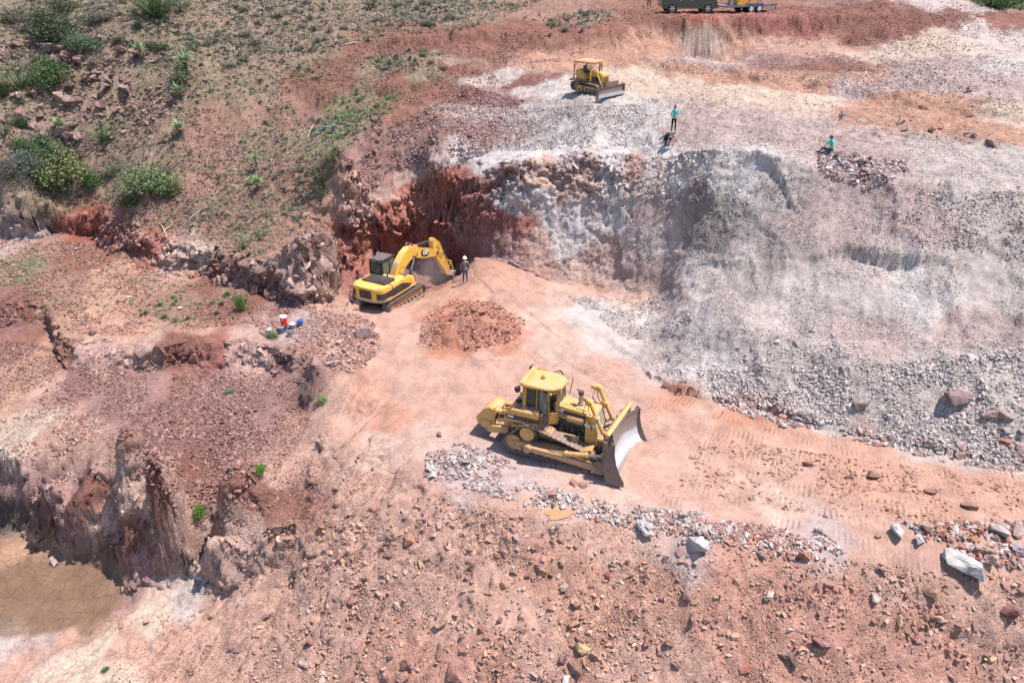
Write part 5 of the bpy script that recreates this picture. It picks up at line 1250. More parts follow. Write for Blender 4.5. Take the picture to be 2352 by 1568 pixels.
# ---------------------------------------------------------------- large bulldozer
def big_dozer():
    D = empty('bulldozer', (2.23, 29.75, zf(2.23, 29.75) + .02), R(-23))
    tag(D, 'large dusty yellow bulldozer with enclosed cab, ripper and broad steel blade on the pit floor', 'bulldozer')
    for sy in (-1, 1):
        y = 1.04 * sy
        wheels = [(-1.86, .50, .40), (-1.17, 1.17, .44), (1.52, .50, .40)]
        track(D, wheels, y, .56, .216, M_TRK, .07)
        m = MB(); m.box((-.12, y, .52), (3.1, .34, .34), bev=.04); m.box((-1.5, y - sy * 0, .55), (.7, .42, .26), bev=.03); m.box((1.1, y, .52), (.8, .40, .24), bev=.03)
        for k in range(8): m.cyl((-1.55 + k * .40, y - .17, .24), (-1.55 + k * .40, y + .17, .24), .115, n=12)
        m.build('roller_frame', M_YD, D)
        for wx in (-1.86, 1.52):
            m = MB(); m.cyl((wx, y - .16, .50), (wx, y + .16, .50), .38, n=28); m.cyl((wx, y - .21, .50), (wx, y + .21, .50), .12, n=14); m.build('idler_wheel', M_YD, D, .01)
        m = MB(); m.cyl((-1.17, y - .14, 1.17), (-1.17, y + .14, 1.17), .40, n=32)
        for k in range(24):
            a_ = k * math.pi / 12; m.box((-1.17 + .43 * math.cos(a_), y, 1.17 + .43 * math.sin(a_)), (.07, .10, .05), rot=(0, -a_, 0))
        m.build('sprocket', M_DKM, D)
        m = MB(); m.cyl((-1.17, y, 1.17), (-1.17, y + sy * .30, 1.17), .335, .325, n=32); m.cyl((-1.17, y + sy * .30, 1.17), (-1.17, y + sy * .325, 1.17), .16, n=20)
        for k in range(10):
            a_ = k * math.pi / 5; q = (-1.17 + .26 * math.cos(a_), 1.17 + .26 * math.sin(a_)); m.cyl((q[0], y + sy * .29, q[1]), (q[0], y + sy * .325, q[1]), .022, n=6)
        m.build('final_drive_hub', M_Y, D, .015)
        MB.OFF = (-.28, 0, 0)
        yo = 1.50 * sy
        m = MB(); m.prism([(-.75, .50), (-.75, .72), (.6, .70), (2.55, .62), (2.62, .34), (2.2, .30), (.5, .46)], yo - .10, yo + .10, bev=.015)
        m.cyl((-.75, yo - .16, .61), (-.75, yo + .16, .61), .17, n=18); m.box((2.5, yo, .42), (.5, .26, .42), bev=.03)
        m.build('push_arm', M_YD, D)
        m = MB(); hcyl(m, (1.15, yo, .82), (2.62, yo, 1.12), .11, .055, .55); m.mi = 0; m.cyl((1.0, yo - .1, .8), (1.0, yo + .1, .8), .1); m.build('tilt_ram', [M_Y, M_CHR], D)
        m = MB(); m.tube([(.2, yo, .76), (.9, yo - .02, .86), (1.5, yo, .92), (2.3, yo, 1.02)], .018); m.tube([(.2, yo + .06, .74), (1.0, yo + .07, .82), (2.2, yo + .05, .95)], .015); m.build('hydraulic_hose', M_YD, D)
        # lift ram on the radiator corner
        yl = .66 * sy
        m = MB(); hcyl(m, (1.72, yl, 3.02), (2.75, yl, .85), .085, .05, .62); m.build('lift_ram', [M_Y, M_CHR], D, .0)
        m = MB(); m.box((1.66, yl, 3.05), (.26, .24, .26), rot=(0, .44, 0), bev=.03); m.box((1.50, yl - sy * .10, 3.10), (.26, .12, .16), rot=(0, .2, 0), bev=.02)
        m.box((1.98, yl, 2.32), (.30, .26, .30), rot=(0, .44, 0), bev=.03); m.build('ram_mount', M_Y, D)
        m = MB(); m.tube([(1.55, yl - .1, 3.0), (1.45, yl - .12, 2.6), (1.75, yl - .14, 2.2), (1.9, yl - .12, 1.8)], .022); m.tube([(1.58, yl + .12, 2.98), (1.62, yl + .14, 2.5), (1.8, yl + .13, 2.2)], .018); m.build('hydraulic_hose', M_RUB, D)
    MB.OFF = (-.15, 0, 0)
    m = MB(); m.box((-.1, 0, .82), (3.7, 1.0, .52), bev=.04); m.box((-1.5, 0, 1.2), (1.4, 1.2, .75), bev=.05); m.box((.1, -.74, 1.12), (2.2, .10, .30)); m.box((.1, .74, 1.12), (2.2, .10, .30)); m.box((1.9, 0, .95), (.55, 1.0, .5), bev=.03)
    m.cyl((.75, -1.0, .55), (.75, 1.0, .55), .09, n=12); m.build('main_frame', M_YD, D)
    MB.OFF = (-.20, 0, 0)
    m = MB(); m.box((.80, 0, 1.50), (1.35, .62, .72), bev=.03)
    for k in range(6): m.cyl((.3 + k * .2, -.34, 1.42), (.3 + k * .2, -.40, 1.42), .055, n=8); m.cyl((.3 + k * .2, -.2, 1.9), (.3 + k * .2, -.42, 1.72), .045, n=8)
    m.cyl((.35, -.42, 1.26), (.35, -.54, 1.26), .14, n=16); m.cyl((1.15, -.42, 1.22), (1.15, -.52, 1.22), .10, n=14)
    m.box((.85, -.42, 1.30), (.22, .16, .2), bev=.02); m.cyl((.62, -.45, 1.16), (.62, -.45, 1.44), .06, n=12); m.box((1.30, -.38, 1.50), (.16, .10, .34)); m.build('engine_block', M_DKM, D)
    m = MB(); m.cyl((.60, -.38, 1.92), (1.32, -.38, 1.88), .20, n=20); m.cyl((.28, -.36, 1.95), (.60, -.38, 1.92), .13, n=16); m.cyl((1.32, -.38, 1.88), (1.38, -.38, 1.88), .15, n=16)
    m.tube([(.28, -.36, 1.95), (.16, -.37, 1.92), (.10, -.38, 1.80), (.14, -.40, 1.66)], .10, 10); m.build('air_cleaner', M_YD, D, label='dusty yellow air cleaner canister with a dark stain')
    m = MB(); 
    for k in range(5): m.tube([(-.05, -.50 - .012 * k, 1.42 - .05 * k), (.5, -.56, 1.22 - .04 * k), (1.1, -.55, 1.10 - .03 * k), (1.62, -.50, 1.02 - .02 * k)], .022)
    m.tube([(.5, -.46, 1.7), (.7, -.5, 1.5), (.55, -.5, 1.34)], .02); m.tube([(1.4, -.42, 1.66), (1.2, -.50, 1.5), (.95, -.48, 1.38)], .025); m.build('engine_hose', M_RUB, D)
    # hood
    m = MB(); m.prism([(-.12, 2.12), (-.12, 2.42), (.2, 2.44), (1.62, 2.32), (1.62, 2.04)], -.46, .46, bev=.02); m.box((.52, 0, 2.425), (.50, .55, .03), rot=(0, .08, 0), bev=.01)
    m.box((1.15, -.16, 2.39), (.50, .34, .03), rot=(0, .08, 0), bev=.01); m.build('engine_hood', M_Y, D)
    m = MB(); m.box((.05, -.24, 2.446), (.12, .34, .02), rot=(0, .03, 0)); m.build('hood_plate', M_WH, D)
    m = MB(); m.mi = 0; m.prism([(-.12, 2.14), (-.12, 2.30), (1.62, 2.17), (1.62, 2.04)], -.474, -.462); m.mi = 1; m.prism([(-.12, 2.10), (-.12, 2.14), (1.62, 2.04), (1.62, 2.01)], -.474, -.462); m.build('side_stripe', [M_BLK, M_MAR], D)
    m = MB(); m.cyl((1.02, 0, 2.34), (1.02, 0, 2.52), .17, .13, n=18); m.cyl((1.02, 0, 2.5), (1.02, 0, 2.98), .10, n=18); m.mi = 1; m.cyl((1.02, 0, 2.98), (1.02, 0, 3.10), .125, n=18)
    m.box((.92, 0, 3.13), (.20, .12, .02), rot=(0, .5, 0)); m.build('exhaust_stack', [M_SLV, M_BLK], D)
    MB.OFF = (-.36, 0, 0)
    m = MB(); m.prism([(1.62, .95), (1.62, 2.32), (1.98, 2.30), (2.18, 1.6), (2.14, .86)], -.62, -.50, bev=.015); m.prism([(1.62, .95), (1.62, 2.32), (1.98, 2.30), (2.18, 1.6), (2.14, .86)], .50, .62, bev=.015)
    m.prism([(1.62, 2.24), (1.62, 2.34), (2.0, 2.31), (2.03, 2.2)], -.62, .62, bev=.015); m.box((1.66, 0, 1.6), (.08, 1.0, 1.3)); m.box((2.1, 0, .92), (.14, 1.0, .16), bev=.02); m.build('radiator_guard', M_Y, D)
    m = MB(); m.prism([(1.70, .98), (1.70, 2.2), (1.97, 2.2), (2.13, 1.6), (2.09, .98)], -.49, .49); gr_ = m.build('radiator_grille', M_DKM, D)
    for k in range(22):
        m = MB(); z = 1.04 + k * .052; xx = np.interp(z, [.98, 1.6, 2.2], [2.10, 2.14, 1.98]); m.box((float(xx) + .012, 0, z), (.02, .98, .022), rot=(0, .5, 0)); m.build('grille_slat', M_SLV, gr_)
    MB.OFF = (-.24, 0, -.03)
    cx0, cx1, cy = -1.28, .02, .72
    m = MB()
    post = [((cx0, -cy), (cx0 + .05, -cy + .04), .07), ((cx0, cy), (cx0 + .05, cy - .04), .07), ((-.16, -cy), (-.2, -cy + .04), .05), ((-.16, cy), (-.2, cy - .04), .05), ((cx1 + .16, -.46), (cx1 + .10, -.44), .05), ((cx1 + .16, .46), (cx1 + .10, .40), .05), ((-.72, -cy), (-.72, -cy + .03), .045), ((-.72, cy), (-.72, cy - .03), .045)]
    for a_, b_, w_ in post: m.cyl((a_[0], a_[1], 2.1), (b_[0], b_[1], 3.34), w_ * 1.25, n=4)
    m.build('cab_post', M_Y, D)
    m = MB(); m.prism([(-1.36, -cy), (-1.36, cy), (-.12, cy), (.20, .50), (.20, -.50), (-.12, -cy)], 1.55, 2.12, 'z', bev=.02); m.box((-1.34, 0, 2.75), (.10, 1.36, 1.1), bev=.02); m.build('cab_body', M_Y, D)
    m = MB(); m.prism([(-1.16, -.70), (-1.16, .70), (-.18, .70), (.1, .45), (.1, -.45), (-.18, -.70)], 2.12, 2.2, 'z'); m.box((-.75, 0, 2.45), (.5, .52, .5), bev=.06); m.box((-.98, 0, 2.85), (.14, .5, .7), rot=(0, -.15, 0), bev=.05); m.box((-.6, -.42, 2.5), (.5, .14, .3), bev=.03); m.box((-.1, 0, 2.4), (.14, .7, .45), bev=.03); m.build('operator_seat', M_BLK, D)
    for y_ in (-cy, cy):
        m = MB(); s_ = 1 if y_ > 0 else -1
        m.box((-1.00, y_ - s_ * .02, 2.72), (.48, .012, 1.0)); m.build('side_window', M_GLS, D)
        m = MB(); 
        for (a_, b_) in (((-1.25, 2.2), (-1.25, 3.24)), ((-.75, 2.2), (-.75, 3.24)), ((-1.25, 2.2), (-.75, 2.2)), ((-1.25, 3.24), (-.75, 3.24))): m.cyl((a_[0], y_ + s_ * .01, a_[1]), (b_[0], y_ + s_ * .01, b_[1]), .025, n=6)
        m.build('window_frame', M_RUB, D)
    m = MB(); m.box((.20, 0, 2.72), (.012, .95, 1.05), rot=(0, -.07, 0)); m.build('windshield', M_GLS, D)
    m = MB(); m.box((.03, -.66, 2.72), (.012, .40, 1.05), rot=(0, 0, .72)); m.build('corner_window', M_GLS, D)
    # open doors: near one swung out to the front, far one standing open
    for s_, ang in ((-1, R(-36)), (1, R(58))):
        MB.OFF = (0, 0, 0); dr = empty('door', (-.84, s_ * (cy + .03), -.03)); dr.parent = D; dr.rotation_euler = (0, 0, ang)
        m = MB(); pp = [(0, 1.62), (0, 3.28), (.50, 3.24), (.66, 3.02), (.66, 1.9), (.45, 1.55)]
        for i in range(6): a_, b_ = pp[i], pp[(i + 1) % 6]; m.cyl((a_[0], 0, a_[1]), (b_[0], 0, b_[1]), .034, n=6)
        m.box((.3, 0, 2.25), (.62, .03, .06)); m.build('door_frame', M_BLK, dr)
        m = MB(); m.prism([(.04, 1.7), (.04, 3.2), (.48, 3.17), (.61, 2.98), (.61, 1.95), (.42, 1.62)], -.004, .004); m.build('door_glass', M_DRG, dr)
    MB.OFF = (-.24, 0, -.10)
    m = MB(); m.prism([(-1.44, -.84), (-1.44, .72), (-.34, .72), (-.02, .66), (.34, .34), (.34, -.44), (-.02, -.78), (-.34, -.84)], 3.34, 3.44, 'z', bev=.03); m.build('cab_roof', M_Y, D)
    m = MB(); m.box((-1.36, -.06, 3.47), (.24, 1.66, .14), bev=.035); m.box((-1.05, -.85, 3.42), (.62, .09, .15), bev=.03); m.box((-1.05, .73, 3.42), (.62, .09, .15), bev=.03); m.build('roof_rim', M_Y, D)
    m = MB(); m.box((-.72, .02, 3.45), (.20, .20, .03)); m.build('beacon_base', M_DKM, D); m = MB(); m.cyl((-.72, .02, 3.46), (-.72, .02, 3.57), .055, .045, n=14); m.sphere((-.72, .02, 3.57), .045); m.build('beacon_light', M_BEA, D)
    for (x_, y_, z_) in ((-1.52, -.92, 3.22), (-1.52, .80, 3.36), (-1.62, -.5, 2.35)):
        m = MB(); m.box((x_, y_, z_), (.18, .24, .26), bev=.03); m.cyl((x_ - .1, y_, z_), (x_ - .13, y_, z_), .09, n=14); m.cyl((x_ + .1, y_, z_ - .12), (x_ + .2, y_ * .92, z_ - .3), .02, n=6); m.build('work_lamp', M_BLK, D)
    m = MB(); m.tube([(.26, -.44, 3.40), (.36, -.55, 3.38), (.34, -.62, 3.2), (.26, -.60, 2.6), (.22, -.52, 2.3)], .022); m.tube([(.26, .44, 3.40), (.42, .70, 3.42), (.42, .74, 3.2), (.30, .70, 2.5)], .022)
    m.tube([(-.25, -.84, 3.46), (-.2, -.88, 3.42), (.0, -.80, 3.46)], .012); m.build('grab_rail', M_YD, D)
    m = MB(); m.tube([(-.74, -.86, 2.15), (-.76, -.93, 2.5), (-.74, -.86, 2.9)], .015); m.tube([(.32, -.6, 2.2), (.36, -.72, 2.5), (.34, -.6, 2.85)], .015); m.build('hand_rail', M_SLV, D)
    MB.OFF = (0, 0, -.06)
    m = MB(); m.prism([(-2.22, 1.62), (-2.24, 1.78), (-2.18, 2.12), (-1.98, 2.26), (-.72, 2.26), (-.66, 1.62)], -1.18, 1.18, bev=.03); m.build('fuel_tank', M_Y, D)
    m = MB(); m.mi = 0; m.box((-1.45, -1.190, 1.90), (1.50, .012, .19)); m.mi = 1; m.box((-1.45, -1.190, 1.775), (1.50, .014, .05)); m.build('side_stripe', [M_BLK, M_MAR], D)
    m = MB(); m.box((-1.72, -.80, 2.275), (.24, .46, .02)); m.box((-1.15, -.72, 2.275), (.30, .30, .02)); m.cyl((-1.15, -.72, 2.28), (-1.15, -.72, 2.34), .07, n=12); m.build('fuel_cap', M_DRS, D)
    lettering('D8R', .17, M_LET, D, (-1.98, -1.20, 1.84), (R(90), 0, 0))
    lettering('CAT', .21, M_LET, D, (.02, -.482, 2.215), (R(90), R(4), 0), bold=.04)
    lettering('CAT', .26, M_LET, D, (1.47, -.630, 1.86), (R(90), 0, 0), bold=.045)
    # fender and steps
    m = MB(); m.prism([(-1.9, 1.50), (-.66, 1.64), (-.1, 1.40), (-.1, 1.34), (-.66, 1.56), (-1.9, 1.42)], -1.24, -.62); m.prism([(-1.9, 1.50), (-.66, 1.64), (-.1, 1.40), (-.1, 1.34), (-.66, 1.56), (-1.9, 1.42)], .62, 1.24)
    m.box((-.36, -.98, 1.50), (.56, .44, .06), rot=(0, .30, 0), bev=.01); m.build('fender', M_YD, D)
    m = MB(); m.prism([(-.66, 1.62), (-.60, 2.26), (-.52, 2.26), (-.45, 1.60), (-.22, 1.46), (-.30, 1.38)], -1.2, -.78); m.build('tank_end', M_DRS, D, label='rust stained step behind the door')
    m = MB(); m.box((1.52, -1.04, 1.02), (.56, .50, .10), rot=(0, -.42, 0), bev=.015); m.box((1.70, -1.04, .82), (.10, .50, .36), bev=.015); m.box((1.22, -1.30, .80), (.5, .04, .30), rot=(0, -.42, 0)); m.build('track_guard', M_Y, D)
    MB.OFF = (0, 0, 0)
    bl = empty('blade', (2.52, 0, .10)); bl.parent = D; bl.rotation_euler = (R(-7.5), R(-3), 0); bl.scale = (1, 1.04, 1)
    prof = [(.42, .0), (.27, .14), (.14, .38), (.06, .70), (.03, 1.05), (.06, 1.38), (.16, 1.70)]
    def blade_sheet(y0, y1, sx0, sx1, name, th=.04):
        m_ = MB(); A = []; 
        for (x_, z_) in prof: A.append((m_.bm.verts.new((x_ + sx0, y0, z_)), m_.bm.verts.new((x_ + sx1, y1, z_)), m_.bm.verts.new((x_ + sx0 - th, y0, z_)), m_.bm.verts.new((x_ + sx1 - th, y1, z_))))
        for a_, b_ in zip(A[:-1], A[1:]):
            m_.bm.faces.new((a_[0], a_[1], b_[1], b_[0])); m_.bm.faces.new((a_[3], a_[2], b_[2], b_[3])); m_.bm.faces.new((a_[2], a_[0], b_[0], b_[2])); m_.bm.faces.new((a_[1], a_[3], b_[3], b_[1]))
        a_ = A[0]; m_.bm.faces.new((a_[0], a_[2], a_[3], a_[1])); a_ = A[-1]; m_.bm.faces.new((a_[0], a_[1], a_[3], a_[2]))
        return m_
    M_MB = NT('moldboard', .35, .5)
    tc = M_MB.n('ShaderNodeTexCoord'); sx = M_MB.n('ShaderNodeSeparateXYZ'); M_MB.l(tc.outputs['Object'], sx.inputs[0])
    nn = M_MB.noise(3.0, 5, .7, tc.outputs['Object'], .8); nn2 = M_MB.noise(14, 4, .7, tc.outputs['Object'])
    zz = M_MB.math('ADD', sx.outputs[2], M_MB.math('MULTIPLY', nn.outputs[0], .35))
    dirt = M_MB.ramp(zz, [(.05, (.36, .26, .21)), (.26, (.44, .40, .38)), (.36, (.56, .56, .57)), (.80, (.46, .455, .46)), (1.3, (.25, .195, .175))])
    M_MB.l(M_MB.mix(1.0, dirt, M_MB.ramp(nn2.outputs[0], [(.3, .8), (.7, 1.15)]), 'MULTIPLY'), M_MB.b.inputs['Base Color']); M_MB.b.inputs['Metallic'].default_value = .25; M_MB.b.inputs['Roughness'].default_value = .45
    mm = M_MB.m
    blade_sheet(-1.05, 1.05, 0, 0, 'mid').build('moldboard', mm, bl); blade_sheet(-1.97, -1.05, .36, 0, 'w').build('moldboard', mm, bl); blade_sheet(1.05, 1.97, 0, .36, 'w').build('moldboard', mm, bl)
    for (y0, y1, s0, s1__) in ((-1.97, -1.05, .36, 0), (-1.05, 0, 0, 0), (0, 1.05, 0, 0), (1.05, 1.97, 0, .36)):
        m = MB()
        v = [m.bm.verts.new(q) for q in ((.42 + s0, y0, .06), (.42 + s1__, y1, .06), (.52 + s1__, y1, -.16), (.52 + s0, y0, -.16), (.38 + s0, y0, .06), (.38 + s1__, y1, .06), (.47 + s1__, y1, -.16), (.47 + s0, y0, -.16))]
        for f in ((0, 1, 2, 3), (7, 6, 5, 4), (0, 4, 5, 1), (3, 2, 6, 7), (0, 3, 7, 4), (1, 5, 6, 2)): m.bm.faces.new([v[i] for i in f])
        m.build('cutting_edge', M_STL, bl, .006)
    for s_ in (-1, 1):
        m = MB(); m.prism([(.18, -.14), (.95, -.2), (.97, .0), (.78, .30), (.60, .75), (.50, 1.2), (.52, 1.62), (.36, 1.74), (.22, 1.5), (.02, .6)], s_ * 1.97 - .03, s_ * 1.97 + .03, bev=.008); m.build('blade_side_plate', M_BLD, bl)
        m = MB(); m.box((-.12, s_ * 1.66, .40), (.44, .36, .56), bev=.03); m.box((.02, s_ * 1.7, 1.15), (.14, .36, 1.0), rot=(0, .02, 0), bev=.02); m.build('blade_bracket', M_BLD, bl)
    m = MB()
    m.prism([(.10, .05), (.0, .35), (-.08, .7), (-.08, 1.2), (.02, 1.62), (.10, 1.62), (-.02, 1.2), (-.01, .6), (.2, .1)], -1.05, 1.05)
    for y_ in (-1.0, -.5, .0, .5, 1.0): m.box((-.06, y_, .85), (.16, .05, 1.45), rot=(0, 0, 0), bev=.01)
    m.box((-.02, 0, 1.60), (.22, 2.2, .12), bev=.02); m.box((.0, 0, .20), (.26, 2.4, .22), bev=.02)
    m.build('blade_back', M_BLD, bl)
    m = MB(); m.box((.10, 0, 1.86), (.16, 3.55, .20), rot=(0, .35, 0), bev=.02); m.build('blade_top_rail', M_Y, bl)
    for k in range(24): m = MB(); m.box((.01, -1.70 + k * .148, 1.95), (.06, .075, .05), rot=(0, .35, 0), bev=.006); m.build('rail_tooth', M_Y, bl)
    for y_ in (-.9, -.3, .3, .9): m = MB(); m.prism([(-.04, 1.4), (.02, 1.72), (.02, 1.94), (-.12, 1.90), (-.12, 1.4)], y_ - .08, y_ + .08, bev=.01); m.build('rock_guard', M_BLD, bl)
    for s_ in (-1, 1): m = MB(); m.tube([(2.0, s_ * 1.3, .8), (2.2, s_ * .8, .7), (2.38, s_ * .3, .62)], .08, 10); m.build('diagonal_brace', M_YD, D)
    m = MB(); m.tube([(1.75, .2, 1.25), (2.05, .35, 1.5), (2.35, .5, 1.55)], .05, 8); m.tube([(1.8, -.2, 1.2), (2.1, -.3, 1.0), (2.35, -.3, .9)], .03); m.build('front_hose', M_RUB, D)
    MB.OFF = (0, 0, 0)
    m = MB(); m.box((-2.35, 0, .95), (.5, 1.1, .7), bev=.05); m.prism([(-2.3, .55), (-2.3, .85), (-3.3, .74), (-3.4, .42), (-3.1, .38)], -.72, -.46, bev=.02); m.prism([(-2.3, .55), (-2.3, .85), (-3.3, .74), (-3.4, .42), (-3.1, .38)], .46, .72, bev=.02); m.build('ripper_arm', M_Y, D)
    m = MB(); m.prism([(-3.56, 1.46), (-3.30, 1.58), (-2.86, 1.48), (-3.08, 1.15), (-3.05, .9), (-3.05, .55), (-3.42, .36), (-3.92, .64), (-3.96, .95)], -.56, -.42, bev=.02)
    m.prism([(-3.56, 1.46), (-3.30, 1.58), (-2.86, 1.48), (-3.08, 1.15), (-3.05, .9), (-3.05, .55), (-3.42, .36), (-3.92, .64), (-3.96, .95)], .42, .56, bev=.02)
    m.prism([(-3.56, 1.46), (-3.30, 1.58), (-2.86, 1.48), (-3.0, 1.34), (-3.6, 1.30)], -.52, .52, bev=.02); m.prism([(-3.96, .95), (-3.56, 1.46), (-3.52, 1.2), (-3.82, .78)], -.52, .52, bev=.02)
    m.box((-3.45, 0, .72), (.55, 1.3, .42), bev=.05); m.build('ripper_beam', M_Y, D)
    for s_ in (-1, 1):
        m = MB(); hcyl(m, (-2.2, s_ * .36, 1.42), (-3.1, s_ * .36, 1.36), .13, .06, .72); m.build('ripper_ram', [M_Y, M_CHR], D)
        m = MB(); hcyl(m, (-2.2, s_ * .42, 1.12), (-3.15, s_ * .42, .95), .12, .06, .72); m.build('ripper_ram', [M_Y, M_CHR], D)
    m = MB(); m.prism([(-3.48, 1.0), (-3.30, 1.0), (-3.28, .3), (-3.12, -.02), (-3.22, -.08), (-3.5, .2), (-3.56, .6)], -.06, .06, bev=.015); m.build('ripper_shank', M_DKM, D)
    m = MB(); m.tube([(-2.3, -.3, 1.75), (-2.6, -.45, 1.62), (-2.85, -.5, 1.25), (-2.6, -.45, .98)], .025); m.tube([(-2.3, -.4, 1.7), (-2.9, -.55, 1.75), (-3.1, -.5, 1.5)], .02); m.build('ripper_hose', M_YD, D)
    return D
big_dozer()

# ---------------------------------------------------------------- excavator
M_BUK = paint('bucket_steel', (.24, .20, .18), .5, .5, .4, .3)
def excavator():
    ox, oy = -7.75, 46.7
    E = empty('excavator', (ox, oy, zf(ox, oy) + .12), R(61)); E.scale = (.96, .96, .96)
    tag(E, 'yellow tracked excavator with black cab digging at the foot of the red rock face', 'excavator')
    for sy in (-1, 1):
        y = 1.10 * sy
        track(E, [(-1.62, .46, .40), (1.62, .46, .40)], y, .60, .19, M_TRKG, three=True)
        m = MB(); m.box((0, y, .47), (2.9, .28, .42), bev=.05); m.prism([(-1.3, .62), (-1.0, .72), (1.0, .72), (1.3, .62)], y - .2, y + .2)
        for k in range(7): m.cyl((-1.2 + k * .4, y - .15, .20), (-1.2 + k * .4, y + .15, .20), .09, n=12)
        m.build('track_frame', M_YD, E)
        for wx in (-1.62, 1.62): m = MB(); m.cyl((wx, y - .13, .46), (wx, y + .13, .46), .36, n=26); m.cyl((wx, y - .20, .46), (wx, y + .20, .46), .16, n=18); m.build('drive_wheel', M_YD, E, .01)
    m = MB(); m.box((0, 0, .62), (1.5, 1.7, .36), bev=.06); m.prism([(-1.1, .45), (-.5, .85), (.5, .85), (1.1, .45)], -1.0, 1.0); m.cyl((0, 0, .8), (0, 0, 1.06), .62, n=32); m.build('undercarriage', M_YD, E)
    U = empty('upper_body', (0, 0, 0)); U.parent = E; U.rotation_euler = (0, 0, R(1))
    # deck
    m = MB(); m.box((-.35, 0, 1.12), (3.2, 2.5, .14), bev=.03); m.build('deck', M_YXD, U)
    # counterweight: rounded tail
    def tail(scale=1.0, x_in=-1.45):
        pts = [(x_in, -1.24 * scale)]
        for k in range(0, 15):
            a_ = -math.pi / 2 + k * math.pi / 14
            cy_ = 1.24 * scale * math.copysign(abs(math.sin(a_)) ** .75, math.sin(a_)); cx_ = -1.95 - .72 * abs(math.cos(a_)) ** .55 * scale
            pts.append((cx_, cy_))
        pts.append((x_in, 1.24 * scale)); return pts
    m = MB(); m.prism(tail(), 1.16, 2.02, 'z', bev=.07); m.build('counterweight', M_YX, U)
    m = MB(); m.prism([(p_[0] - .012 if p_[0] < -2 else p_[0], p_[1] * 1.006) for p_ in tail()], 1.10, 1.22, 'z', bev=.02); m.build('counterweight_lip', M_STL, U)
    m = MB(); m.box((-2.675, 0, 1.58), (.03, .92, .56), bev=.01); m.cyl((-2.69, -.12, 1.5), (-2.71, -.12, 1.5), .05, n=8); m.box((-2.70, -.02, 1.62), (.02, .1, .06)); m.build('rear_panel', M_BLK, U)
    for s_ in (-1, 1): 
        m = MB(); m.prism([(-2.60, s_ * .82), (-2.52, s_ * 1.10), (-2.36, s_ * 1.235), (-1.46, s_ * 1.262), (-1.46, s_ * 1.20), (-2.2, s_ * 1.1), (-2.4, s_ * .85)], 1.30, 1.72, 'z'); m.build('tail_side_panel', M_BLK, U)
    # side bodies
    m = MB(); m.prism([(-1.44, 1.2), (-1.44, 2.0), (-.3, 1.95), (.35, 1.90), (.62, 1.72), (.66, 1.2)], -1.24, -.40, bev=.06); m.build('right_side_housing', M_YX, U)
    m = MB(); m.prism([(-1.46, 1.26), (-1.46, 1.74), (-.55, 1.76), (-.15, 1.68), (.55, 1.40), (.60, 1.26)], -1.262, -1.235); m.build('side_vent_panel', M_BLK, U)
    m = MB(); m.prism([(.66, 1.18), (.66, 1.62), (1.15, 1.58), (1.22, 1.2)], -1.20, -.62, bev=.05); m.box((.95, -.9, 1.64), (.40, .42, .06), bev=.02); m.build('tool_box', M_YX, U)
    m = MB(); m.prism([(-1.44, 1.2), (-1.44, 2.0), (-.45, 2.0), (-.45, 1.2)], .35, 1.24, bev=.06); m.build('left_side_housing', M_YX, U)
    m = MB(); m.prism([(-1.9, 1.2), (-1.9, 2.04), (-.15, 2.02), (.2, 1.7), (.2, 1.2)], -.5, .5, bev=.04); m.build('engine_deck', M_YXD, U)
    m = MB(); m.prism([(-1.78, -.92), (-1.78, .92), (-.98, .86), (-.72, .70), (-.66, -.92)], 2.00, 2.15, 'z', bev=.035); m.box((-1.3, .25, 2.17), (.5, .5, .05), bev=.02); m.box((-1.25, -.45, 2.165), (.7, .5, .04), bev=.015); m.build('engine_cover', M_BLK, U)
    m = MB(); m.tube([(-.80, -.42, 2.1), (-.80, -.42, 2.38), (-.90, -.42, 2.50)], .05, 10); m.build('exhaust_pipe', M_BLK, U)
    m = MB(); m.tube([(.60, -1.2, 1.7), (.62, -1.18, 2.15), (.2, -1.16, 2.2), (.0, -1.16, 1.95)], .02); m.tube([(-1.5, -1.1, 2.05), (-1.5, -1.1, 2.25), (-1.0, -1.1, 2.25), (-1.0, -1.1, 2.05)], .018); m.build('hand_rail', M_BLK, U)
    # cab, left front
    x0, x1, y0, y1 = -.42, 1.10, .26, 1.22
    m = MB()
    for (x_, y_) in ((x0, y0), (x0, y1), (x1 - .1, y0), (x1 - .1, y1), (.35, y0), (.35, y1)): m.box((x_, y_, 2.08), (.10, .08, 1.72), bev=.015)
    m.prism([(x0 - .06, 1.2), (x0 - .06, 1.72), (x1, 1.62), (x1 + .12, 1.2)], y0 - .03, y1 + .03, bev=.03)
    m.box((x0, (y0 + y1) / 2, 2.02), (.06, .9, .14)); m.build('cab_frame', M_BLK, U)
    m = MB(); m.prism([(x0 - .1, 2.86), (x0 - .04, 2.98), (.9, 3.00), (1.08, 2.88)], y0 - .05, y1 + .05, bev=.035); m.build('cab_roof', M_BLK, U)
    m = MB(); m.prism([(x0 - .02, y0 + .02), (x0 - .02, y1 - .02), (.85, y1 - .05), (.85, y0 + .05)], 2.985, 3.012, 'z'); m.sphere((-.32, .9, 3.02), .10, (1, 1, .7)); m.box((-.36, .32, 3.04), (.12, .16, .1), bev=.03)
    m.build('roof_dust_panel', flatmat('dusty_roof', (.13, .10, .09), .8), U, label='black roof panel under pale dust and clods')
    for nm_, c_, d_, mt in (('rear_window', (x0 - .01, .74, 2.36), (.015, .78, .80), M_GLS), ('right_window', (.34, y0 - .01, 2.30), (1.3, .015, 1.0), M_GLG), ('left_window', (.34, y1 + .01, 2.30), (1.3, .015, 1.0), M_GLG), ('windshield', (x1 - .05, .74, 2.30), (.015, .80, 1.05), M_GLS)):
        m = MB(); m.box(c_, d_); m.build(nm_, mt, U)
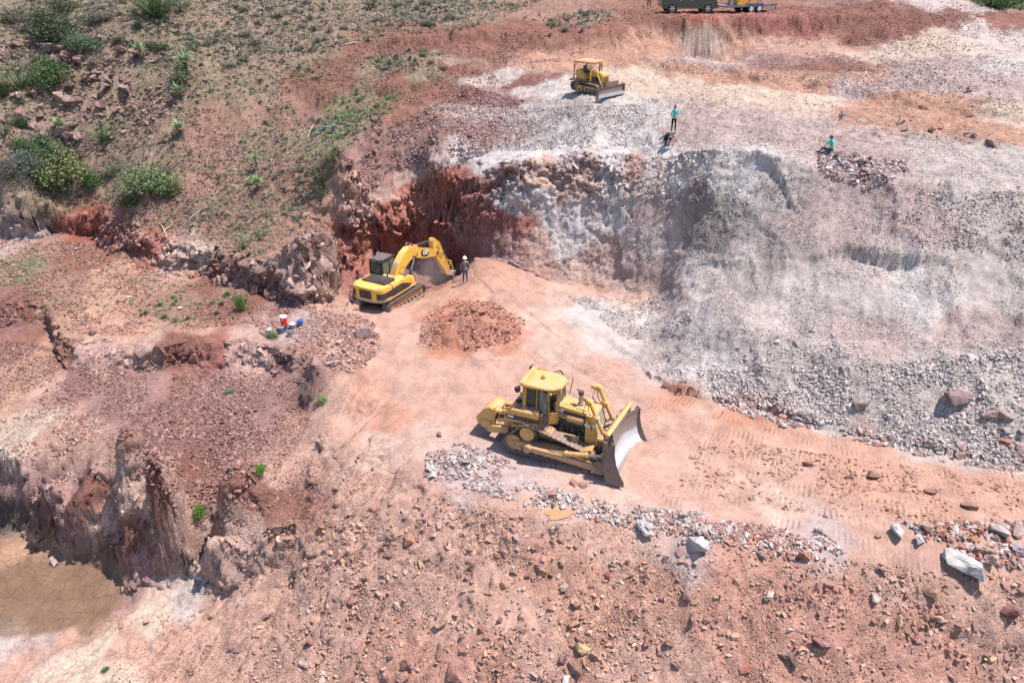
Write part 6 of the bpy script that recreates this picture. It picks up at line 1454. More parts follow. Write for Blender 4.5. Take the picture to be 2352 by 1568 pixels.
    m = MB(); m.box((-.32, .74, 2.55), (.01, .50, .05)); m.cyl((-.31, .66, 2.28), (-.29, .66, 2.28), .16, n=20); m.build('rear_window_sticker', flatmat('pale_blue_disc', (.22, .42, .55)), U)
    m = MB(); m.box((.15, .74, 1.95), (.5, .5, .45), bev=.06); m.box((-.1, .74, 2.3), (.14, .5, .6), bev=.05); m.build('operator_seat', M_BLK, U)
    # boom: heavy bent box section seen from the side
    def arm(name, pts, hw, par, mat=M_YX):
        m_ = MB(); m_.prism(pts, -hw, hw, bev=.012); return m_.build(name, mat, par)
    F = empty('boom_foot', (.25, -.12, 1.55)); F.parent = U
    boom = arm('boom', [(-.22, -.02), (-.14, .26), (.42, 1.02), (1.10, 1.52), (1.65, 1.70), (2.15, 1.62), (3.4, 1.08), (5.0, .44), (5.14, .27), (5.02, .08), (4.6, .08), (3.3, .38), (2.25, .82), (1.75, .84), (1.1, .54), (.40, -.08), (.02, -.25)], .25, F)
    for y_ in (-.262, .262):
        m = MB(); m.prism([(3.08, .62), (3.00, .86), (3.10, 1.06), (3.30, .99), (3.80, .80), (3.92, .60), (3.78, .44), (3.36, .50)], y_ - .006, y_ + .006); m.build('badge', M_BLK, F)
        m = MB(); m.prism([(2.98, .66), (2.92, .92), (3.04, 1.02), (3.06, .64)], y_ - .006, y_ + .006); m.build('badge_edge', M_MAR, F)
    lettering('CAT', .36, M_LET, F, (3.48, -.276, .74), (R(90), R(10), 0), bold=.05)
    for s_ in (-1, 1):
        m = MB(); hcyl(m, (.95, s_ * .36, -.75), (2.02, s_ * .36, .98), .085, .05, .52); m.build('boom_ram', [M_BLK, M_CHR], F)
    m = MB(); m.cyl((2.02, -.46, .98), (2.02, .46, .98), .08, n=14); m.cyl((2.45, -.29, .98), (2.45, .29, .98), .06, n=12); m.cyl((4.95, -.33, .26), (4.95, .33, .26), .12, n=16); m.build('boom_pin', M_DKM, F)
    m = MB()
    for k in range(4):
        y_ = -.16 + k * .10; m.tube([(-.12, y_, .38), (.35, y_, .98), (1.05, y_, 1.42), (1.65, y_, 1.58), (2.2, y_, 1.52)], .022)
    m.tube([(1.5, -.2, 1.5), (1.7, -.22, 1.86), (2.05, -.2, 1.86), (2.3, -.1, 1.52)], .022); m.tube([(1.6, .1, 1.52), (1.85, .12, 1.92), (2.15, .1, 1.82), (2.4, .05, 1.5)], .022)
    m.tube([(2.3, -.12, 1.5), (3.4, -.14, 1.1), (4.7, -.14, .64), (5.05, -.2, .75), (5.3, -.22, .3)], .02)
    m.build('boom_hose', M_SLV, F)
    m = MB(); m.tube([(.2, -.3, .6), (.6, -.42, .75), (1.3, -.42, .2), (1.2, -.4, -.6)], .02); m.tube([(1.5, -.42, .1), (1.75, -.5, -.4), (1.8, -.5, -1.2)], .018); m.build('slack_hose', M_RUB, F)
    m = MB(); m.box((1.40, -.40, -.15), (.16, .16, .26), bev=.03); m.box((1.25, -.40, -.5), (.14, .14, .40), bev=.02); m.build('work_lamp', M_BLK, F)
    m = MB(); hcyl(m, (2.62, 0, 1.46), (4.62, 0, 1.22), .10, .055, .66); m.build('stick_ram', [M_BLK, M_CHR], F)
    m = MB(); m.prism([(2.45, 1.2), (2.55, 1.54), (2.7, 1.54), (2.95, 1.1)], -.12, .12); m.build('ram_lug', M_YX, F)
    arm('stick', [(4.50, 1.18), (4.60, 1.36), (4.82, 1.36), (5.40, .90), (5.66, .42), (6.62, -1.72), (6.66, -1.98), (6.44, -2.08), (6.22, -1.92), (4.96, -.14), (4.76, .12), (4.66, .6)], .17, F)
    m = MB(); hcyl(m, (5.72, 0, .55), (6.78, 0, -1.10), .075, .04, .55); m.build('bucket_ram', [M_BLK, M_CHR], F)
    m = MB(); m.tube([(5.0, -.2, .3), (5.5, -.26, -.1), (5.95, -.26, .1), (5.85, -.2, .6), (5.5, -.1, .8)], .02); m.build('stick_hose', M_RUB, F)
    m = MB()
    for y_ in (-.2, .16): m.prism([(6.42, -1.62), (6.48, -1.56), (6.82, -1.02), (6.74, -1.0)], y_, y_ + .04); m.prism([(6.74, -1.06), (6.82, -1.02), (7.12, -1.90), (7.02, -1.92)], y_ - .02, y_ + .03)
    m.cyl((6.78, -.24, -1.05), (6.78, .24, -1.05), .05); m.build('bucket_link', M_YXD, F)
    bp = [(6.42, -2.0), (6.60, -1.82), (6.95, -1.80), (7.35, -2.02), (7.60, -2.45), (7.62, -2.95), (7.42, -3.45)]
    m = MB()
    for (a_, b_) in zip(bp[:-1], bp[1:]):
        mid = ((a_[0] + b_[0]) / 2, 0, (a_[1] + b_[1]) / 2); L_ = math.hypot(b_[0] - a_[0], b_[1] - a_[1]); m.box(mid, (L_ * 1.06, 0.96, .045), rot=(0, -math.atan2(b_[1] - a_[1], b_[0] - a_[0]), 0))
    m.prism(bp + [(6.75, -2.85)], -.50, -.46); m.prism(bp + [(6.75, -2.85)], .46, .50); m.build('bucket', M_BUK, F)
    for k in range(5): m = MB(); m.box((7.34, -.46 + k * .23, -3.56), (.07, .10, .26), rot=(0, .35, 0), taper=(.4, .8)); m.build('bucket_tooth', M_STL, F)
    return E
excavator()

# ---------------------------------------------------------------- small old bulldozer on the upper bench
def small_dozer():
    p = hit(1362, 221)
    S = empty('small_bulldozer', (5.75, 59.3, zf(5.75, 59.3) + .02), R(-45)); S.scale = (.84, .84, .84)
    tag(S, 'small old yellow bulldozer with open orange canopy on the upper bench', 'bulldozer')
    for sy in (-1, 1):
        y = .80 * sy
        track(S, [(-1.18, .42, .34), (-.9, .44, .37), (1.12, .40, .31)], y, .46, .17, M_TRK, .05)
        m = MB(); m.box((0, y, .38), (2.2, .22, .26), bev=.03)
        for k in range(5): m.cyl((-.8 + k * .4, y - .13, .18), (-.8 + k * .4, y + .13, .18), .09, n=12)
        m.build('roller_frame', M_OLDY, S)
        for wx, wz, wr in ((-.95, .45, .33), (1.12, .40, .27)): m = MB(); m.cyl((wx, y - .10, wz), (wx, y + .10, wz), wr, n=24); m.cyl((wx, y - .15, wz), (wx, y + .15, wz), .12, n=12); m.build('idler_wheel', M_DRS, S)
        m = MB(); m.prism([(-.2, .36), (-.2, .50), (1.9, .42), (1.9, .26)], sy * 1.12 - .06, sy * 1.12 + .06); m.build('push_arm', M_DRS, S)
        m = MB(); hcyl(m, (.95, sy * .52, 1.55), (1.72, sy * .62, .42), .06, .035, .6); m.build('lift_ram', [M_OLDY, M_CHR], S)
        m = MB(); m.box((-.6, y, .92), (1.5, .46, .05)); m.build('fender', M_DRS, S)
    m = MB(); m.box((0, 0, .66), (2.5, .9, .44), bev=.03); m.box((-.9, 0, .95), (.9, 1.1, .3), bev=.03); m.build('main_frame', M_DRS, S)
    m = MB(); m.prism([(-1.30, .95), (-1.38, 1.65), (-.95, 1.78), (-.60, 1.40), (-.30, 1.40), (-.25, .95)], -.62, .62, bev=.06); m.build('rear_body', M_OLDY, S)
    m = MB(); m.box((-.55, 0, 1.55), (.5, .5, .18), bev=.05); m.box((-.80, 0, 1.82), (.14, .5, .45), rot=(0, -.2, 0), bev=.05); m.build('operator_seat', M_BLK, S)
    m = MB()
    for y_ in (-.2, 0, .2): m.cyl((-.05, y_, 1.3), (-.15, y_, 1.9), .015, n=6)
    m.build('control_lever', M_DKM, S)
    m = MB(); m.prism([(.0, 1.25), (.0, 1.66), (.55, 1.70), (1.28, 1.60), (1.40, 1.50), (1.40, 1.28)], -.34, .34, bev=.05); m.build('engine_hood', M_OLDY, S)
    m = MB(); m.box((.55, 0, 1.05), (1.1, .42, .5), bev=.03); m.cyl((.6, -.25, 1.1), (.6, -.32, 1.1), .12); m.build('engine_block', M_DKM, S)
    m = MB(); m.prism([(1.10, .55), (1.10, 1.58), (1.42, 1.55), (1.50, 1.40), (1.46, .55)], -.46, .46, bev=.06); m.build('radiator_guard', M_OLDY, S)
    for k in range(7): m = MB(); m.box((1.50, 0, .74 + k * .10), (.03, .62, .045)); m.build('grille_bar', M_DRS, S)
    m = MB(); m.cyl((.75, .0, 1.65), (.75, .0, 2.35), .045, n=12); m.cyl((.75, 0, 1.7), (.75, 0, 1.95), .07, n=12); m.build('exhaust_stack', M_DRS, S)
    # canopy
    m = MB(); v0 = [(-1.42, -.86), (-1.42, .86), (.30, .86), (.62, .62), (.62, -.62), (.30, -.86)]
    m.prism(v0, 2.40, 2.46, 'z', bev=.01); m.prism([(-1.0, -.5), (-1.0, .5), (.2, .5), (.2, -.5)], 2.461, 2.50, 'z', bev=.02); m.build('canopy_roof', M_ORP, S)
    for (x_, y_) in ((-1.35, -.80), (-1.35, .80), (.40, -.74), (.40, .74)):
        m = MB(); m.box((x_, y_, 1.66), (.09, .09, 1.48)); m.build('canopy_post', M_OLDY, S)
    m = MB()
    for y_ in (-.78, .78): m.cyl((-.9, y_, 2.37), (-1.33, y_, 2.0), .03, n=6); m.cyl((.0, y_, 2.37), (.38, y_, 1.95), .03, n=6); m.cyl((-1.35, y_, 2.36), (.4, y_, 2.36), .035, n=6)
    m.cyl((.45, -.7, 2.36), (.45, .7, 2.36), .035, n=6); m.cyl((.45, -.1, 2.36), (.45, -.7, 1.9), .03, n=6); m.cyl((.45, .1, 2.36), (.45, .7, 1.9), .03, n=6); m.build('canopy_brace', M_DRS, S)
    # blade
    prof = [(.16, .0), (.06, .2), (.04, .45), (.12, .68)]
    m = MB(); A = []
    for x_, z_ in prof: A.append([m.bm.verts.new((1.98 + x_, y_, z_)) for y_ in (-1.72, 1.72)] + [m.bm.verts.new((1.93 + x_, y_, z_)) for y_ in (-1.72, 1.72)])
    for a_, b_ in zip(A[:-1], A[1:]): m.bm.faces.new((a_[0], a_[1], b_[1], b_[0])); m.bm.faces.new((a_[3], a_[2], b_[2], b_[3])); m.bm.faces.new((a_[2], a_[0], b_[0], b_[2])); m.bm.faces.new((a_[1], a_[3], b_[3], b_[1]))
    m.bm.faces.new((A[0][0], A[0][2], A[0][3], A[0][1])); m.bm.faces.new((A[-1][0], A[-1][1], A[-1][3], A[-1][2])); m.build('blade', M_BLD, S)
    m = MB(); m.box((2.17, 0, -.02), (.05, 3.46, .24), rot=(0, -.35, 0)); m.build('cutting_edge', M_STL, S)
    for s_ in (-1, 1): m = MB(); m.box((2.05, s_ * 1.73, .32), (.30, .04, .72), bev=.01); m.build('blade_end_plate', M_BLD, S)
    m = MB(); m.box((1.97, .25, .82), (.05, 1.7, .36), bev=.01); m.build('blade_guard', M_BLD, S)
    m = MB(); m.box((1.55, 0, .40), (.6, .7, .2), bev=.02); m.box((1.80, 0, .38), (.16, 2.2, .16), bev=.02); m.build('blade_frame', M_DRS, S)
    m = MB(); m.box((-1.7, 0, .75), (.6, .14, .12)); m.box((-1.95, 0, .78), (.12, 1.3, .12)); m.cyl((-1.95, -.4, .8), (-1.35, -.3, 1.6), .025, n=6); m.cyl((-2.0, .4, .8), (-1.35, .3, 1.6), .025, n=6); m.sphere((-2.15, -.1, .8), .1); m.build('rear_hitch', M_DRS, S)
    return S
small_dozer()
# ---------------------------------------------------------------- plants
def leafmat(name, src='INST', trans=.25, c=None):
    s = NT(name, .6, .2)
    if src == 'FIX': cc = None; s.b.inputs['Base Color'].default_value = (*c, 1)
    else:
        if src == 'INST': a_ = s.n('ShaderNodeAttribute', attribute_name='rc'); a_.attribute_type = 'INSTANCER'; cc = a_.outputs['Color']
        else: oi = s.n('ShaderNodeObjectInfo'); cc = oi.outputs['Color']
        va = s.n('ShaderNodeAttribute', attribute_name='vary')
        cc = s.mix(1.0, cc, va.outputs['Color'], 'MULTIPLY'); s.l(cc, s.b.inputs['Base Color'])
    return s.m
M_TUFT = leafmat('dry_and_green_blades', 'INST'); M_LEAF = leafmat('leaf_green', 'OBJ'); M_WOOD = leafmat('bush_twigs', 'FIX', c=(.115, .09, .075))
M_DRYL = leafmat('dry_yucca_skirt', 'FIX', c=(.46, .32, .14)); M_STICK = leafmat('dead_stalk', 'FIX', c=(.50, .42, .33))

def blades_mesh(name, n, h, spread, w, mat, seed, curl=.5, base_r=.05, vary=.35, mats=None, tipdry=False):
    r_ = random.Random(seed); V, F_, C_ = [], [], []
    for k in range(n):
        a_ = r_.uniform(0, 6.283); t = r_.random() ** .6 * spread; hh = h * r_.uniform(.55, 1.0) ; b0 = base_r * r_.random()
        d = Vector((math.cos(a_), math.sin(a_), 0)); side = Vector((-d.y, d.x, 0)) * w * r_.uniform(.7, 1.2)
        p0 = d * b0; p1 = d * (b0 + hh * math.sin(t) * .5) + Vector((0, 0, hh * math.cos(t) * .6)); p2 = d * (b0 + hh * math.sin(t) * (1 + curl * .3)) + Vector((0, 0, hh * max(.05, math.cos(t) - curl * t * .35)))
        i = len(V); V += [p0 - side, p0 + side, p1 + side * .8, p1 - side * .8, p2]; F_ += [(i, i + 1, i + 2, i + 3), (i + 3, i + 2, i + 4)]
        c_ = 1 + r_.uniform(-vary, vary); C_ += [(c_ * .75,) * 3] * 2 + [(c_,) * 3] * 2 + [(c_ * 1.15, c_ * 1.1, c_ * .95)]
    me = bpy.data.meshes.new(name); me.from_pydata([tuple(v) for v in V], [], F_)
    at_ = me.attributes.new('vary', 'FLOAT_COLOR', 'POINT'); at_.data.foreach_set('color', np.array([(*c_, 1) for c_ in C_], dtype=np.float32).ravel())
    me.materials.append(mat); return me
def leaf_ball(name, n, mat, seed, lobes, leaf=.06, twig=True, fill=.75):
    """shrub crown: leaf-sized faces through the lobes' volume, unit size about 1 m across"""
    r_ = random.Random(seed); V, F_, C_ = [], [], []
    L_ = [(Vector(q[:3]), q[3]) for q in lobes]
    tot = sum(q[1] ** 2 for q in L_)
    for c0, rr in L_:
        for _ in range(int(n * rr * rr / tot)):
            v = Vector((r_.gauss(0, 1), r_.gauss(0, 1), r_.gauss(0, 1))).normalized()
            wob = 1 + .42 * math.sin(v.x * 5 + seed) * math.cos(v.y * 6 + v.z * 4 + seed)
            q = c0 + v * rr * wob * (r_.random() ** .35) * Vector((1, 1, .8)).length / 1.62
            if q.z < .03: continue
            a_ = Vector((r_.gauss(0, 1), r_.gauss(0, 1), r_.gauss(0, .6))).normalized() * leaf * r_.uniform(.6, 1.5)
            b_ = a_.cross(Vector((r_.gauss(0, 1), r_.gauss(0, 1), r_.gauss(0, 1)))).normalized() * leaf * .42
            i = len(V); V += [q - a_, q + b_, q + a_, q - b_]; F_.append((i, i + 1, i + 2, i + 3))
            c_ = r_.uniform(.65, 1.35); C_ += [(c_ * r_.uniform(.92, 1.08), c_, c_ * r_.uniform(.85, 1.05))] * 4
    me = bpy.data.meshes.new(name); me.from_pydata([tuple(v) for v in V], [], F_)
    at_ = me.attributes.new('vary', 'FLOAT_COLOR', 'POINT'); at_.data.foreach_set('color', np.array([(*c_, 1) for c_ in C_], dtype=np.float32).ravel())
    me.materials.append(mat); return me
def twig_mesh(name, seed, n, h, spread, r0=.014, fork=2):
    r_ = random.Random(seed); m = MB()
    for k in range(n):
        a_ = k * 6.283 / n + r_.uniform(-.4, .4); t = spread * r_.uniform(.4, 1)
        d = Vector((math.cos(a_) * math.sin(t), math.sin(a_) * math.sin(t), math.cos(t)))
        p = Vector((0, 0, 0)); pts = [p.copy()]
        for _ in range(3): p = p + (d + Vector((r_.uniform(-.2, .2), r_.uniform(-.2, .2), r_.uniform(-.05, .2)))) * h / 3; pts.append(p.copy())
        m.tube(pts, [r0, r0 * .7, r0 * .5, r0 * .25], 4)
        for _ in range(fork):
            q = pts[r_.choice((1, 2))]; e = d + Vector((r_.uniform(-.8, .8), r_.uniform(-.8, .8), r_.uniform(-.1, .5)))
            m.tube([q, q + e * h * .25, q + e * h * .45 + Vector((0, 0, .03))], [r0 * .45, r0 * .3, r0 * .15], 3)
    bmesh.ops.recalc_face_normals(m.bm, faces=m.bm.faces); me = bpy.data.meshes.new(name); m.bm.to_mesh(me); m.bm.free(); me.materials.append(M_WOOD); return me

G_GREEN = [(126,138,100),(114,130,88),(138,148,108),(134,138,110)]; G_GREY = [(162,152,136),(150,144,130),(172,160,142),(142,138,122)]; G_BRI = [(122,152,82),(112,144,74),(134,160,90)]
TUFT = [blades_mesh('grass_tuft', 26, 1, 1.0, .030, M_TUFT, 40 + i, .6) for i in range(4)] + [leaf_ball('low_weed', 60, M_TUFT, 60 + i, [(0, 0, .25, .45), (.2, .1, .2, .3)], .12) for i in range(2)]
TP = {}
def tufts(layer, poly, n, s0, s1_, pal, seed, clump=.9, cs=2.5, k=.78):
    X, Y, Z = sheet_area(poly, n, seed, clump, cs); g_ = np.random.default_rng(seed); n = len(X); s = s0 + (s1_ - s0) * g_.random(n) ** 2.2
    TP.setdefault(layer, []).append((np.stack([X, Y, Z - .01], 1), np.stack([g_.normal(0, .12, n), g_.normal(0, .12, n), g_.uniform(0, 6.28, n)], 1), np.stack([s * 1.3, s * 1.3, s * .9], 1), cols(pal, n, g_, k, .18), g_.integers(0, 6, n)))
HL = [(0,0),(1250,0),(1080,70),(860,85),(760,110),(740,180),(640,200),(690,270),(840,250),(820,320),(740,430),(720,470),(640,560),(480,550),(340,520),(240,470),(140,470),(0,530)]
tufts('hill', HL, 5600, .10, .42, G_GREEN + G_GREY, 71, 1.0)
tufts('hill', [(0,0),(1250,0),(1000,60),(700,130),(400,150),(0,150)], 2600, .18, .6, G_GREY, 72, .9)
tufts('hill', HL, 2400, .08, .26, G_BRI + G_GREEN, 73, 1.4, 1.6)
tufts('hill', [(840,130),(1020,120),(1040,160),(880,175)], 420, .1, .4, G_GREEN + G_GREY, 74, .6)
tufts('hill', [(1200,40),(1400,20),(1400,60),(1220,80)], 160, .15, .5, G_GREEN + G_GREY, 75, .6)
tufts('hill', [(740,210),(930,215),(860,300),(740,330)], 500, .1, .4, G_GREEN + G_BRI, 76, .7)
tufts('hill', [(2230,0),(2352,0),(2352,24),(2260,20)], 240, .2, .8, G_GREEN, 77, .4)
tufts('terrace', [(0,560),(220,560),(420,650),(560,660),(560,740),(300,760),(0,720)], 750, .06, .26, G_GREEN + G_BRI[:1], 78, 1.3, 1.4)
tufts('terrace', [(0,570),(120,570),(130,650),(0,660)], 500, .06, .22, G_GREEN, 79, 1.0, 1.0)
tufts('terrace', [(560,620),(760,470),(780,440),(700,420),(560,560)], 260, .08, .35, G_GREY + G_GREEN, 80, 1.0)
for k_, lb in (('hill', 'sparse grey green grass and weeds covering the scrub hillside'), ('terrace', 'thin green weeds scattered over the reddish terrace')):
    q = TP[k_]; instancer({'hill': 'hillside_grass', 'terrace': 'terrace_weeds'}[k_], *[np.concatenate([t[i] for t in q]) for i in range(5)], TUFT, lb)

# shrubs > foliage, stem
CR = [leaf_ball('foliage', 2600, M_LEAF, 11, [(0, 0, .42, .36), (.28, .1, .34, .28), (-.26, .12, .36, .30), (.05, -.26, .28, .28), (-.1, .2, .58, .22)], .030),
      leaf_ball('foliage', 2600, M_LEAF, 12, [(0, 0, .30, .32), (.34, 0, .24, .24), (-.33, .05, .26, .26), (.1, .26, .30, .26), (.0, -.25, .2, .24), (.2, .1, .45, .2)], .028),
      leaf_ball('foliage', 1500, M_LEAF, 13, [(0, 0, .35, .34), (.2, .1, .3, .25), (-.2, -.1, .28, .26)], .034)]
TW = [twig_mesh('stem', 21 + i, 14, .85, 1.15) for i in range(3)]
GT = [blades_mesh('foliage', 150, 1, .95, .016, M_LEAF, 51, .5, .12), blades_mesh('foliage', 110, 1, 1.25, .018, M_LEAF, 52, .8, .10), blades_mesh('foliage', 90, 1, .6, .016, M_LEAF, 53, .4, .12)]
def plant(name, px, py, wpx, col_, label, cat, parts, group=None, tall=1.0, k=.66, world=None, wm=None):
    r_ = random.Random(int(px * 7 + py * 13))
    p = hit(px, py) if world is None else world
    s = wm if wm else wpx * (p - Vector((0, 0, CAMZ))).length / FP
    o = empty(name, p - Vector((0, 0, .03)), r_.uniform(0, 6.28)); o.scale = (s, s, s * tall)
    for nm_, me_, own in parts:
        c_ = link(nm_, me_, o)
        if own: c_.color = (*srgb(col_, k=k), 1)
        else: c_.color = (.1, .08, .06, 1)
    tag(o, label, cat, group); return o
def shrub(px, py, w, c, label, i=0, tall=1.0, group=None, **k): return plant('shrub', px, py, w, c, label, 'shrub', [('foliage', CR[i % 3], True), ('stem', TW[i % 3], False)], group, tall, **k)
SH = [(128,100,90,(84,100,70),'dark green spreading shrub near the top left, above the largest boulder',0,.9),(195,118,68,(104,128,96),'soft grey green shrub right of the largest hillside boulder',1,.8),
 (118,198,76,(98,124,76),'bright green leafy shrub below the largest hillside boulder',0,.9),(136,152,36,(120,132,128),'small silvery shrub in front of the largest hillside boulder',2,.8),
 (128,418,120,(138,148,98),'wide yellow green shrub at the left side of the terrace bank',1,.8),(60,402,64,(116,128,120),'grey silvery shrub left of the wide yellow green one',0,.95),(86,362,90,(104,130,88),'mid green shrub behind the silvery one',1,.7),(50,345,46,(108,128,82),'small green shrub at the upper end of the left shrub belt',2,.8),(110,440,56,(104,112,82),'dull olive shrub at the foot of the wide yellow green one',2,.8),
 (212,430,54,(90,130,64),'compact vivid green bush between two larger shrubs',2,1.0),(350,440,124,(128,146,98),'largest pale green shrub in the middle of the hillside',1,.72),(388,452,60,(118,138,86),'fresh green lobe of growth right of the largest pale shrub',2,.8),(262,396,48,(128,146,98),'thin pale green shrub behind the compact vivid bush',1,.6),
 (296,475,50,(114,126,68),'olive yellow bush under the largest pale shrub',2,.75),(20,410,40,(130,124,120),'grey leafless looking shrub at the left photo edge',0,1.0),(52,292,30,(96,116,72),'shrub tucked under the boulder cluster',2,.9),(8,225,40,(86,104,62),'dark shrub cut by the left photo edge',2,1.2),
 (45,290,36,(100,116,80),'green brush left of the boulder cluster',2,.9),(365,38,60,(96,112,80),'dark tangle of brush left of the tall green ocotillo',0,.6),(150,25,60,(104,110,84),'grey green thicket at the top left edge',0,.5),(30,50,70,(140,136,116),'pale dry thicket in the top left corner',1,.5),
 (235,48,60,(138,132,114),'dry grey brush at the top edge above the square boulder',1,.5),(95,330,34,(90,120,60),'green bush below the cluster of boulders',2,.9),
 (555,712,38,(110,148,72),'upright bright green bush on the terrace near the rock outcrop',2,1.5),(2290,18,60,(96,128,70),'green bush near the top right corner',0,.7),(2330,12,44,(104,120,78),'second bush in the top right corner',2,.8),
 (600,1085,34,(100,152,52),'lone small bright green bush on the slope below the shelf',2,.9),(460,1188,44,(104,150,62),'green bush hanging over the top of the cliff by the mud hole',2,1.1),
 (626,775,34,(122,150,82),'light green grass bush in front of the white jug',2,.7),(740,922,40,(136,156,100),'pale green weed right of the shelf edge',2,.55),(698,905,20,(120,160,110),'small mint green weed on the shelf edge',2,.7),(527,903,24,(118,150,112),'pale mint weed in the middle of the shale shelf',2,.6),(243,1540,18,(100,130,84),'tiny green plant near the bottom left corner',2,.8)]
for q in SH: shrub(q[0], q[1], q[2], q[3], q[4], q[5], q[6])

# yuccas: green dagger rosettes over a dry skirt and short trunk
M_YU = leafmat('yucca_leaf', 'OBJ')
YR = [blades_mesh('rosette', 90, 1, 1.55, .045, M_YU, 81 + i, .15, .06, .3) for i in range(2)]; YD = blades_mesh('dry_skirt', 50, .8, 2.4, .03, M_DRYL, 85, .2, .08, .2)
_m = MB(); _m.cyl((0, 0, -.9), (0, 0, .05), .09, .11, 9); bmesh.ops.recalc_face_normals(_m.bm, faces=_m.bm.faces); YT = bpy.data.meshes.new('trunk'); _m.bm.to_mesh(YT); _m.bm.free(); YT.materials.append(M_WOOD)
def yucca(px, py, w, label, up=.6, col_=(140,162,122), grp=None):
    p = hit(px, py); s = w * (p - Vector((0, 0, CAMZ))).length / FP * .72
    o = empty('yucca', p + Vector((0, 0, up * s)), random.Random(px).uniform(0, 6)); o.scale = (s, s, s)
    a_ = link('rosette', YR[int(px) % 2], o); a_.color = (*srgb(col_, k=.95), 1)
    link('dry_skirt', YD, o); link('trunk', YT, o)
    tag(o, label, 'yucca', grp); return o
for q in [(433,186,44,'upper right yucca head of the tall yucca pair',1.2),(418,196,40,'yucca leaning left beside the tall upper right head',.9),(424,210,34,'middle yucca with a golden dry skirt',1.0),(412,232,36,'lowest yucca of the stacked hillside group',.7),(324,140,34,'solitary yucca upslope left of the stacked group',.8),
          (412,312,36,'dark green yucca alone in the middle of the hillside',.6),(141,310,34,'yucca growing at the foot of the boulder cluster',.7),(148,448,34,'yucca just above the red scoop of the terrace bank',.6),(591,396,26,'small yucca on a slim trunk, upper of two near the pit crest',1.5),(592,438,32,'yucca with golden skirt, lower of two near the pit crest',.7),(580,425,24,'half dead grey yucca beside the lower crest yucca',.6)]:
    yucca(*q)
# agaves: broad blue grey leaves
M_AG = leafmat('agave_leaf', 'OBJ'); AR = blades_mesh('leaf_rosette', 34, 1, 1.35, .075, M_AG, 91, .05, .06, .18)
def agave(px, py, w, label, c=(132,156,146), g=None):
    p = hit(px, py); s = w * (p - Vector((0, 0, CAMZ))).length / FP * .5
    o = link('agave', AR); o.location = p; o.scale = (s, s, s); o.rotation_euler = (0, 0, px); o.color = (*srgb(c, k=.85), 1); tag(o, label, 'agave', g)
agave(481,480,22,'single blue green agave on the slope above the terrace bank'); agave(443,520,22,'agave beside the bleached stalks'); agave(1135,8,24,'blue grey agave at the top edge of the photo'); agave(520,405,12,'tiny agave left of the yucca pair')
for i, (x_, y_) in enumerate([(735,275),(750,285),(768,292),(785,285),(742,300),(760,305),(730,310),(775,270),(790,300),(722,298),(800,290),(845,262),(835,255),(890,158),(970,52),(955,50)]):
    agave(x_, y_, 22, whereabouts(hit(x_, y_), 'agave', (118,150,80), 'spiky', True) or ('agave in the thick patch left of the lone mauve boulder' if i < 11 else 'agave right of the thick patch near the red road' if i < 13 else 'agave on the grassy island by the upper road' if i == 13 else 'agave on the bank edge below the top road'), (140, 160, 150), 'agaves by the red road' if i < 11 else ('agaves right of the patch' if i < 13 else ('agaves on the bank edge' if i > 13 else None)))
# ocotillos: long thin wands
M_WAND = leafmat('ocotillo_wand', 'FIX', c=(.12, .16, .07))
def wands(seed, n, sp):
    r_ = random.Random(seed); m = MB()
    for k in range(n):
        a_ = r_.uniform(0, 6.283); t = r_.uniform(.1, sp); L_ = r_.uniform(.7, 1.05); d = Vector((math.cos(a_) * math.sin(t), math.sin(a_) * math.sin(t), math.cos(t)))
        m.tube([d * 0, d * .4 * L_, d * .75 * L_ + Vector((0, 0, .01)), d * L_ * 1.02 + Vector((d.x * .08, d.y * .08, -.02))], [.016, .013, .010, .005], 4)
    bmesh.ops.recalc_face_normals(m.bm, faces=m.bm.faces); me = bpy.data.meshes.new('wands'); m.bm.to_mesh(me); m.bm.free(); me.materials.append(M_WAND); return me
WD = [wands(1, 26, .9), wands(2, 16, .7), wands(3, 60, 1.0)]
for px, py, h, i, lb in [(365,45,95,2,'large dense green ocotillo at the top edge of the hillside'),(50,210,70,0,'ocotillo with spread wands above the boulder cluster'),(240,330,62,0,'ocotillo in the middle of the left hillside'),(770,405,62,0,'ocotillo at the rim left of the quarry crest'),(742,440,78,1,'tall thin ocotillo on the bare rim slope'),(740,462,44,1,'sprawling ocotillo at the foot of the tall thin one'),(850,25,50,1,'upright ocotillo at the top, above the upper road bank'),(560,575,40,0,'ocotillo clump on the terrace bank edge'),(10,320,50,1,'ocotillo at the left photo edge')]:
    p = hit(px, py); s = h * (p - Vector((0, 0, CAMZ))).length / FP
    o = link('ocotillo', WD[i]); o.location = p; o.scale = (s, s, s); tag(o, lb, 'ocotillo')
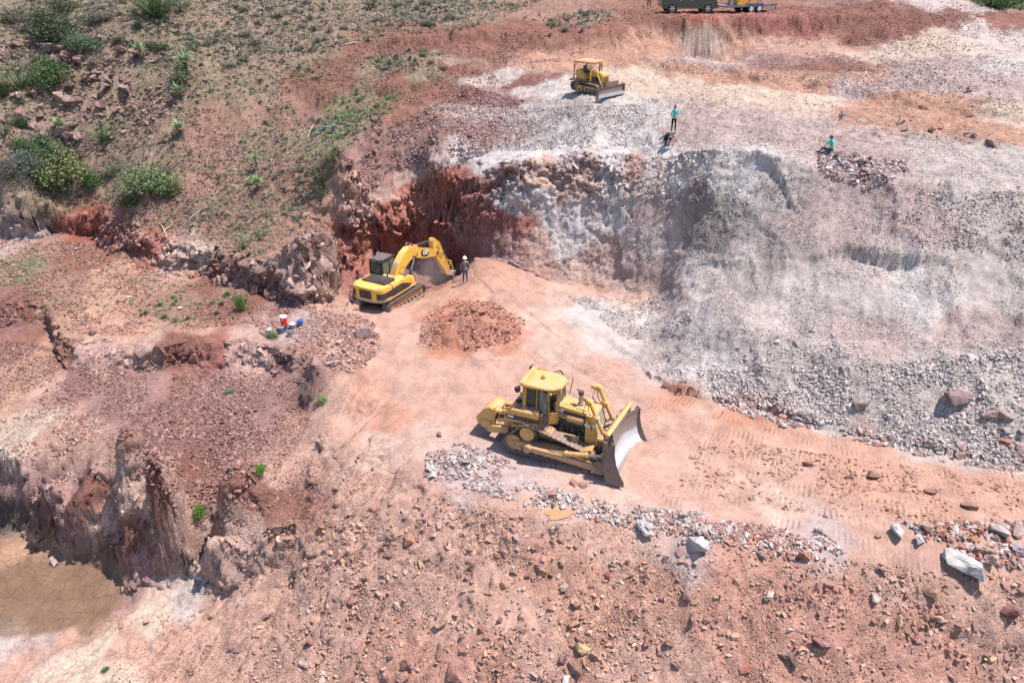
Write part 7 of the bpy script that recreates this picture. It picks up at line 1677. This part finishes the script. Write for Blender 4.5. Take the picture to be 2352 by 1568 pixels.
# bushes one can count on the slope
for poly, n, pal, lb, grp, s0, s1_, sd in [
  ([(500,0),(1200,0),(1000,60),(760,90),(700,160),(500,160)], 46, G_GREY, 'low grey dry bush on the upper hillside', 'dry bushes of the upper hillside', .7, 1.5, 1),
  ([(0,0),(480,0),(480,120),(300,160),(0,160)], 34, G_GREY + [(104,112,84)], 'grey green bush of the thicket at the upper left', 'bushes of the upper left thicket', .8, 1.8, 2),
  ([(280,150),(700,170),(700,400),(500,480),(300,440)], 42, G_GREEN + G_BRI, 'small green tuft in the middle of the stony hillside', 'green tufts of the middle hillside', .35, .75, 3),
  ([(620,400),(780,360),(760,500),(640,540),(560,500)], 22, G_GREY, 'dry grey tuft on the slope left of the pit', 'dry tufts left of the pit', .4, .9, 4),
  ([(230,620),(560,660),(560,740),(300,740)], 22, G_GREEN + G_BRI[:1], 'green tuft standing on the reddish terrace', 'green tufts on the terrace', .4, .9, 5),
  ([(850,120),(1010,110),(1020,160),(880,165)], 16, G_GREY + G_GREEN, 'bush on the grassy island between the red roads', 'bushes on the road island', .5, 1.1, 6),
  ([(1230,50),(1420,25),(1420,70),(1250,95)], 12, G_GREY + G_GREEN, 'bush on the bank below the mauve slabs', 'bushes on the bank below the slabs', .6, 1.3, 7),
  ([(770,205),(920,215),(880,260),(760,260)], 8, G_BRI, 'bright green clump beside the agaves', 'green clumps beside the agaves', .6, 1.1, 8),
  ([(0,150),(130,180),(150,300),(60,330),(0,300)], 10, [(96,112,76), (110,124,84)], 'dark green bush squeezed between the cluster boulders', 'bushes between the cluster boulders', .6, 1.2, 9)]:
    X, Y, Z = sheet_area(poly, n, 700 + sd, .6, 3.0); r_ = random.Random(sd)
    for i, (a_, b_, c_) in enumerate(zip(X, Y, Z)):
        if i % 3 == 2 and sd not in (3, 5): pr = [('foliage', CR[i % 3], True), ('stem', TW[i % 3], False)]; tl = .6
        else: pr = [('foliage', GT[i % 3], True)]; tl = .7
        s = r_.uniform(s0, s1_); cc_ = r_.choice(pal); q_ = (s - s0) / (s1_ - s0)
        lb_ = whereabouts((a_, b_, c_), 'grass clump' if len(pr) == 1 else 'bush', cc_, 'small' if q_ < .33 else 'middling' if q_ < .66 else 'large', True) or lb
        if len(pr) == 1:
            o = link('grass_clump', pr[0][1]); o.location = (a_, b_, c_ - .02); o.scale = (s * .6, s * .6, s * .6); o.rotation_euler = (0, 0, r_.uniform(0, 6)); o.color = (*srgb(cc_, k=.75), 1); tag(o, lb_, 'bush', grp)
        else: plant('bush', a_ * 9, b_ * 9, 0, cc_, lb_, 'bush', pr, grp, tl, .75, Vector((a_, b_, c_)), s)
# bleached fallen stalks
def stick(pts, r, label, grp=None):
    P_ = [hit(*q) for q in pts]; m = MB(); m.tube([p_ + Vector((0, 0, .08 + .10 * (i % 2))) for i, p_ in enumerate(P_)], r, 6)
    o = m.build('dead_stalk', M_STICK); tag(o, label, 'stalk', grp)
stick([(428,518),(445,500),(462,485)], .03, 'bleached stalk leaning upslope above the terrace bank'); stick([(368,515),(376,530),(384,548)], .035, 'bleached stalk lying at the edge of the terrace bank'); stick([(392,522),(382,532),(372,548)], .03, 'second bleached stalk crossing the first at the bank edge'); stick([(440,545),(446,535),(444,525)], .025, 'short bleached stalk by the agave remains')
stick([(780,108),(800,105),(823,100)], .035, 'pale fallen stalk on the red ground by the upper road'); stick([(710,300),(740,296),(770,298)], .03, 'long pale stalk across the agave patch'); stick([(705,322),(716,300),(720,290)], .03, 'pale stalk sloping down at the left of the agave patch'); stick([(1330,55),(1350,50),(1362,46)], .035, 'pale stalk on the bank beside the mauve slabs')
for (bx, by, tx, ty, lb) in ((878,140,862,78,'thin dry upright flower stalk on the grassy island'),(966,132,964,116,'short upright stalk right of the thin dry one')):
    p = hit(bx, by); m = MB(); L_ = abs(by - ty) * (p - Vector((0, 0, CAMZ))).length / FP; m.tube([(0, 0, 0), (-.1 * L_, 0, .5 * L_), (-.24 * L_, 0, L_)], [.05, .035, .02], 5); o = m.build('flower_stalk', M_WOOD); o.location = p; tag(o, lb, 'stalk')
# ---------------------------------------------------------------- people
def cloth(name, c, rough=.85):
    s = NT(name, rough, .15); tc = s.n('ShaderNodeTexCoord'); nn = s.noise(9, 4, .6, tc.outputs['Object'])
    s.l(s.mix(1.0, c, s.ramp(nn.outputs[0], [(.3, .78), (.7, 1.15)]), 'MULTIPLY'), s.b.inputs['Base Color']); s.l(s.bump(nn.outputs[0], .4, .02), s.b.inputs['Normal']); return s.m
M_SKIN = cloth('skin', (.40, .22, .15), .6); M_TEAL = cloth('turquoise_shirt', (.02, .52, .47)); M_BKC = cloth('black_cloth', (.018, .018, .02)); M_DNM = cloth('blue_denim', (.05, .09, .20)); M_HOOD = cloth('mauve_grey_hoodie', (.24, .17, .16)); M_HAIR = cloth('dark_hair', (.02, .014, .012)); M_HELM = flatmat('hard_hat_white', (.8, .8, .78), .35); M_SHOE = cloth('dark_shoe', (.04, .03, .028)); M_GREYC = cloth('grey_cap', (.28, .28, .30)); M_NAVY = cloth('navy_cloth', (.02, .025, .05)); M_NECK = cloth('olive_scarf', (.30, .33, .22))
def skin_mesh(name, J, edges, mats, parent, region=None, sub=2):
    """one continuous surface grown round joints: J = [(pos, rx, ry)], edges = [(a,b)]; region(center, normal) picks the material"""
    me = bpy.data.meshes.new(name); me.from_pydata([tuple(j[0]) for j in J], edges, [])
    o = bpy.data.objects.new(name, me); COL.objects.link(o)
    md = o.modifiers.new('s', 'SKIN'); md.use_smooth_shade = True
    for v, j in zip(me.skin_vertices[0].data, J): v.radius = (j[1], j[2])
    me.skin_vertices[0].data[0].use_root = True
    m2 = o.modifiers.new('d', 'SUBSURF'); m2.levels = sub; m2.render_levels = sub
    bpy.context.view_layer.update()
    ev = bpy.data.meshes.new_from_object(o.evaluated_get(bpy.context.evaluated_depsgraph_get()))
    bpy.data.objects.remove(o)
    for m_ in mats: ev.materials.append(m_)
    if region:
        for p in ev.polygons: p.material_index = region(p.center)
    for p in ev.polygons: p.use_smooth = True
    r = link(name, ev, parent); return r
def mirror(l): return [((-x, y, z), a, b) for (x, y, z), a, b in l]
def fingers(J, E, wrist, palm, dirv, side, curl=.3, s=1.0):
    """palm plus five bent fingers continuing from vertex index `wrist`"""
    w = Vector(J[wrist][0]); d = Vector(dirv).normalized(); sd = Vector(side).normalized(); dn = d.cross(sd).normalized()
    J.append((tuple(w + d * .055 * s), .030 * s, .016 * s)); E.append((wrist, len(J) - 1)); pi = len(J) - 1
    for k, (off, ln) in enumerate(((-.028, .060), (-.009, .070), (.010, .066), (.028, .052))):
        b0 = w + d * .085 * s + sd * off * s; b1 = b0 + (d + dn * curl).normalized() * ln * .55 * s; b2 = b1 + (d + dn * curl * 2.5).normalized() * ln * .5 * s
        i = len(J); J += [(tuple(b0), .0095 * s, .0095 * s), (tuple(b1), .0085 * s, .0085 * s), (tuple(b2), .007 * s, .007 * s)]; E += [(pi, i), (i, i + 1), (i + 1, i + 2)]
    t0 = w + d * .03 * s - sd * .032 * s; t1 = t0 + (d - sd * .8).normalized() * .035 * s; t2 = t1 + (d - sd * .2).normalized() * .028 * s
    i = len(J); J += [(tuple(t0), .011 * s, .011 * s), (tuple(t1), .010 * s, .010 * s), (tuple(t2), .008 * s, .008 * s)]; E += [(wrist, i), (i, i + 1), (i + 1, i + 2)]
def head_bits(P_, c, face=-1, hair='bun', s=1.0, skin=M_SKIN):
    """nose, eyes, mouth, ears and hair on a head centred at c, facing -y (face=-1) or +y"""
    x, y, z = c
    m = MB(); m.mi = 0
    m.sphere((x, y + face * .098, z - .012), .017, (.8, 1.1, 1.5), 8)
    for s_ in (-1, 1): m.sphere((x + s_ * .078, y, z - .01), .026, (.4, .8, 1.2), 8)
    m.mi = 1
    for s_ in (-1, 1): m.sphere((x + s_ * .032, y + face * .088, z + .012), .011, (1.2, .5, .7), 8)
    m.mi = 2; m.sphere((x, y + face * .086, z - .05), .02, (1.2, .4, .3), 8)
    m.build('face', [skin, M_BKC, cloth('lips', (.30, .12, .10))], P_)
def standing(name, loc, rz, h, label, shirt, legs_m, arms_front, male, headgear):
    P_ = empty(name, loc, rz); P_.scale = (h / 1.72,) * 3; tag(P_, label, 'person')
    w = 1.0 if male else .88
    J = [((0, 0, .92), .155 * w, .105), ((0, .0, 1.08), .125 * w, .09), ((0, .005, 1.28), .165 * w, .105), ((0, .01, 1.40), .135 * w, .085), ((0, .005, 1.48), .052, .055), ((0, -.01, 1.55), .066, .078), ((0, -.012, 1.64), .074, .092), ((0, 0, 1.70), .055, .068)]
    E = [(0, 1), (1, 2), (2, 3), (3, 4), (4, 5), (5, 6), (6, 7)]
    for s_ in (-1, 1):
        i = len(J)
        J += [((s_ * .095, 0, .84), .088 * w, .092), ((s_ * .105, -.01, .50), .058, .062), ((s_ * .11, .0, .34), .052, .056), ((s_ * .115, .01, .09), .036, .040), ((s_ * .12, -.06, .045), .038, .034), ((s_ * .125, -.15, .035), .034, .026)]
        E += [(0, i), (i, i + 1), (i + 1, i + 2), (i + 2, i + 3), (i + 3, i + 4), (i + 4, i + 5)]
        i = len(J)
        if arms_front: J += [((s_ * .185 * w, .01, 1.38), .055, .055), ((s_ * .25 * w, .02, 1.12), .040, .040), ((s_ * .12 * w, -.13, .96), .028, .028)]; dv, sd = (-s_ * .9, -.35, -.2), (0, -.3, 1)
        else: J += [((s_ * .195 * w, .01, 1.38), .060, .060), ((s_ * .26 * w, .02, 1.10), .048, .048), ((s_ * .24 * w, -.08, .88), .034, .034)]; dv, sd = (-s_ * .1, -.25, -1), (0, 1, 0)
        E += [(3, i), (i, i + 1), (i + 1, i + 2)]
        fingers(J, E, i + 2, None, dv, sd)
    sleeve = 1.20 if shirt is M_TEAL else .9
    def reg(c):
        if abs(c.x) > .175 * w or (arms_front and c.y < -.10 and c.z < 1.1 and c.z > .86): 
            if c.z < .55: return 1 if c.z > .08 else 2
            if c.z < (1.20 if shirt is M_TEAL else .90): return 3 if c.z > .75 else 1
            return 0
        if c.z > 1.475: return 3
        if c.z > .90: return 0
        if c.z > .085: return 1
        return 2
    skin_mesh('body', J, E, [shirt, legs_m, M_SHOE, M_SKIN], P_, reg)
    head_bits(P_, (0, -.012, 1.62))
    if headgear == 'bun':
        m = MB(); m.sphere((0, .018, 1.665), .092, (.95, 1.05, .95), 14); m.sphere((0, .03, 1.77), .048, (1, 1, .9), 12); m.build('hair', M_HAIR, P_)
    elif headgear == 'helmet':
        m = MB(); m.sphere((0, 0, 1.685), .125, (.98, 1.12, .92), 18); m.cyl((0, 0, 1.66), (0, 0, 1.675), .150, .140, 22); m.box((0, -.14, 1.668), (.16, .08, .014), bev=.004); m.box((0, .01, 1.80), (.03, .2, .02), bev=.006); m.build('hard_hat', M_HELM, P_)
        m = MB(); m.sphere((0, .07, 1.44), .11, (1.25, .75, .6), 12); m.build('hood', M_NECK, P_)
    # clothing edge: shirt hem
    m = MB(); m.cyl((0, 0, .90), (0, 0, 1.0), .16 * w, .15 * w, 18, cap=False); bmesh.ops.scale(m.bm, vec=(1, .72, 1), verts=m.bm.verts); m.build('shirt_hem', shirt, P_)
    return P_
pw = hit(1546, 303); standing('person', pw, R(-8), 1.66, 'standing woman in turquoise shirt and black trousers, hands folded, hair in a bun', M_TEAL, M_BKC, True, False, 'bun')
pm_ = hit(1069, 649); standing('person', pm_, R(195), 1.76, 'man in white hard hat, grey hooded jacket and jeans beside the excavator bucket', M_HOOD, M_DNM, False, True, 'helmet')
_t = at(1490, 17, 14.1); pt_ = Vector((_t[0], _t[1], float(zf(_t[0], _t[1])))); standing('person', pt_, R(10), 1.75, 'dark dressed person at the top photo edge left of the parked vehicle', M_BKC, M_BKC, False, True, 'bun')
def crouching():
    p = hit(1531, 335); P_ = empty('person', p, R(35)); P_.scale = (1.0,) * 3; tag(P_, 'crouching person in black with a grey hat, leaning over the ground below the standing woman', 'person')
    J = [((0, .20, .36), .16, .12), ((0, .10, .55), .14, .11), ((0, -.08, .74), .17, .12), ((0, -.18, .82), .13, .09), ((0, -.27, .84), .055, .055), ((0, -.35, .83), .07, .075), ((0, -.43, .82), .078, .085), ((0, -.48, .80), .05, .06)]
    E = [(i, i + 1) for i in range(7)]
    for s_ in (-1, 1):
        i = len(J); J += [((s_ * .11, .16, .36), .085, .09), ((s_ * .17, -.22, .50), .062, .065), ((s_ * .16, -.10, .28), .055, .058), ((s_ * .15, .02, .09), .038, .042), ((s_ * .15, -.06, .045), .038, .034), ((s_ * .155, -.15, .035), .034, .026)]
        E += [(0, i)] + [(i + k, i + k + 1) for k in range(5)]
        i = len(J); J += [((s_ * .20, -.14, .76), .058, .058), ((s_ * .26, -.30, .56), .044, .044), ((s_ * .12, -.46, .36 if s_ < 0 else .22), .032, .032)]; E += [(3, i), (i, i + 1), (i + 1, i + 2)]
        fingers(J, E, i + 2, None, (-s_ * .5, -.4, -.7), (0, 1, 0), .5)
    def reg(c):
        if c.z < .08 and c.y > -.22: return 1
        if c.y < -.24 and c.z > .72 and abs(c.x) < .11: return 2
        if c.y < -.30 and abs(c.x) > .03 and c.z < .54: return 2
        return 0
    skin_mesh('body', J, E, [M_BKC, M_SHOE, M_SKIN], P_, reg)
    m = MB(); m.sphere((0, -.35, .73), .016, (.8, 1, 1.4), 8); m.mi = 1; m.sphere((-.03, -.41, .735), .011, n=8); m.sphere((.03, -.41, .735), .011, n=8); m.build('face', [M_SKIN, M_BKC], P_)
    m = MB(); m.cyl((0, -.50, .84), (0, -.38, .91), .20, .18, 20); m.cyl((0, -.44, .87), (0, -.38, .98), .115, .09, 18); m.build('hat', M_GREYC, P_)
    return P_
crouching()
def seated():
    p = hit(1905, 352); P_ = empty('person', p, R(-70)); tag(P_, 'person in turquoise shirt and dark cap sitting on the ground above the stone heap', 'person')
    J = [((0, .10, .14), .17, .13), ((0, .11, .34), .14, .10), ((0, .06, .54), .17, .11), ((0, .02, .66), .13, .085), ((0, -.01, .74), .052, .055), ((0, -.05, .81), .068, .078), ((0, -.07, .90), .076, .092), ((0, -.05, .96), .055, .068)]
    E = [(i, i + 1) for i in range(7)]
    for s_ in (-1, 1):
        i = len(J); J += [((s_ * .12, .02, .13), .09, .085), ((s_ * .20, -.38, .26 if s_ < 0 else .18), .06, .062), ((s_ * .17, -.52, .16), .052, .052), ((s_ * .15, -.74, .07), .038, .04), ((s_ * .15, -.80, .08), .036, .036), ((s_ * .16, -.83, .15), .03, .03)]
        E += [(0, i)] + [(i + k, i + k + 1) for k in range(5)]
        i = len(J); J += [((s_ * .19, .02, .64), .056, .056), ((s_ * .26, -.10, .42), .042, .042), ((s_ * .12, -.30, .38), .03, .03)]; E += [(3, i), (i, i + 1), (i + 1, i + 2)]
        fingers(J, E, i + 2, None, (-s_ * .4, -.9, .1), (0, 0, 1), .4)
    def reg(c):
        if c.z > .735: return 3
        if c.y < -.78: return 2
        if abs(c.x) > .1 and c.z < .50 and c.z > .335: return 3
        if c.z < .24 or (c.y < -.2 and c.z < .33): return 1
        return 0
    skin_mesh('body', J, E, [M_TEAL, M_NAVY, M_SHOE, M_SKIN], P_, reg)
    head_bits(P_, (0, -.07, .885))
    m = MB(); m.sphere((0, -.055, .945), .094, (.95, 1.08, .8), 16); m.box((0, -.17, .94), (.13, .12, .015), bev=.005); m.build('cap', M_NAVY, P_)
    m = MB(); m.sphere((0, .01, .89), .075, (1, .7, 1), 12); m.build('hair', M_HAIR, P_)
    return P_
seated()
# ---------------------------------------------------------------- parked vehicle and trailer on the upper road
M_CARP = NT('dark_car_paint', .25, .6); M_CARP.b.inputs['Base Color'].default_value = (.012, .013, .017, 1); M_CARP.b.inputs['Coat Weight'].default_value = .6; M_CARP = M_CARP.m
M_RIM = flatmat('alloy_rim', (.45, .45, .46), .3, .6); M_TYRE = flatmat('tyre', (.02, .02, .02), .85); M_ORG = paint('orange_panel', (.72, .30, .02), .5, .2, .1)
M_TRL = paint('trailer_blue_grey', (.10, .115, .16), .5, .35, .1); M_HLG = glass('lamp_glass', (.5, .5, .5), .7)
def wheel(parent, x, y, z, r, w, side, spokes=6, rim=M_RIM):
    m = MB()
    m.cyl((x, y - w / 2, z), (x, y + w / 2, z), r, n=28); ty = m.build('tyre', M_TYRE, parent, .02)
    m = MB(); yo = y + side * w * .5
    m.cyl((x, yo - side * .05, z), (x, yo + side * .012, z), r * .66, n=24)
    m.build('rim', M_DKM, ty)
    m = MB()
    for k in range(spokes): a_ = k * 6.283 / spokes; m.box((x + r * .34 * math.cos(a_), yo + side * .02, z + r * .34 * math.sin(a_)), (r * .60, .03, r * .16), rot=(0, -a_, 0))
    m.cyl((x, yo, z), (x, yo + side * .035, z), r * .16, n=12); m.cyl((x, yo, z), (x, yo + side * .02, z), r * .66, r * .64, n=24, cap=False); m.build('spokes', rim, ty)
    return ty
def vehicle():
    _t = at(1585, 32, 14.1); p = Vector((_t[0], _t[1], 14.1)); ax = R(2)
    V = empty('parked_car', (p.x - .1, p.y + .9, zf(p.x, p.y) + .02), ax); tag(V, 'dark off-road car parked on the upper road beside the trailer', 'car')
    body = [(-2.52, .50), (-2.56, .95), (-2.48, 1.10), (-2.40, 1.62), (-1.75, 1.86), (.35, 1.86), (1.05, 1.30), (2.28, 1.14), (2.46, .92), (2.50, .45), (2.05, .38), (-2.1, .38)]
    m = MB(); m.prism(body, -.95, .95, bev=.05); b_ = m.build('body', M_CARP, V)
    for s_ in (-1, 1):
        for x0, x1 in ((-2.25, -1.2), (-1.12, -.22), (-.14, .78)):
            m = MB(); m.prism([(x0, 1.22), (x0 + .04, 1.72), (x1 - (.32 if x1 > 0 else .03), 1.72), (x1, 1.22)], s_ * .952, s_ * .962); m.build('side_window', M_GLS, V)
        for x_ in (-.18, -1.16): m = MB(); m.box((x_, s_ * .957, .95), (.015, .012, .9)); m.build('door_seam', M_DKM, V)
        for x_ in (-.85, .12): m = MB(); m.box((x_, s_ * .975, 1.10), (.18, .03, .035), bev=.008); m.build('door_handle', M_CHR, V)
        m = MB(); m.box((2.38, s_ * .70, .98), (.22, .38, .16), rot=(0, .1, 0), bev=.04); m.build('headlight', M_HLG, V)
        m = MB(); m.box((-2.50, s_ * .80, 1.2), (.1, .2, .4), bev=.03); m.build('taillight', flatmat('tail_red', (.3, .01, .01), .3), V)
        m = MB(); m.box((-.1, s_ * .98, .42), (2.2, .12, .06), bev=.02); m.build('side_step', M_DKM, V)
        for x_ in (-1.58, 1.60):
            m = MB(); m.cyl((x_, s_ * .90, .46), (x_, s_ * .958, .46), .50, n=28); m.build('wheel_arch', M_DKM, V)
            wheel(V, x_, s_ * .88, .41, .41, .26, s_)
    m = MB(); m.box((2.52, 0, .72), (.06, 1.2, .34), bev=.02); m.build('grille', M_DKM, V); m = MB(); m.box((2.5, 0, .48), (.12, 1.8, .18), bev=.03); m.build('bumper', M_DKM, V)
    m = MB(); m.prism([(.42, 1.80), (1.04, 1.30), (1.06, 1.32), (.44, 1.83)], -.78, .78); m.build('windshield', M_GLS, V)
vehicle()
def trailer():
    _t = at(1716, 30, 14.1); p = Vector((_t[0], _t[1], 14.1))
    T_ = empty('flat_trailer', (p.x - .1, p.y + .8, zf(p.x, p.y) + .02), R(20)); tag(T_, 'low flatbed trailer with two axles behind the dark car', 'trailer')
    m = MB(); m.box((-.15, 0, .62), (5.2, 2.1, .10), bev=.01); m.build('deck', M_TRL, T_)
    for s_ in (-1, 1):
        m = MB(); m.box((-.15, s_ * 1.06, .62), (5.2, .06, .20), bev=.01); m.build('side_rail', M_TRL, T_)
        for x_ in (.0, .86): wheel(T_, x_, s_ * .98, .36, .36, .22, s_, 8, M_WH)
        m = MB(); m.prism([(-.45, .70), (-.38, .86), (1.24, .86), (1.31, .70)], s_ * .98 - .13, s_ * .98 + .13); m.build('mudguard', M_TRL, T_)
    m = MB(); m.box((2.9, 0, .6), (1.2, .12, .12)); m.cyl((3.4, 0, .6), (3.4, 0, .1), .05); m.build('drawbar', M_TRL, T_)
    m = MB()
    for x_ in (1.6, 2.05, 2.45): m.cyl((x_, .98, .65), (x_, .98, 1.15), .03, n=6)
    m.cyl((1.5, .98, 1.15), (2.5, .98, 1.15), .03, n=6); m.cyl((2.5, .98, 1.15), (2.5, -.98, 1.15), .03, n=6); m.build('rack', M_DKM, T_)
    G_ = empty('machine_crate', (T_.location.x, T_.location.y, T_.location.z), R(20)); tag(G_, 'tall orange sheet metal machine strapped onto the trailer', 'machine')
    m = MB(); m.prism([(-1.35, .68), (-1.42, 2.3), (-.2, 2.3), (-.12, .68)], -.75, .75, bev=.03); m.build('cabinet', M_ORG, G_)
    m = MB(); m.box((.28, 0, 1.45), (.62, 1.3, 1.5), bev=.03); m.build('cabinet', M_ORG, G_)
    m = MB(); m.tube([(-1.45, -.80, .7), (-.9, -.80, 1.6), (-.3, -.80, 2.3)], .02); m.tube([(.1, -.70, .7), (-.2, -.80, 1.6), (-.6, -.80, 2.3)], .02); m.build('strap', M_DKM, G_)
    m = MB(); m.cyl((-1.75, -.5, .68), (-1.75, -.5, 1.05), .16, n=16); m.build('drum', M_SLV, G_)
trailer()

# ---------------------------------------------------------------- buckets, cooler, jug
M_RED = flatmat('cooler_red', (.62, .03, .02), .4); M_BLUE = flatmat('lid_blue', (.03, .10, .42), .45); M_BUCK = flatmat('bucket_grey', (.22, .23, .26), .5); M_BUCK2 = flatmat('bucket_slate', (.12, .16, .22), .5); M_PNK = flatmat('bucket_pink_dirt', (.40, .24, .22), .7); M_LBL = flatmat('label_blue', (.03, .14, .24), .5)
def pail(px, py, h, r, body, lid, label, band=None, nm='bucket'):
    p = hit(px, py); P_ = empty(nm, p, px * .1); tag(P_, label, 'bucket' if nm == 'bucket' else 'cooler')
    m = MB(); m.cyl((0, 0, 0), (0, 0, h), r * .86, r, 24); m.cyl((0, 0, h * .72), (0, 0, h * .76), r * 1.04, r * 1.05, 24); m.cyl((0, 0, h * .86), (0, 0, h * .89), r * 1.04, r * 1.05, 24); m.build('pail', body, P_)
    if lid: m = MB(); m.cyl((0, 0, h), (0, 0, h + .035), r * 1.08, r * 1.06, 24); m.cyl((0, 0, h + .035), (0, 0, h + .045), r * .9, r * .88, 24); m.build('lid', lid, P_)
    else:
        m = MB(); m.cyl((0, 0, h), (0, 0, h + .006), r * .95, n=24); m.build('contents', M_DKM, P_)
    if band: m = MB(); m.cyl((0, 0, .01), (0, 0, h * .38), r * .875, r * .915, 24, cap=False); m.build('dirt_band', band, P_)
    m = MB(); m.tube([(r * 1.06 * math.cos(t), -.03 - .10 * math.sin(t), h * .80 + -.10 * math.sin(t)) for t in [k * math.pi / 8 for k in range(9)]], .008, 5); m.build('handle', M_SLV, P_)
    return P_
c_ = pail(655, 759, .34, .165, M_BUCK2, None, 'dark bucket standing under the red drinks cooler'); 
p = c_.location; K_ = empty('drinks_cooler', (p.x, p.y, p.z + .36), 0); tag(K_, 'red round drinks cooler with white lid set on a dark bucket', 'cooler')
m = MB(); m.cyl((0, 0, 0), (0, 0, .52), .185, .20, 28); m.cyl((0, 0, .14), (0, 0, .16), .2, n=28); m.cyl((0, 0, .36), (0, 0, .38), .208, n=28); m.build('cooler_body', M_RED, K_)
m = MB(); m.cyl((0, 0, .52), (0, 0, .585), .215, .20, 28); m.cyl((0, 0, .585), (0, 0, .61), .06, n=12); m.build('cooler_lid', M_WH, K_)
m = MB(); m.box((-.03, -.20, .42), (.13, .014, .05)); m.build('badge', M_WH, K_); m = MB(); m.cyl((0, -.18, .05), (0, -.24, .05), .02); m.build('spigot', M_WH, K_)
pail(647, 765, .36, .165, M_BUCK2, M_BUCK, 'blue grey lidded bucket left of the cooler'); pail(673, 757, .36, .165, M_BUCK, M_WH, 'grey bucket with a pale lid right of the cooler'); pail(691, 750, .36, .165, M_BUCK2, M_BLUE, 'bucket with a bright blue lid, furthest right'); pail(667, 772, .36, .165, M_BUCK, None, 'open grey bucket with a pink lower half in front of the others', M_PNK)
p = hit(619, 766); J_ = empty('jug', p, R(10)); tag(J_, 'white plastic jug with a blue label behind the green grass bush', 'jug')
m = MB(); m.box((0, 0, .17), (.27, .20, .34), bev=.05); m.build('jug_body', M_WH, J_); m = MB(); m.cyl((.07, 0, .33), (.07, 0, .42), .03, n=12); m.tube([(-.09, 0, .33), (-.07, 0, .40), (.03, 0, .40)], .016, 6); m.build('neck_and_handle', M_WH, J_); m = MB(); m.box((.03, -.104, .18), (.14, .012, .07)); m.build('label', M_LBL, J_)
# bleached skull and a white sack on the terrace
def lump(px, py, w, c, label, cat, name):
    p = hit(px, py); s = w * (p - Vector((0, 0, CAMZ))).length / FP
    o = link(name, STONE[3]); o.location = p + Vector((0, 0, s * .2)); o.scale = (s, s * .7, s * .8); o.color = (*srgb(c, k=.8), 1); tag(o, label, cat)
lump(297, 686, 18, (236, 228, 210), 'white bleached lump on the terrace left of the small grey stones', 'stone', 'white_lump'); lump(414, 711, 18, (240, 236, 232), 'flat white stone at the terrace edge in the middle', 'stone', 'white_stone')
# muddy puddle
p = hit(1285, 1182); s = NT('muddy_water', .08, .5); s.b.inputs['Base Color'].default_value = (.40, .215, .11, 1); tcx = s.n('ShaderNodeTexCoord'); nz = s.noise(14, 2, .5, tcx.outputs['Object']); s.l(s.bump(nz.outputs[0], .05, .01), s.b.inputs['Normal'])
bm = bmesh.new(); vs = []
for k in range(40):
    a_ = k * 6.2832 / 40; r_ = 1 + .18 * math.sin(3 * a_ + 1) + .10 * math.sin(5 * a_); vs.append(bm.verts.new((.60 * r_ * math.cos(a_), .32 * r_ * math.sin(a_), 0)))
bm.faces.new(vs); me = bpy.data.meshes.new('puddle'); bm.to_mesh(me); bm.free(); me.materials.append(s.m)
PUD = link('puddle', me); PUD.location = (p.x, p.y, PUDZ); PUD.rotation_euler = (0, 0, R(8)); tag(PUD, 'small puddle of orange muddy water', kind='structure')
# dust thrown up by the digging
mb = MB(); mb.sphere((0, 0, 0), 1, n=16); dm = bpy.data.materials.new('digging_dust'); dm.use_nodes = True; dn = dm.node_tree; dn.nodes.clear()
ou = dn.nodes.new('ShaderNodeOutputMaterial'); vo_ = dn.nodes.new('ShaderNodeVolumePrincipled'); vo_.inputs['Color'].default_value = (.72, .55, .50, 1)
tc_ = dn.nodes.new('ShaderNodeTexCoord'); nz_ = dn.nodes.new('ShaderNodeTexNoise'); nz_.inputs['Scale'].default_value = 1.8; nz_.inputs['Detail'].default_value = 4
ln = dn.nodes.new('ShaderNodeVectorMath'); ln.operation = 'LENGTH'; mr = dn.nodes.new('ShaderNodeMapRange'); mr.inputs['From Min'].default_value = .25; mr.inputs['From Max'].default_value = .98; mr.inputs['To Min'].default_value = 1; mr.inputs['To Max'].default_value = 0
cr_ = dn.nodes.new('ShaderNodeMapRange'); cr_.inputs['From Min'].default_value = .38; cr_.inputs['From Max'].default_value = .68; ml = dn.nodes.new('ShaderNodeMath'); ml.operation = 'MULTIPLY'; ml2 = dn.nodes.new('ShaderNodeMath'); ml2.operation = 'MULTIPLY'; ml2.inputs[1].default_value = .55
dn.links.new(tc_.outputs['Object'], nz_.inputs['Vector']); dn.links.new(tc_.outputs['Object'], ln.inputs[0]); dn.links.new(ln.outputs['Value'], mr.inputs['Value']); dn.links.new(nz_.outputs[0], cr_.inputs['Value']); dn.links.new(mr.outputs[0], ml.inputs[0]); dn.links.new(cr_.outputs[0], ml.inputs[1]); dn.links.new(ml.outputs[0], ml2.inputs[0]); dn.links.new(ml2.outputs[0], vo_.inputs['Density']); dn.links.new(vo_.outputs[0], ou.inputs['Volume'])
du = mb.build('dust', dm); pd_ = at(975, 640, .3); du.location = (pd_[0], pd_[1], .6); du.scale = (2.2, 1.7, 1.8); tag(du, 'pale dust hanging under the excavator boom', kind='stuff')
